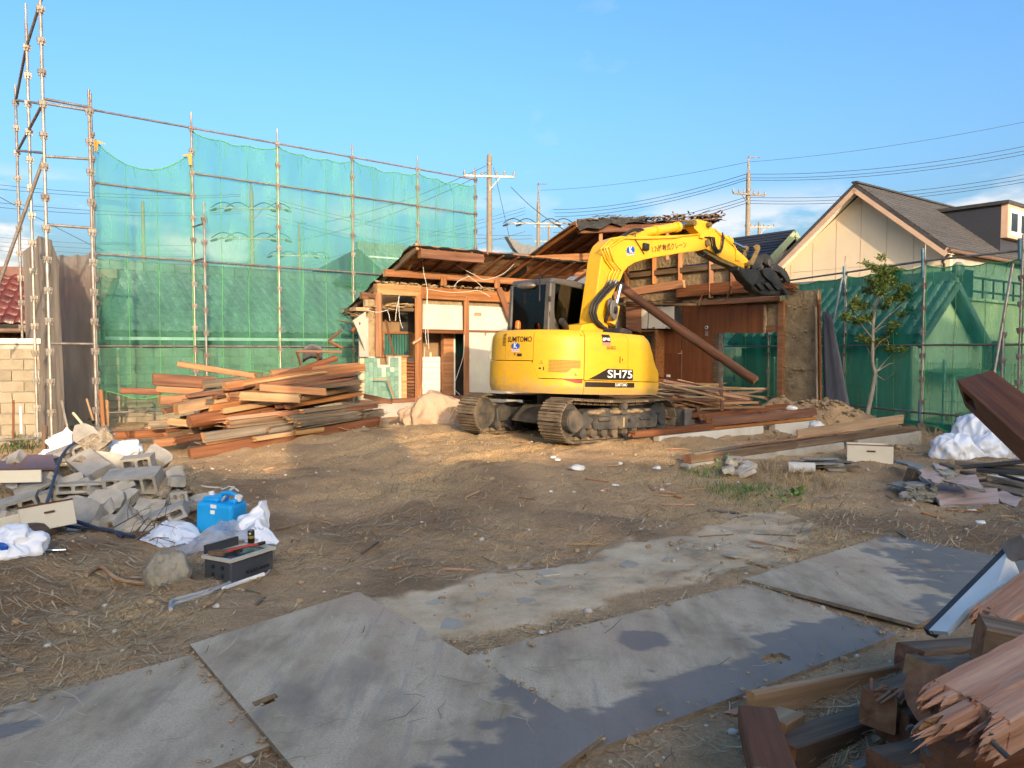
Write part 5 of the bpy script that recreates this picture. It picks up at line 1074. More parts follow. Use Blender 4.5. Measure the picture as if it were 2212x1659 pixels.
def s_at(px, z=1.2):
    best = None
    for k in range(400):
        s = SMAX * .62 * k / 400; x, _ = proj(ME @ skin(s, z)); e = abs(x - px)
        if best is None or e < best[0]: best = (e, s)
    return best[1]
def panel(name, s0, s1, zlo, zhi, mat=yel, off=.02, ns=14, nzn=10, th=.05, parent=ex, gap=.006):
    """zlo/zhi are numbers or functions of s"""
    fl_ = (lambda s: zlo) if not callable(zlo) else zlo; fh = (lambda s: zhi) if not callable(zhi) else zhi; mb = MB(); g_ = []
    for j in range(nzn + 1):
        for i in range(ns + 1):
            s = s0 + gap + (s1 - s0 - 2 * gap) * i / ns; a, b = fl_(s) + gap, fh(s) - gap; g_.append(skin(s, a + (b - a) * j / nzn, off))
    m_ = ns + 1; fs = [(j * m_ + i, (j + 1) * m_ + i, (j + 1) * m_ + i + 1, j * m_ + i + 1) for j in range(nzn) for i in range(ns)]
    bd = [i for i in range(m_)] + [j * m_ + ns for j in range(1, nzn + 1)] + [nzn * m_ + i for i in range(ns - 1, -1, -1)] + [j * m_ for j in range(nzn - 1, 0, -1)]
    mb.add(g_, fs, 0, True); inn = []
    for i in bd:
        j_, i_ = divmod(i, m_); s = s0 + gap + (s1 - s0 - 2 * gap) * i_ / ns; a, b = fl_(s) + gap, fh(s) - gap; inn.append(skin(s, a + (b - a) * j_ / nzn, off - th))
    n = len(bd); mb.add([g_[i] for i in bd] + inn, [(i, (i + 1) % n, n + (i + 1) % n, n + i) for i in range(n)], 0)
    o = eo(mb, name, mat, parent)
    me = o.data; bm = bmesh.new(); bm.from_mesh(me); bmesh.ops.recalc_face_normals(bm, faces=bm.faces); bm.to_mesh(me); bm.free()
    return o
S75a, S75b, SH0, SD0, SD1, SV = s_at(1353), s_at(1260), s_at(1260), s_at(1153), s_at(1092), s_at(1081)
zn = lambda py, s: skin(s, 1.2) and None
def z_at(px, py):
    s = s_at(px); return min(((abs(proj(ME @ skin(s, .7 + k * .0125))[1] - py)), .7 + k * .0125) for k in range(84))[1]
zc1, zc2, zr1 = z_at(1120, 779), z_at(1230, 819), z_at(1320, 824)
core = MB(); n_c = 60
for z in (ZB + .02, 1.0, 1.5, 1.66):
    for i in range(n_c + 1): core.v.append(tuple(skin(SMAX * i / n_c, min(z, topz(SMAX * i / n_c) - .04), -.05)))
for j in range(3):
    for i in range(n_c): core.f.append((j * (n_c + 1) + i, j * (n_c + 1) + i + 1, (j + 1) * (n_c + 1) + i + 1, (j + 1) * (n_c + 1) + i)); core.m.append(0); core.sm.append(True)
for j in (0, 3): core.f.append(tuple(range(j * (n_c + 1), (j + 1) * (n_c + 1)))); core.m.append(0); core.sm.append(False)
eo(core, 'chassis', blk)
def cwt(s):                                             # stepped top edge of the counterweight
    if s < SD0 - .10: return zc2
    if s < SD0: return zc2 + (zc1 - zc2) * (s - SD0 + .10) / .10
    return zc1
cw = panel('counterweight', S75b, SMAX - .1, ZB, cwt, off=.045, ns=70, nzn=8)
panel('engine_hood', SD0, SD0 + .001, zc1, ZT, off=.03) if False else None
eh = panel('engine_hood', S75b, SD0 - .004, lambda s: cwt(s), topz, off=.035, ns=26, nzn=12)
rd_ = panel('rear_door', SD0, SD1, zc1, topz, off=.035)
panel('vent_panel', SD1, SMAX - .3, zc1, topz, off=.030, ns=26)
sp_ = panel('side_panel', S75a, S75b, zr1, topz, off=.032); fp_ = panel('front_panel', .0, S75a, zr1, topz, off=.030)
lp_ = panel('lower_side_panel', .0, S75b, ZB, zr1, off=.034)
# top deck
td = MB(); pts = [skin(SMAX * i / 60, topz(SMAX * i / 60), -.0) for i in range(61)]; c_ = Vector((0, 0, ZT - .005)); td.add(pts + [c_], [(i, i + 1, 61) for i in range(60)] + [(60, 0, 61)], 0, True); o = eo(td, 'top_deck', yel)
for f in o.data.polygons:
    if f.normal.z < 0: f.flip()
# lettering wrapped on the skin
def text_mesh(s, size=1.0, ext=0.0, shear=0.0):
    cu = bpy.data.curves.new('t', 'FONT'); cu.body = s; cu.size = size; cu.align_x = 'CENTER'; cu.align_y = 'CENTER'; cu.shear = shear; cu.resolution_u = 3; cu.offset = .012 * size
    ob = bpy.data.objects.new('t', cu); COL.objects.link(ob); dg = bpy.context.evaluated_depsgraph_get(); me = bpy.data.meshes.new_from_object(ob.evaluated_get(dg)); bpy.data.objects.remove(ob); bpy.data.curves.remove(cu); return me
def wrap(name, me, mat, s0, z0, parent, off=.040, w=None, h=None, cut=0):
    """lay a flat mesh on the body skin, x to the right as one looks at it"""
    bm = bmesh.new(); bm.from_mesh(me); bmesh.ops.triangulate(bm, faces=bm.faces)
    xs_ = [v.co.x for v in bm.verts]; ys_ = [v.co.y for v in bm.verts]; ww, hh = max(xs_) - min(xs_), max(ys_) - min(ys_); fx_ = (w / ww) if w else 1; fy_ = (h / hh) if h else fx_
    for v in bm.verts: x, y = v.co.x * fx_, v.co.y * fy_; v.co = skin(s0 - x, z0 + y, off)
    bm.to_mesh(me); bm.free(); o = mk(name, me, mat, parent, ME); return o
def flat_poly(pts):
    me = bpy.data.meshes.new('d'); n = len(pts); bm = bmesh.new(); f = bm.faces.new([bm.verts.new((x, y, 0)) for x, y in pts]); bmesh.ops.triangulate(bm, faces=[f]); bmesh.ops.subdivide_edges(bm, edges=bm.edges, cuts=7, use_grid_fill=True); bm.to_mesh(me); bm.free(); return me
def ell(a, b, n=24): return [(a * math.cos(2 * math.pi * i / n), b * math.sin(2 * math.pi * i / n)) for i in range(n)]
def lay(name, s, mat, px, py, parent, w=None, h=None, off=.042, shear=0.0): return wrap(name, text_mesh(s, 1.0, 0, shear), mat, s_at(px), z_at(px, py), parent, off, w, h)
lay('lettering', 'SUMITOMO', let_b, 1123, 733, rd_, .50, .085)
def logo(px, py, parent, off=.042, k=1.0):
    s, z = s_at(px), z_at(px, py); wrap('logo_oval', flat_poly(ell(.095 * k, .05 * k)), let_blue, s, z, parent, off); wrap('logo_letter', text_mesh('K'), let_w, s, z, parent, off + .003, .075 * k, .085 * k); wrap('logo_plate', flat_poly([(-.09 * k, -.018 * k), (.09 * k, -.018 * k), (.09 * k, .018 * k), (-.09 * k, .018 * k)]), let_w, s, z - .072 * k, parent, off); wrap('logo_text', text_mesh('KINAN'), let_r, s, z - .072 * k, parent, off + .003, .165 * k, .026 * k)
logo(1116, 747, rd_)
wrap('latch_recess', flat_poly([(-.05, -.022), (.05, -.022), (.05, .022), (-.05, .022)]), blk, s_at(1125), z_at(1125, 766), rd_, .040); wrap('key_lock', flat_poly(ell(.02, .02, 12)), pin_m, s_at(1115), z_at(1115, 765), rd_, .040)
# warning stickers and punched vent on the hood
for py, hh in ((782, .05), (797, .05)): wrap('warning_sticker', flat_poly([(-.045, -hh), (.045, -hh), (.045, hh), (-.045, hh)]), yel_b, s_at(1171), z_at(1171, py), eh, .040)
wrap('warning_triangle', flat_poly([(-.032, -.028), (.032, -.028), (0, .03)]), let_b, s_at(1171), z_at(1171, 781), eh, .0425); wrap('warning_triangle', flat_poly([(-.022, -.022), (.022, -.022), (0, .018)]), yel, s_at(1171), z_at(1171, 781.3), eh, .0445)
wrap('warning_figure', flat_poly([(-.03, -.012), (.0, -.012), (.0, -.02), (.012, 0), (0, .02), (0, .012), (-.03, .012)]), let_b, s_at(1170), z_at(1170, 796.5), eh, .0425)
wrap('warning_figure', flat_poly([(-.008, -.03), (.008, -.03), (.01, .01), (.006, .03), (-.006, .03), (-.01, .01)]), let_b, s_at(1177), z_at(1177, 796.5), eh, .0425)
vb = MB(); sA, sB = s_at(1186), s_at(1252); z1_, z0_ = z_at(1215, 777), z_at(1215, 806)
wrap('vent_plate', flat_poly([(-.0, 0), (abs(sB - sA), .0), (abs(sB - sA), -.12), (abs(sB - sA) * .75, -.12), (abs(sB - sA) * .6, -.19), (0, -.19)]), nmat('vent_plate', [(.42, .24, .02)], 4, .6), sA, z1_, eh, .038)
for j in range(9):
    for i in range(26):
        u = i / 26 + (.02 if j % 2 else 0); z = z1_ - .012 - j * .0205
        if (j > 5 and u > .72 - (j - 5) * .05): continue
        p = skin(sA - (abs(sB - sA)) * (u + .02), z, .0405); q = skin(sA - abs(sB - sA) * (u + .02) - .005, z, .0405); e = (q - p).normalized(); k = .0072
        vb.add([p - e * k, p + Z * k * .6 - e * k * .5, p + Z * k * .6 + e * k * .5, p + e * k, p - Z * k * .6 + e * k * .5, p - Z * k * .6 - e * k * .5], [(0, 1, 2, 3, 4, 5)])
tag(eo(vb, 'vent_holes', blk, eh), kind='stuff')
for px, py, pr in ((1254, 723, eh), (1243, 809, eh)): o = eo(MB().sphere(skin(s_at(px), z_at(px, py), .038), .022, 10, 6), 'cap_screw', yel_b, pr)
wrap('red_stripe', flat_poly([(-.34, .035), (.0, .018), (.0, -.03), (-.10, -.03)]), let_r, S75b + .03, z_at(1240, 823), cw, .050)
# right side panel marks
lay('lettering', '262-00315', nmat('lettering_brown', [(.16, .085, .02)], 3, .5), 1316, 751, sp_, .20, .055)
s_, z_ = s_at(1306), z_at(1306, 734); wrap('decal_plate', flat_poly([(-.085, -.045), (.085, -.045), (.085, .075), (-.085, .075)]), let_b, s_, z_, sp_, .038); wrap('decal_plate', flat_poly([(-.085, -.09), (.085, -.09), (.085, -.046), (-.085, -.046)]), let_pk, s_, z_, sp_, .038); wrap('decal_text', text_mesh('FVM'), let_w, s_ - .022, z_, sp_, .041, .105, .05); wrap('decal_drop', flat_poly(ell(.02, .026, 12)), let_w, s_ + .058, z_, sp_, .041)
s_, z_ = s_at(1339), z_at(1339, 777); wrap('latch_recess', flat_poly([(-.055, -.05), (.055, -.05), (.055, .05), (-.055, .05)]), let_r, s_, z_, sp_, .036); wrap('latch_plate', flat_poly([(-.045, -.05), (.055, -.05), (.055, .05), (-.045, .05)]), yel, s_ - .012, z_, sp_, .040); wrap('key_lock', flat_poly(ell(.012, .022, 12)), let_b, s_ - .012, z_, sp_, .043)
sB_, zB_ = S75b - .06, zr1 + .02
wrap('black_stripe', flat_poly([(0, 0), (.98, 0), (.98, .17), (.36, .17)]), let_b, sB_, zB_, sp_, .044)
wrap('model_lettering', text_mesh('SH75'), let_w, sB_ - .66, zB_ + .085, sp_, .048, .60, .125)
wrap('black_stripe', flat_poly([(0, 0), (1.06, 0), (1.06, .075), (0, .075)]), let_b, S75b - .02, zr1 - .095, lp_, .046); wrap('lettering', text_mesh('SUMITOMO'), let_w, S75b - .74, zr1 - .057, lp_, .050, .30, .05)
# rear left vent grille
for k in range(9): wrap('vent_slot', flat_poly([(-.04, -.005), (.04, -.005), (.04, .005), (-.04, .005)]), blk, s_at(1081) + .04, z_at(1092, 722) - k * .022, rd_, .036)
# --- cab
cx0, cx1, cy0, cy1, cz0, cz1 = -.44, 1.0, .10, 1.10, 1.0, 2.62
cb = eo(MB().box((cx0, cy0, cz0), (cx1, cy1, 1.72)), 'cab', cabg, bevel=.05, seg=2)
eo(MB().prism([(cx0 + .05, cz1 - .10), (cx1 - .12, cz1 - .16), (cx1 - .12, cz1 - .06), (cx0 + .6, cz1), (cx0 + .1, cz1 - .01)], cy0 + .02, cy1 - .02), 'cab_roof', cabg, cb, .035, 2)
def pil(a, b, w_=.085): eo(MB().beam(a, b, w_, w_), 'pillar', cabg, cb, .02)
zt_ = cz1 - .10; pil((cx0 + .06, cy0 + .05, 1.68), (cx0 + .10, cy0 + .06, zt_), .13); pil((cx0 + .06, cy1 - .05, 1.68), (cx0 + .10, cy1 - .06, zt_), .10); pil((cx1 - .05, cy0 + .04, 1.68), (cx1 - .2, cy0 + .05, zt_), .07); pil((cx1 - .05, cy1 - .04, 1.68), (cx1 - .2, cy1 - .05, zt_), .07)
eo(MB().prism([(cx0 + .06, 1.66), (cx0 + .40, 1.66), (cx0 + .19, 1.95), (cx0 + .15, 2.2), (cx0 + .10, 2.2)], cy0 + .02, cy0 + .06), 'cab_quarter', cabg, cb, .01)
eo(MB().prism([(cx0 + .12, 1.72), (cx1 - .08, 1.72), (cx1 - .22, zt_), (cx0 + .14, zt_)], cy0 + .035, cy0 + .045), 'side_window', gl, cb); eo(MB().box((cx0 + .05, cy0 + .10, 1.74), (cx0 + .06, cy1 - .10, zt_ - .02)), 'rear_window', gl, cb)
eo(MB().prism([(cx0 + .12, 1.72), (cx1 - .08, 1.72), (cx1 - .22, zt_), (cx0 + .14, zt_)], cy1 - .045, cy1 - .035), 'door_window', gl, cb); eo(MB().prism([(cx1 - .06, 1.72), (cx1 - .2, zt_), (cx1 - .19, zt_), (cx1 - .05, 1.72)], cy0 + .1, cy1 - .1), 'front_window', gl, cb)
eo(MB().box((cx0 + .045, cy0 + .09, 1.68), (cx0 + .075, cy1 - .09, 1.75)).box((cx0 + .07, cy0 + .09, zt_ - .06), (cx0 + .10, cy1 - .09, zt_ + .01)), 'window_frame', cabg, cb)
seat = eo(MB().box((.05, .35, 1.25), (.55, .85, 1.45)).box((.0, .37, 1.45), (.12, .83, 2.05)), 'seat', nmat('seat_grey', [(.06, .055, .05)], 5, .9), cb, .04, 2); eo(MB().box((.02, .47, 2.06), (.12, .73, 2.28)), 'headrest', MATS['seat_grey'], seat, .03)
cl = MB(); vs = []
for j in range(7):
    for i in range(5): u, v = i / 4, j / 6; vs.append((.13 + .05 * math.sin(u * 5 + v * 3), .40 + .3 * u + .04 * v, 2.12 - .5 * v + .05 * math.sin(6 * u)))
cl.add(vs, [(j * 5 + i, j * 5 + i + 1, (j + 1) * 5 + i + 1, (j + 1) * 5 + i) for j in range(6) for i in range(4)], 0, True); eo(cl, 'cloth', nmat('cloth_beige', [(.35, .24, .14), (.45, .33, .2)], 6, .9), cb)
eo(MB().sphere((cx0 + .02, cy0 + .55, zt_ - .03), .17, 14, 8, sc=(.55, 1.3, .35)), 'mirror', galv_dull, cb); eo(MB().tube([(cx0 + .1, cy0 + .25, cz1), (cx0 - .02, cy0 + .2, cz1 + .05), (cx0 - .03, cy0 + .18, zt_ - .3)], .012, 6), 'wiper_rail', blk, cb)
for z in (1.95, 2.2): eo(MB().box((cx0 + .02, cy0 - .01, z), (cx0 + .05, cy0 + .04, z + .09)), 'hinge', blk, cb)
bc = eo(MB().cyl((-.62, .62, ZT + .03), (0, 0, 1), .055, .06, 14), 'beacon', blk); eo(MB().cyl((-.62, .62, ZT + .10), (0, 0, 1), .048, .10, 14).sphere((-.62, .62, ZT + .15), .048, 12, 6), 'beacon_lens', nmat('beacon_orange', [(.62, .12, .01)], 3, .2, spec=.6), bc)
eo(MB().tube([(-.05, .02, ZT - .05), (-.16, -.03, ZT + .12), (-.30, -.07, ZT + .2)], .055, 14).tube([(-.30, -.07, ZT + .2), (-.302, -.071, ZT + .2005)], .045, 12, mi=1), 'exhaust', [blk, rubber]); eo(MB().box((-.70, .50, ZT - .02), (-.40, .80, ZT + .03)).box((-.95, .35, ZT - .05), (-.72, .62, ZT + .01)), 'work_lamp', blk, bevel=.02)
eo(MB().prism([(.60, 1.45), (.98, 1.20), (1.04, .95), (1.04, 1.2), (.68, 1.58)], -1.02, -.5), 'step', galv_dull, bevel=.01); eo(MB().prism([(.1, ZT - .02), (.5, ZT - .05), (.42, ZT + .07), (.2, ZT + .09)], -.95, -.55), 'step_cover', blk, bevel=.015)
# --- boom, arm and grapple in the plane of the machine
YB = -.30; BW = .30
def ep(cf, pts, yl=YB): return [exl(*cf(x, y), yl) for x, y in pts]
bo = [(290, 1195), (325, 940), (352, 750), (376, 560), (396, 470), (424, 412), (470, 368), (570, 337), (770, 331), (1000, 326), (1240, 316), (1330, 330), (1372, 372), (1372, 420), (1338, 456), (1270, 472), (1100, 492), (900, 526), (770, 553), (690, 578), (628, 618), (588, 668), (562, 735), (520, 800), (486, 880), (452, 965), (420, 1060), (392, 1195)]
bo_l = ep(c3, bo)
boom = eo(MB().prism(bo_l, YB, YB + BW), 'boom', yel_b, bevel=.018, seg=2)
def cyl_between(a, b, r, name, mat, parent, y=YB + BW / 2, n=14): return eo(MB().tube([(a[0], y, a[1]), (b[0], y, b[1])], r, n), name, mat, parent)
e_ = lambda x, y, cf=c3, yl=YB: exl(*cf(x, y), yl)
# arm cylinder on the boom
ac = cyl_between(e_(800, 300), e_(1148, 238), .085, 'arm_cylinder', yel_b, boom); cyl_between(e_(1148, 238), e_(1218, 214), .04, 'rod', chrome, ac); cyl_between(e_(1125, 242), e_(1152, 238), .10, 'collar', yel_b, ac); cyl_between(e_(930, 277), e_(955, 273), .098, 'collar', yel_b, ac)
eo(MB().prism(ep(c3, [(690, 335), (760, 290), (800, 275), (820, 330)]), YB + .02, YB + .08).prism(ep(c3, [(690, 335), (760, 290), (800, 275), (820, 330)]), YB + BW - .08, YB + BW - .02), 'cylinder_bracket', yel_b, boom)
pipe = MB()
def polyp(pts, y, r=.014, cf=c3): return [(q[0], y, q[1]) for q in ep(cf, pts)]
for k in range(4):                                     # hard pipes following the boom's side
    o_ = k * 26; pts = [(560 + o_ * .2, 340 + o_ * .15), (455 + o_ * .6, 358 + o_ * .5), (362 + o_, 455 - o_ * .2), (408 + o_ * .9, 560 + o_ * .1), (470 + o_ * 1.05, 640 + o_ * .1), (440 + o_ * 1.05, 700 + o_ * .2), (425 + o_ * 1.0, 760)]
    eo(MB().tube(polyp(pts, YB - .03 - .012 * (k % 2)), .014, 7), 'hydraulic_pipe', yel_b, boom)
for pts in (((540, 345), (740, 352), (1050, 345), (1130, 330), (1280, 316)), ((560, 352), (700, 358), (1000, 350), (1080, 345))): eo(MB().tube(polyp(pts, YB - .025), .014, 7), 'hydraulic_pipe', yel_b, boom)
eo(MB().box((e_(1272, 350)[0], YB - .05, e_(1272, 350)[1]), (e_(1310, 320)[0], YB - .005, e_(1310, 320)[1])), 'pipe_clamp', yel_b, boom)
for k in range(4):                                     # hose loops at the boom foot
    o_ = k * 24; pts = [(425 + o_, 760), (405 + o_ * .9, 790), (330 + o_ * .75, 870), (268 + o_ * .55, 960), (250 + o_ * .5, 1040), (275 + o_ * .4, 1110), (335 + o_ * .3, 1165), (390, 1185)]
    eo(MB().tube(polyp(pts, YB - .06 - .035 * (k % 2)), .021, 8), 'hydraulic_hose', hose_m, boom); eo(MB().tube(polyp([(430 + o_, 740), (412 + o_, 785)], YB - .045), .022, 8), 'hose_fitting', galv, boom)
for pts in (((600, 340), (640, 300), (690, 272), (760, 285), (800, 275)), ((610, 330), (660, 285), (720, 262), (790, 268)), ((560, 345), (620, 310), (700, 265), (770, 262))): eo(MB().tube(polyp(pts, YB + .06), .018, 7), 'hydraulic_hose', hose_m, boom)
eo(MB().box((e_(752, 460)[0], YB - .07, e_(752, 460)[1]), (e_(800, 405)[0], YB - .01, e_(800, 405)[1])), 'work_lamp', blk, boom, .015, 2); eo(MB().tube(polyp([(690, 320), (680, 360), (715, 410), (750, 470), (770, 500)], YB - .02), .008, 5), 'cable', hose_m, boom)
def on_boom(name, me, mat, cx, cy, w, h=None, y=YB - .004):
    x, z = e_(cx, cy, yl=YB); x2, z2 = e_(cx + 60, cy - 9, yl=YB); xa = Vector((x2 - x, 0, z2 - z)).normalized(); za = Vector((-xa.z, 0, xa.x))
    xs_ = [v.co.x for v in me.vertices]; ys_ = [v.co.y for v in me.vertices]; f1 = w / (max(xs_) - min(xs_)); f2 = (h / (max(ys_) - min(ys_))) if h else f1
    for v in me.vertices: q = Vector((x, y, z)) + xa * v.co.x * f1 + za * v.co.y * f2; v.co = q
    return mk(name, me, mat, boom, ME)
on_boom('lettering', text_mesh('1.7t移動式クレーン'), let_b, 1008, 436, (e_(1140, 420)[0] - e_(850, 450)[0]) * 1.12)
on_boom('logo_oval', flat_poly(ell(1, .58)), let_blue, 650, 463, .24); on_boom('logo_letter', text_mesh('K'), let_w, 650, 463, .09, .12, YB - .008); on_boom('logo_plate', flat_poly([(-1, -.2), (1, -.2), (1, .2), (-1, .2)]), let_w, 650, 497, .22); on_boom('logo_text', text_mesh('KINAN'), let_r, 650, 497, .2, .03, YB - .008)
# boom cylinder with the round cover beside the foot
bc_ = cyl_between(e_(425, 1150), e_(455, 1060), .075, 'boom_cylinder', yel_b, boom, YB - .10); cyl_between(e_(455, 1060), e_(470, 980), .075, 'barrel', yel_b, bc_, YB - .10); cyl_between(e_(470, 980), e_(515, 790), .04, 'rod', chrome, bc_, YB - .10)
x_, z_ = e_(512, 1015, yl=YB - .25); eo(MB().cyl((x_, YB - .22, z_), (.35, -1, .0), .165, .03, 26).cyl((x_ + .01, YB - .245, z_), (.35, -1, 0), .06, .03, 14, 1), 'pin_cover', [galv, blk], bc_); x_, z_ = e_(430, 985); eo(MB().cyl((x_, YB - .08, z_), (.5, -1, 0), .15, .03, 22), 'pin_cover', galv_dull, bc_)
eo(MB().prism(ep(c3, [(150, 1260), (440, 1260), (430, 1150), (380, 1120), (200, 1150)]), YB - .03, YB + BW + .03), 'boom_bracket', yel_b, boom, .01); eo(MB().prism(ep(c3, [(440, 1240), (485, 1240), (480, 1110), (462, 1085)]), YB - .16, YB - .05), 'boom_bracket', blk, boom, .01)
# arm
ar_ = [(1205, 205), (1222, 182), (1270, 176), (1388, 206), (1402, 250), (1480, 330), (1560, 400), (1640, 462), (1730, 545), (1762, 590), (1752, 628), (1700, 632), (1500, 545), (1385, 470), (1330, 445), (1305, 400), (1298, 320), (1245, 265)]
YA = YB + .05; AW = .21
arm = eo(MB().prism(ep(c3, ar_, YA), YA, YA + AW), 'arm', yel_b, bevel=.014, seg=2)
eo(MB().prism(ep(c3, [(1318, 450), (1500, 548), (1700, 634), (1745, 628), (1738, 645), (1690, 652), (1490, 572), (1330, 480)], YA), YA + .01, YA + AW - .01), 'arm_underside', pin_m, arm)
for cx, cy, r_ in ((1350, 397, .07), (1233, 212, .06), (1375, 228, .05), (1728, 600, .055)): x, z = e_(cx, cy); eo(MB().cyl((x, YA + AW / 2, z), (0, 1, 0), r_, BW + .08, 16), 'pin', pin_m, arm)
bk_ = cyl_between(e_(1400, 250), e_(1622, 372), .068, 'bucket_cylinder', yel_b, arm, YA + AW / 2); cyl_between(e_(1622, 372), e_(1765, 440), .035, 'rod', chrome, bk_, YA + AW / 2); cyl_between(e_(1598, 358), e_(1630, 376), .085, 'collar', yel_b, bk_, YA + AW / 2)
eo(MB().tube(polyp([(1440, 265), (1500, 330), (1540, 350), (1600, 400), (1635, 450), (1640, 500)], YA - .02), .013, 7), 'hydraulic_pipe', yel_b, arm)
for o_ in (0, 22, 40): eo(MB().tube(polyp([(1330 + o_ * .6, 345), (1385 + o_ * .5, 350), (1400 + o_ * .4, 430), (1440, 490 - o_ * .5), (1480, 480 - o_ * .8), (1500 - o_ * .3, 400), (1498, 300 + o_)], YA - .05 - o_ * .001), .017, 7), 'hydraulic_hose', hose_m, arm)
eo(MB().tube(polyp([(1290, 455), (1300, 500), (1345, 515), (1380, 485)], YA + .02), .018, 7), 'hydraulic_hose', hose_m, arm)
gx = crop(2550, 900, 3.687)
eo(MB().box((e_(790, 210, gx)[0], YA - .03, e_(790, 280, gx)[1]), (e_(850, 210, gx)[0], YA - .002, e_(850, 205, gx)[1])), 'hose_fitting', yel_b, arm)
for y0 in (YA - .045, YA + AW + .01): eo(MB().prism(ep(gx, [(995, 95), (1035, 62), (1080, 75), (1085, 130), (1010, 300), (985, 345), (930, 355), (920, 310), (965, 270), (1020, 150)], YA), y0, y0 + .035), 'link', pin_m, arm, .006)
grp = eo(MB().prism(ep(gx, [(1000, 410), (995, 330), (1040, 250), (1110, 200), (1190, 190), (1250, 230), (1275, 300), (1262, 360), (1215, 385), (1180, 340), (1150, 310), (1125, 325), (1130, 370), (1090, 400)], YA), YA - .02, YA + .02).prism(ep(gx, [(1000, 410), (995, 330), (1040, 250), (1110, 200), (1190, 190), (1250, 230), (1275, 300), (1262, 360), (1215, 385), (1180, 340), (1150, 310), (1125, 325), (1130, 370), (1090, 400)], YA), YA + AW - .02, YA + AW + .02), 'grapple', blk, bevel=.008)
for cx, cy, r_ in ((1232, 310, .085), (1125, 380, .06), (1205, 525, .05)): x, z = e_(cx, cy, gx); eo(MB().cyl((x, YA + AW / 2, z), (0, 1, 0), r_, AW + .14, 18), 'pin', steel_d, grp)
lower = [(1040, 420), (1100, 390), (1170, 400), (1240, 470), (1270, 545), (1340, 640), (1370, 690), (1420, 720), (1505, 735), (1450, 765), (1370, 770), (1330, 690), (1230, 640), (1130, 560), (1060, 500)]
for k in range(4):
    y0 = YA - .17 + k * .11; eo(MB().prism(ep(gx, lower, YA), y0, y0 + .05), 'claw', blk, grp, .006); 
eo(MB().prism(ep(gx, [(740, 360), (790, 400), (1000, 415), (1060, 470), (1130, 580), (1000, 640), (930, 640), (830, 560), (780, 470), (735, 430)], YA), YA - .12, YA + .10), 'bucket_back', blk, grp, .02); eo(MB().prism(ep(gx, [(1010, 600), (1130, 560), (1330, 690), (1330, 770), (1100, 770), (950, 680), (930, 630)], YA), YA - .10, YA + .12), 'bucket_shell', blk, grp, .02)
for k, x in enumerate((1010, 1130, 1230)): eo(MB().prism(ep(gx, [(x - 60, 610), (x, 600), (x + 75, 690), (x + 20, 700)], YA), YA - .17, YA - .13), 'rib', blk, grp, .006)
upj = [(1200, 370), (1275, 335), (1360, 385), (1420, 440), (1458, 520), (1466, 600), (1425, 590), (1385, 520), (1330, 460), (1260, 430), (1210, 420)]
for k in range(3): y0 = YA - .1 + k * .11; eo(MB().prism(ep(gx, upj, YA), y0, y0 + .06), 'upper_claw', blk, grp, .006)
eo(MB().prism(ep(gx, [(1210, 395), (1270, 350), (1390, 420), (1450, 530), (1425, 545), (1370, 460), (1270, 410)], YA), YA - .06, YA + AW + .05), 'claw_plate', steel_d, grp)
for k in range(4): x, z = e_(1280 + k * 45, 470 + k * 25, gx); eo(MB().beam((x, YA - .05, z), (x, YA + AW + .05, z), .03, .05), 'claw_tooth', steel_d, grp)
# ------------------------------------------------------------------ timber pile left of the excavator
c7 = crop(350, 1250, 2.011)
GP = 'timbers in the long pile'
CN = lambda m: {'wood_red': 'dark red', 'wood_orange': 'orange brown', 'wood_light': 'pale', 'wood_grey': 'weathered grey', 'wood_dark': 'blackish', 'wood_pink': 'pinkish'}.get(m.name, 'plain')
def where(v, lo, hi, words): return words[max(0, min(len(words) - 1, int((v - lo) / (hi - lo) * len(words))))]
def t7(x0, y0, d0, x1, y1, d1, w, h, mat, rag=(.02, .03), label=None, log=False, roll=0.0):
    a, b = P(*c7(x0, y0), d0), P(*c7(x1, y1), d1)
    a.z = max(a.z, gz(a.x, a.y) + h * .45); b.z = max(b.z, gz(b.x, b.y) + h * .45)
    return timber('old_beam', a, b, w, h, mat, None, roll, rag, log, label=label or '%s %s beam in the %s %s of the long timber pile' % (CN(mat), 'thick' if h > .11 else 'thin', where((y0 + y1) / 2, 280, 800, ('top', 'upper', 'middle', 'lower', 'bottom')), where((x0 + x1) / 2, 500, 2000, ('left end', 'left half', 'centre', 'right half', 'right end'))), cat='beam', group=GP)
t7(720, 925, 11.4, 2165, 748, 13.3, .17, .17, wood_red, (.01, .04), 'long dark red square beam along the foot of the timber pile')
t7(455, 828, 12.2, 720, 800, 12.5, .16, .13, wood_orange, (.0, .05), 'short orange beam end at the lower left of the timber pile')
t7(600, 812, 11.9, 840, 772, 12.2, .12, .10, wood_red, (.05, .05)); t7(820, 788, 11.7, 1490, 692, 12.6, .15, .15, wood_grey, (.03, .08), 'mossy grey beam low in the timber pile')
t7(850, 850, 11.6, 1620, 742, 12.7, .10, .08, wood_orange, (.02, .12)); t7(1200, 800, 11.8, 2060, 668, 13.4, .10, .07, wood_light, (.06, .1)); t7(1500, 752, 12.2, 2060, 680, 13.3, .10, .08, wood_light, (.1, .05)); t7(1300, 735, 12.0, 2010, 612, 13.3, .14, .09, wood_grey, (.1, .12))
t7(722, 668, 12.0, 1915, 462, 14.0, .22, .22, wood_red, (.0, .04), 'thick round red log across the middle of the timber pile', log=True)
t7(945, 662, 11.9, 1570, 590, 12.9, .12, .10, wood_pink, (.2, .16), 'splintered pink orange board under the round log'); t7(1000, 690, 11.9, 1700, 610, 13.0, .13, .12, wood_dark, (.1, .1))
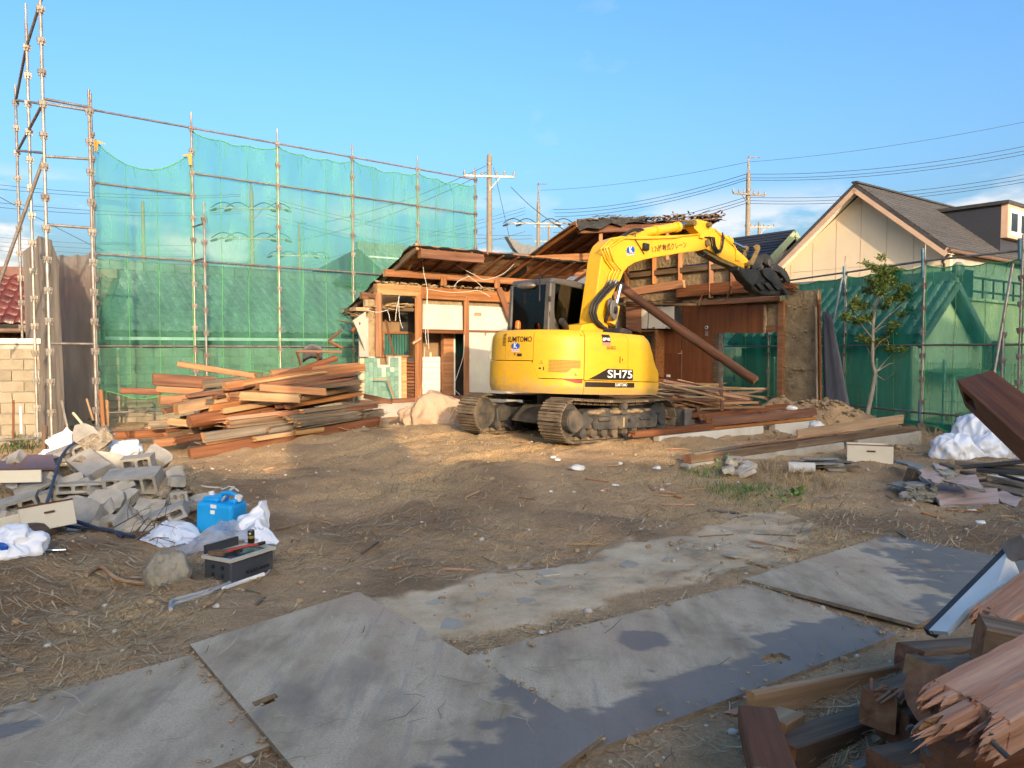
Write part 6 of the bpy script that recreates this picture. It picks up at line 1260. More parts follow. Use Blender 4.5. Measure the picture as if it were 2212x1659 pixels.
t7(620, 575, 12.3, 1075, 478, 13.0, .20, .17, wood_light, (.01, .04), 'stubby pale squared beam end left of the round log'); t7(862, 575, 12.3, 1310, 500, 12.9, .14, .13, wood_orange, (.06, .05)); t7(960, 590, 12.2, 1420, 508, 12.9, .12, .09, wood_light, (.08, .05))
t7(985, 402, 12.7, 2040, 255, 14.6, .14, .14, wood_orange, (.0, .03), 'long pale grooved beam lying across the top of the timber pile'); t7(1130, 385, 12.6, 1760, 290, 13.8, .05, .04, wood_light, (.02, .02)); t7(1090, 470, 12.2, 1570, 492, 12.4, .14, .14, wood_light, (.12, .05), 'pale short beam in the centre of the timber pile'); t7(1255, 408, 12.5, 1760, 442, 12.8, .12, .12, wood_orange, (.0, .06), 'pale squared post above the centre of the timber pile')
t7(442, 345, 13.0, 930, 375, 13.5, .22, .20, wood_red, (.03, .05), 'big notched red beam end sticking out of the upper left of the timber pile'); t7(470, 420, 13.0, 900, 440, 13.4, .2, .1, wood_orange, (.05, .05)); t7(640, 230, 13.7, 1230, 322, 13.8, .09, .10, wood_orange, (.0, .04), 'thin red rafter slanting down onto the pile from the upper left'); t7(822, 388, 12.9, 1110, 352, 13.3, .15, .13, wood_grey, (.04, .05)); t7(710, 490, 12.7, 1020, 425, 13.2, .14, .12, wood_grey, (.02, .05))
t7(200, 432, 13.5, 520, 440, 13.7, .12, .11, wood_red, (.02, .1), 'dark red beam jutting out furthest left of the timber pile'); t7(500, 505, 12.8, 740, 492, 13.1, .16, .15, wood_orange, (.0, .1)); t7(110, 772, 13.2, 620, 745, 13.4, .14, .13, wood_red, (.03, .04), 'dark red beam on the ground behind the rubble'); t7(398, 692, 12.7, 740, 662, 12.9, .12, .13, wood_grey, (.1, .15), 'rotten split beam at the left of the timber pile'); t7(540, 660, 12.5, 740, 680, 12.6, .1, .12, wood_light, (.15, .05))
t7(1380, 332, 13.4, 1830, 188, 14.7, .10, .10, wood_red, (.03, .02)); t7(1330, 300, 13.6, 2000, 240, 14.8, .12, .10, wood_orange, (.03, .02))
for k in range(5): t7(1440 + rnd.uniform(-60, 160), 390 + k * 26, 13.0 - k * .07, 1990 + rnd.uniform(-30, 40), 298 + k * 24, 14.2 - k * .08, rnd.uniform(.07, .13), rnd.uniform(.05, .10), rnd.choice((wood_grey, wood_dark, wood_grey, wood_light)), (.1, .16))
for k in range(5): t7(1560 + rnd.uniform(-200, 60), 590 + k * 24, 12.4 - k * .08, 2040 + rnd.uniform(-40, 150), 520 + k * 26, 13.5 - k * .1, rnd.uniform(.09, .15), rnd.uniform(.06, .12), rnd.choice((wood_grey, wood_dark, wood_red)), (.1, .16))
t7(2010, 622, 13.4, 2200, 592, 13.7, .16, .13, wood_grey, (.03, .1)); t7(2160, 762, 13.2, 2235, 752, 13.3, .15, .15, wood_grey, (.0, .05)); t7(2030, 470, 14.2, 2260, 520, 14.2, .1, .08, wood_red, (.05, .05))
for k in range(60):                                       # the hidden body of the pile
    x0 = rnd.uniform(520, 1500); y0 = 800 - (x0 - 500) * .15 - rnd.uniform(0, 300); L_ = rnd.uniform(350, 800)
    t7(x0, y0, 12.5 + rnd.uniform(0, .5), min(2030, x0 + L_), y0 - L_ * rnd.uniform(.08, .17), 13.0 + rnd.uniform(.3, 1.0), rnd.uniform(.07, .15), rnd.uniform(.04, .10), rnd.choice((wood_grey, wood_red, wood_dark, wood_orange, wood_red)), (.04, .1))
for k in range(40):                                       # broken laths and chips on the pile
    x0, y0 = rnd.uniform(600, 2150), rnd.uniform(560, 860); a = P(*c7(x0, y0), 11.7 + (860 - y0) / 300 + (x0 - 600) / 1500 * .9); q = Vector((rnd.uniform(-.3, .3), rnd.uniform(-.15, .15), rnd.uniform(-.03, .05)))
    a.z = max(a.z, gz(a.x, a.y) + .02); mt = rnd.choice((wood_light, wood_pink, wood_grey)); timber('broken_lath', a, a + q, .025, .012, mt, None, 0, (.03, .05), label='small broken %s lath on the %s %s of the timber pile' % (CN(mt), where(y0, 560, 860, ('upper', 'middle', 'lower')), where(x0, 600, 2150, ('left', 'centre', 'right'))), cat='lath', group='laths on the timber pile', seg=2)
# scrap behind the pile: bent frame and small curved roof sheet
cr_ = crop(0, 960, 1.728)
fr_ = thing('bent_frame', 'bent brown window frame of thin strips on top of the timber pile', 'window frame', Matrix.Translation(P(1140, 760, 15.2)))
for a, b in (((1925, 618), (2215, 622)), ((1925, 618), (1950, 705)), ((2130, 550), (2212, 480)), ((2130, 550), (2215, 595)), ((2060, 622), (2060, 680))): timber('strip', P(*cr_(*a), 15.0), P(*cr_(*b), 15.2), .05, .05, wood_red, fr_)
cs = MB(); vs = []
for j in range(5):
    for i in range(12): u, v = i / 11, j / 4; X, Y = cr_(1960 + 130 * u, 600 - 30 * math.sin(math.pi * u) + 90 * v); vs.append(P(X, Y, 15.6 + .25 * v) + Vector((0, .02 * math.sin(u * 30), 0)))
cs.add(vs, [(j * 12 + i, j * 12 + i + 1, (j + 1) * 12 + i + 1, (j + 1) * 12 + i) for j in range(4) for i in range(11)], 0, True); o = cs.wobj('corrugated_scrap', MATS['cladding_grey']); o.modifiers.new('s', 'SOLIDIFY').thickness = .01; tag(o, 'curved grey corrugated scrap standing behind the timber pile', 'scrap')
# ------------------------------------------------------------------ the sliding log and the lath heap right of the excavator
lg = timber('loose_log', P(*c8(55, 55), 16.9), P(*c8(1375, 975), 15.2), .20, .19, wood_red, None, 0, (.03, .05), True, wav=.022, seg=14, label='long round log slanting down from the wrecked roof to the doorway', cat='log', em=end_grain)
c_l = P(*c8(700, 1150), 14.9)
for k in range(140):
    u = rnd.random(); x0 = rnd.uniform(290, 1080); y0 = 985 + 215 * rnd.random() + abs(x0 - 760) * .16; an_ = rnd.gauss(-.22, .22); L_ = rnd.uniform(.4, 1.9)
    a = P(*c8(x0, y0), rnd.uniform(14.2, 15.6)); q = Vector((math.cos(an_) * L_, rnd.uniform(-.25, .25) * L_, math.sin(an_) * L_ * .6))
    a -= q * .5; lo = min(a.z, (a + q).z); gl_ = gz(a.x, a.y) + .12
    if lo < gl_: a.z += gl_ - lo
    mt = rnd.choice((wood_light, wood_light, wood_grey, wood_pink, wood_light, wood_red)); timber('split_lath', a, a + q, rnd.uniform(.02, .06), rnd.uniform(.008, .02), mt, None, rnd.uniform(0, 3), (.04, .08), label='%s %s lath in the %s %s of the heap between excavator and doorway' % ('long' if L_ > 1.1 else 'short', CN(mt), where(y0, 1010, 1230, ('top', 'middle', 'foot')), where(x0, 290, 1050, ('left', 'centre', 'right'))), cat='lath', group='laths heaped beside the excavator', seg=2)
for a, b, w_, mt, lb in (((430, 985), (1060, 1140), .05, wood_light, 'long pale lath across the top of the lath heap'), ((700, 1240), (1460, 1215), .05, wood_light, 'long pale strip lying level to the right of the lath heap'), ((760, 1270), (1375, 1400), .17, wood_red, 'dark red log lying across the floor frame'), ((790, 1170), (868, 1420), .07, wood_red, 'leaning dark stick below the lath heap'), ((1028, 990), (1045, 1255), .06, wood_red, 'upright thin red post in front of the doorway'), ((1340, 1395), (1600, 1560), .03, wood_light, 'thin bamboo strip hanging over the floor frame'), ((1450, 1360), (1640, 1590), .035, wood_light, 'second thin strip crossing the floor frame'), ((1100, 1265), (1560, 1530), .025, wood_light, 'third long thin strip over the floor frame')):
    timber('loose_timber', P(*c8(*a), 14.4), P(*c8(*b), 13.7), w_, w_ * .8, mt, None, 0, (.03, .06), log=(w_ == .17), label=lb, cat='timber')
for k in range(26):                                        # floor joist rubble inside the wreck
    a = gq(rnd.uniform(-.2, 4.2), rnd.uniform(.3, 2.2), .35 + rnd.uniform(0, .2)); q = gu * rnd.uniform(-.9, .9) + gv * rnd.uniform(-.5, .5) + Z * rnd.uniform(-.08, .1)
    mt = rnd.choice((wood_red, wood_dark, wood_grey, wood_red)); X_, Y_ = proj(a); timber('floor_scrap', a, a + q, rnd.uniform(.05, .12), rnd.uniform(.03, .09), mt, None, 0, (.05, .1), label='broken %s floor timber in the %s %s of the open floor frame' % (CN(mt), where(Y_, 880, 960, ('back', 'middle', 'front')), where(X_, 1420, 1740, ('left', 'centre', 'right'))), cat='timber', group='broken floor timbers', seg=3)
# ------------------------------------------------------------------ timber pile in the right foreground
k1 = crop(2560, 1920, 1.728)
def splint(p0, p1, w, h, mat, lb, rag, nzz=3, nyy=6):
    """solid beam whose near end is torn into uneven slivers"""
    p0, p1 = Vector(p0), Vector(p1); L_ = (p1 - p0).length; big_ = MB(); q = random.Random(int(L_ * 1e4)); e = rag * 1.15
    m_ = timber_mb(L_ - e, w, h, .02, 0, 77, 8, .006, .006); big_.add([(v[0] + e, v[1], v[2]) for v in m_.v], m_.f, 0)
    for j in range(nzz):
        for i in range(nyy):
            ww, hh = w / nyy, h / nzz; y, z = (i + .5) * ww - w / 2, (j + .5) * hh - h / 2; tip = e - rag * q.random() ** .8 * 1.1; x1 = e + .03
            for k in range(3):
                a, b = ww * q.uniform(.15, .5), hh * q.uniform(.15, .5); yy, zz = y + q.uniform(-.3, .3) * ww, z + q.uniform(-.3, .3) * hh; tt = tip + q.uniform(0, .08)
                big_.add([(x1, yy - a, zz - b), (x1, yy + a, zz - b), (x1, yy + a, zz + b), (x1, yy - a, zz + b), (tt + (x1 - tt) * .4, yy - a * .8, zz - b * .8), (tt + (x1 - tt) * .4, yy + a * .8, zz - b * .7), (tt + (x1 - tt) * .4, yy + a * .8, zz + b * .8), (tt + (x1 - tt) * .4, yy - a * .7, zz + b * .8), (tt, yy - a * .55, zz - b * .5), (tt + .02, yy + a * .55, zz - b * .5), (tt + .035, yy + a * .5, zz + b * .5), (tt + .01, yy - a * .5, zz + b * .5)], [(0, 1, 5, 4), (1, 2, 6, 5), (2, 3, 7, 6), (3, 0, 4, 7), (4, 5, 9, 8), (5, 6, 10, 9), (6, 7, 11, 10), (7, 4, 8, 11), (8, 9, 10, 11)], 0)
    o = mk('salvaged_beam', big_.mesh('salvaged_beam', [mat]), None, None, along(p0, p1, .15)); return tag(o, lb, 'beam', 'salvaged beams in the right foreground')
def t1(a, da, b, db, w, h, mat, lb, rag=(.006, .006), log=False, roll=0.0, em=None, seg=None, cf=k1): return timber('salvaged_beam', P(*cf(*a), da), P(*cf(*b), db), w, h, mat, None, roll, rag, log, label=lb, cat='beam', em=em, group='salvaged beams in the right foreground', ch=.008, seg=seg)
bA, bB = P(*c6(1915, 268), 4.05), P(*c6(2420, 700), 3.1); bL = (bB - bA).length; bw_, bh = .085, .075; bm2 = MB()
bm2.box((0, -.005, -bh), (bL, bw_, bh)).box((.24, -bw_, -bh), (bL, -.0051, bh)).box((.0, -bw_, .035), (.24, -.0051, bh)).box((.0, -bw_, -bh), (.24, -.0051, -.03)).box((0, -bw_, -.0299), (.06, -.0051, .0349))
big = mk('salvaged_beam', bm2.mesh('salvaged_beam', wood_red), None, None, along(bA, bB, .35)); tag(big, 'thick red beam with a mortise hole jutting up at the right edge', 'beam', 'salvaged beams in the right foreground')
t1((430, 1300), 3.40, (1480, 1075), 4.1, .045, .19, wood_light, 'wide pale plank lying on edge behind the foreground beams', (.0, .02)); t1((620, 1590), 3.0, (1330, 1340), 3.6, .14, .13, wood_dark, 'dark square beam lying on the ground in the right foreground'); t1((480, 1340), 3.15, (600, 1760), 2.55, .15, .10, wood_red, 'short red post standing towards the camera at the left of the foreground pile', (.0, .0), em=wood_grey)
t1((570, 1400), 3.12, (700, 1330), 3.3, .12, .07, wood_light, 'small cut pale block leaning on the plank'); t1((1260, 1290), 3.1, (2150, 960), 4.0, .15, .15, wood_dark, 'dark squared beam with a fresh torn notch at its end', (.012, .0), em=wood_orange); t1((1460, 950), 3.7, (2000, 900), 4.2, .14, .12, wood_dark, 'short dark beam with a red rounded end near the steel plates', (.012, .0), em=wood_red)
t1((1640, 1200), 2.75, (2240, 1090), 3.3, .24, .24, wood_dark, 'thick round log end with saw torn orange face in the foreground', (.012, .0), True, em=wood_orange); splint(P(*k1(1590, 1480), 2.2), P(*k1(2520, 960), 2.55), .24, .13, wood_pink, 'big splintered pink beam closest to the camera at lower right', .16, 4, 11); t1((1560, 1440), 2.2, (2480, 960), 2.45, .05, .05, wood_pink, 'split pink strip along the upper edge of the splintered beam', (.10, .0))
splint(P(*k1(1880, 810), 3.2), P(*k1(2420, 380), 3.3), .16, .06, wood_pink, 'pink splintered board leaning under the white panel', .10, 2, 8); t1((1900, 830), 3.0, (2500, 960), 2.9, .20, .17, wood_dark, 'thick charcoal coloured beam at the right edge under the pink board', (.02, 0)); t1((1100, 1680), 2.75, (1620, 1440), 3.05, .05, .03, wood_grey, 'thin grey board lying at the bottom edge'); t1((1300, 1700), 2.6, (2300, 1480), 2.9, .16, .12, wood_dark, 'dark beam in the shadow at the bottom right corner'); t1((1700, 1640), 2.5, (2400, 1560), 2.7, .2, .14, wood_red, 'red brown beam lowest in the bottom right corner'); t1((1500, 1010), 3.6, (2200, 1020), 3.9, .12, .10, wood_grey, 'weathered grey beam between the notched beam and the round log')
t1((1350, 1380), 3.1, (2250, 1250), 3.3, .18, .16, wood_dark, 'dark beam buried under the notched beam'); t1((270, 1312), 3.5, (440, 1268), 3.55, .05, .012, wood_pink, 'thin split shingle beside the pale plank', (.05, .02))
# notch torn out of the beam's end
nb = P(*k1(1290, 1190), 3.08); sp_m = MB()
for k in range(16): p = nb + Vector((rnd.uniform(-.05, .09), rnd.uniform(-.03, .05), rnd.uniform(-.03, .02))); sp_m.beam(p, p + Vector((rnd.uniform(.02, .09), rnd.uniform(0, .05), rnd.uniform(.0, .04))), .012, .006)
o = sp_m.wobj('torn_fibres', wood_orange); o.parent = None; tag(o, 'torn orange wood fibres on the end of the notched foreground beam', 'splinters')
for a, da, b, db in (((1490, 1420), 2.5, (1600, 1580), 2.35), ((1985, 1470), 2.15, (2110, 1590), 2.08)):
    A_, B_ = P(*k1(*a), da), P(*k1(*b), db); bo_ = MB().tube([A_, B_], .008, 8).wobj('steel_bolt', steel_d); MB().tube([A_ - (B_ - A_).normalized() * .01, A_ + (B_ - A_).normalized() * .004], .02, 8).wobj('bolt_head', steel_d, bo_); tag(bo_, 'rusty steel bolt sticking out ' + ('of the splintered pink beam at the right' if a[0] > 1800 else 'left of the splintered pink beam'), 'bolt')
wp_ = MB(); a0 = [P(*k1(x, y), d) for x, y, d in ((1610, 790, 3.45), (2130, 265, 3.6), (2200, 440, 3.45), (2050, 510, 3.4), (1850, 660, 3.35), (1730, 800, 3.35))]
wp_.add(a0, [(0, 1, 2, 3, 4, 5)]); o = wp_.wobj('painted_sheet', white_p); o.modifiers.new('s', 'SOLIDIFY').thickness = .02; tag(o, 'torn white painted panel with dark edge leaning at the right edge', 'panel')
MB().beam(P(*k1(1600, 785), 3.46), P(*k1(2125, 255), 3.62), .05, .04).wobj('edge_strip', trim_dark, o); MB().beam(P(*k1(2120, 260), 3.58), P(*k1(2260, 200), 3.5), .08, .09).wobj('corner_bracket', galv_dull, o)
# ------------------------------------------------------------------ road plates
pl_m = bpy.data.materials.new('road_plate'); pl_m.use_nodes = True; t = pl_m.node_tree; t.nodes.clear(); L = t.links.new
o = N(t, 'ShaderNodeOutputMaterial'); b = N(t, 'ShaderNodeBsdfPrincipled'); L(b.outputs[0], o.inputs[0]); tc = N(t, 'ShaderNodeTexCoord'); oi = N(t, 'ShaderNodeObjectInfo')
adv = N(t, 'ShaderNodeVectorMath', operation='ADD'); cmb = N(t, 'ShaderNodeCombineXYZ'); mu_ = N(t, 'ShaderNodeMath', operation='MULTIPLY'); mu_.inputs[1].default_value = 40; L(oi.outputs['Random'], mu_.inputs[0]); L(mu_.outputs[0], cmb.inputs[0]); L(mu_.outputs[0], cmb.inputs[1]); L(tc.outputs['Object'], adv.inputs[0]); L(cmb.outputs[0], adv.inputs[1])
def tn2(sc, det=8, ro=.65, st=None):
    n = N(t, 'ShaderNodeTexNoise'); n.inputs['Scale'].default_value = sc; n.inputs['Detail'].default_value = det; n.inputs['Roughness'].default_value = ro
    if st: mp = N(t, 'ShaderNodeMapping'); mp.inputs['Scale'].default_value = st; L(adv.outputs[0], mp.inputs[0]); L(mp.outputs[0], n.inputs[0])
    else: L(adv.outputs[0], n.inputs[0])
    return n.outputs[0]
base = rmp(tn2(1.3, 9, .62, (2.2, .8, 1)), [(.34, (.28, .205, .125)), (.46, (.46, .355, .225)), (.56, (.59, .465, .305)), (.70, (.66, .535, .365))])
base = mixc(rmp(tn2(1.1, 8, .6), [(.46, 0), (.66, .85)]), base, (.50, .35, .225)); base = mixc(rmp(tn2(90, 3, .7), [(.35, 0), (.65, .55)]), base, (.26, .22, .18)); base = mixc(rmp(tn2(24, 6, .75, (3, 1, 1)), [(.6, 0), (.72, .8)]), base, (.06, .05, .045)); base = mixc(rmp(tn2(3.0, 7, .6, (5, .35, 1)), [(.55, 0), (.75, .5)]), base, (.18, .17, .18))
wa = attr('wet'); base = mixc(rmp(tn2(4.2, 9, .7), [(.56, 0), (.68, .7)]), base, (.30, .22, .14)); base = mixc(rmp(wa, [(0, 0), (1, .8)]), base, (.15, .132, .115)); L(base, b.inputs['Base Color'])
rr = N(t, 'ShaderNodeMapRange'); rr.inputs[3].default_value = .9; rr.inputs[4].default_value = .5; L(wa, rr.inputs[0]); L(rr.outputs[0], b.inputs['Roughness']); b.inputs['Specular IOR Level'].default_value = .25
bp = N(t, 'ShaderNodeBump'); bp.inputs['Strength'].default_value = .25; bp.inputs['Distance'].default_value = .004; L(tn2(60, 5, .7), bp.inputs['Height']); L(bp.outputs[0], b.inputs['Normal'])
pl_e = nmat('plate_edge', [(.16, .115, .075), (.28, .22, .15)], 14, .9, .3, 40)
def plate(A, e1, e2, z, wetf, hole, label, th=.024, n1=48, n2=96):
    """A far corner, e1 across, e2 along"""
    mb = MB(); vs = []; wt_ = []
    for j in range(n2 + 1):
        for i in range(n1 + 1):
            u, v = i / n1, j / n2; p = A + e1 * u + e2 * v; vs.append((p.x, p.y, z)); wt_.append(max(0, min(1, wetf(u, v, p))))
    m_ = n1 + 1; ho = lambda i, j: hole and ((((i + .5) / n1 - hole[0]) / hole[2]) ** 2 + (((j + .5) / n2 - hole[1]) / hole[3]) ** 2 < 1 + .25 * math.sin(i * 1.7 + j))
    up_ = e1.cross(e2).z > 0; fs = [((j * m_ + i, j * m_ + i + 1, (j + 1) * m_ + i + 1, (j + 1) * m_ + i) if up_ else (j * m_ + i, (j + 1) * m_ + i, (j + 1) * m_ + i + 1, j * m_ + i + 1)) for j in range(n2) for i in range(n1) if not ho(i, j)]
    o0 = Vector(vs[0]); me = bpy.data.meshes.new('steel_plate'); me.from_pydata([tuple(Vector(v) - o0) for v in vs], [], fs); me.materials.append(pl_m); me.materials.append(pl_e); a = me.attributes.new('wet', 'FLOAT', 'POINT'); a.data.foreach_set('value', wt_); smooth(me, False)
    o = mk('steel_plate', me, None, None, Matrix.Translation(o0)); sm = o.modifiers.new('s', 'SOLIDIFY'); sm.thickness = th; sm.offset = -1; sm.material_offset_rim = 1; tag(o, label, 'steel plate', 'steel road plates'); return o
g2 = lambda x, y: Vector((*G(x, y, .03).xy, 0))
A2, B2, C2 = g2(410, 1400), g2(775, 1285), g2(1250, 1565)
e_w = lambda u, v, p, k, s: sstep(-.015, .03, k + .22 * nz(p.x, p.y, s, 2.2, 4) + .16 * nz(p.x, p.y, s, 8, 4))
def tracks(u, c0, w_): return math.exp(-((u - c0) / w_) ** 2)
plate(A2, B2 - A2, (C2 - B2).normalized() * 2.42, .052, lambda u, v, p: max(e_w(u, v, p, (v - .84) * 1.6 + (u - .5) * .35, 3), .32 * sstep(.35, .75, nz(p.x * 1.2, p.y, 2, 1.5, 3) + tracks(u, .2, .07) * .5 + tracks(u, .55, .06) * .35)), (.10, .40, .055, .018), 'grey steel plate with an oval hole, left of the middle of the foreground')
D1 = Vector((math.cos(R(45)), math.sin(R(45)), 0)); D2 = Vector((math.cos(R(-52)), math.sin(R(-52)), 0))
R1_ = g2(418, 1410); plate(R1_ - D1 * 2.42, D1 * 2.42, D2 * 1.22, .024, lambda u, v, p: max(e_w(u, v, p, -.30 + 1.2 * math.exp(-((u - .52) / .10) ** 2 - ((v - .06) / .05) ** 2), 5), e_w(u, v, p, -.30 + 1.2 * math.exp(-((u - .55) / .10) ** 2 - ((v - .22) / .05) ** 2), 6)), None, 'brown stained steel plate in the bottom left corner', n1=96, n2=48)
A3, B3, C3_ = g2(1010, 1413), g2(1612, 1258), g2(1908, 1364)
plate(A3, (B3 - A3).normalized() * 2.36, (C3_ - B3).normalized() * 1.16, .024, lambda u, v, p: max(e_w(u, v, p, (v - .74 + .08 * u) * 1.8, 8), e_w(u, v, p, -.25 + .9 * math.exp(-((u - .42) / .06) ** 2 - ((v - .33) / .1) ** 2), 4)), (.62, .84, .035, .05), 'grey steel plate with a wet lower half and torn hole, centre right', n1=96, n2=48)
A4 = g2(1606, 1256); u4 = Vector((math.cos(R(38)), math.sin(R(38)), 0)); plate(A4, u4 * 2.1, Vector((math.cos(R(-50)), math.sin(R(-50)), 0)) * 1.2, .048, lambda u, v, p: e_w(u, v, p, (u + v * .9 - .98) * .8 + .25 * nz(p.x, p.y, 1, 6, 3), 9), None, 'mottled grey steel plate at the right with scattered wet patches', n1=84, n2=48)
# ------------------------------------------------------------------ rubble heap
c5 = crop(0, 1500, 2.37)
cblk = nmat('rubble_concrete', [(.22, .205, .18), (.31, .29, .255), (.39, .365, .325)], 4, .92, .5, 40, rand=.12, dirt=((.33, .26, .17), .4, 3), bdist=.01)
aggr = nmat('rubble_broken', [(.17, .135, .09), (.27, .22, .155), (.36, .305, .23)], 16, .95, 1.0, 34, rand=.1, bdist=.03)
def block_mb(n=3, L_=.39, W_=.19, T_=.115, cut=0):
    """hollow block: n cells open along Y, lying with its length on X"""
    mb = MB(); wl = .028; cell = (L_ - wl * (n + 1)) / n
    mb.box((0, 0, 0), (L_, W_, .026)); mb.box((0, 0, T_ - .026), (L_, W_, T_))
    for k in range(n + 1): x = k * (cell + wl); mb.box((x, .001, .026), (x + wl, W_ - .001, T_ - .026))
    for k in range(n):                                 # rounded cell corners
        x0 = wl + k * (cell + wl); x1 = x0 + cell; r_ = .018
        for (xx, zz, sx_, sz_) in ((x0, .026, 1, 1), (x1, .026, -1, 1), (x0, T_ - .026, 1, -1), (x1, T_ - .026, -1, -1)):
            tri = [(xx, zz), (xx + sx_ * r_, zz), (xx + sx_ * r_ * .3, zz + sz_ * r_ * .3), (xx, zz + sz_ * r_)]; mb.prism(tri, .0015, W_ - .0015)
    return mb
def rough(me, amp, seed, sub=2, sel=None):
    bm = bmesh.new(); bm.from_mesh(me); bmesh.ops.remove_doubles(bm, verts=bm.verts, dist=1e-4)
    for _ in range(sub): bmesh.ops.subdivide_edges(bm, edges=[e for e in bm.edges if e.calc_length() > .03], cuts=1, use_grid_fill=True)
    for v in bm.verts:
        n = Vector((nz(v.co.x, v.co.y, v.co.z + seed, 9, 2), nz(v.co.x + 5, v.co.y, v.co.z + seed, 9, 2), nz(v.co.x, v.co.y + 9, v.co.z + seed, 9, 2))); k = amp * (sel(v.co) if sel else 1); v.co += n * k
    bm.to_mesh(me); bm.free()
def chunk_mb(L_, W_, T_, seed, brk=.12, n=9, lo=.78):
    """slab fragment: two cast faces, irregular broken outline"""
    q = random.Random(seed); pts = []
    for i in range(n):
        a = 2 * math.pi * i / n + q.uniform(-.15, .15); r_ = q.uniform(lo, 1.05); c_, s_ = math.cos(a), math.sin(a); k = 1 / max(abs(c_), abs(s_)) * .92; pts.append((c_ * k * r_ * L_ / 2, s_ * k * r_ * W_ / 2))
    return MB().prism(pts, -T_ / 2, T_ / 2, ax='z')
def rub(kind, cx, cy, d, size, rot, label, seed, holes=3, T_=None, W_=None):
    p = P(*c5(cx, cy), d)
    if kind == 'block':
        L_ = size; mb = block_mb(holes, L_, W_ or .19, T_ or .115); me = mb.mesh('concrete_block', cblk); mb = None; rough(me, .005, seed, 1)
        M = Matrix.Translation(p) @ Euler([R(a) for a in rot]).to_matrix().to_4x4() @ Matrix.Translation((-L_ / 2, -(W_ or .19) / 2, -(T_ or .115) / 2)); nm = 'concrete_block'
    elif kind == 'slab':
        mb = chunk_mb(size, W_ or size * .6, T_ or .11, seed); me = mb.mesh('concrete_slab_piece', [cblk]); rough(me, .012, seed, 2); M = Matrix.Translation(p) @ Euler([R(a) for a in rot]).to_matrix().to_4x4(); nm = 'concrete_piece'
    else:
        bm = bmesh.new(); q = random.Random(seed)
        for _ in range(15): v_ = Vector((q.gauss(0, 1), q.gauss(0, 1), q.gauss(0, 1))).normalized() * q.uniform(.42, .62); bm.verts.new(v_)
        bmesh.ops.convex_hull(bm, input=bm.verts)
        for v in [v for v in bm.verts if not v.link_faces]: bm.verts.remove(v)
        for _ in range(3): bmesh.ops.subdivide_edges(bm, edges=[e for e in bm.edges if e.calc_length() > .08], cuts=1, use_grid_fill=True)
        bmesh.ops.triangulate(bm, faces=bm.faces)
        for v in bm.verts:
            c_ = v.co.copy(); f = 1 + .10 * nz(c_.x, c_.y, c_.z + seed, 5, 3) + .07 * nz(c_.x, c_.y, c_.z + seed, 15, 2); v.co = Vector((c_.x * size * f, c_.y * (W_ or size) * f, c_.z * (T_ or size) * f))
        me = bpy.data.meshes.new('broken'); bm.to_mesh(me); bm.free(); me.materials.append(aggr); smooth(me, False); M = Matrix.Translation(p) @ Euler([R(a) for a in rot]).to_matrix().to_4x4(); nm = 'broken_concrete'
    o = mk(nm, me, None, None, M); tag(o, label, 'rubble', 'concrete rubble heap'); return o
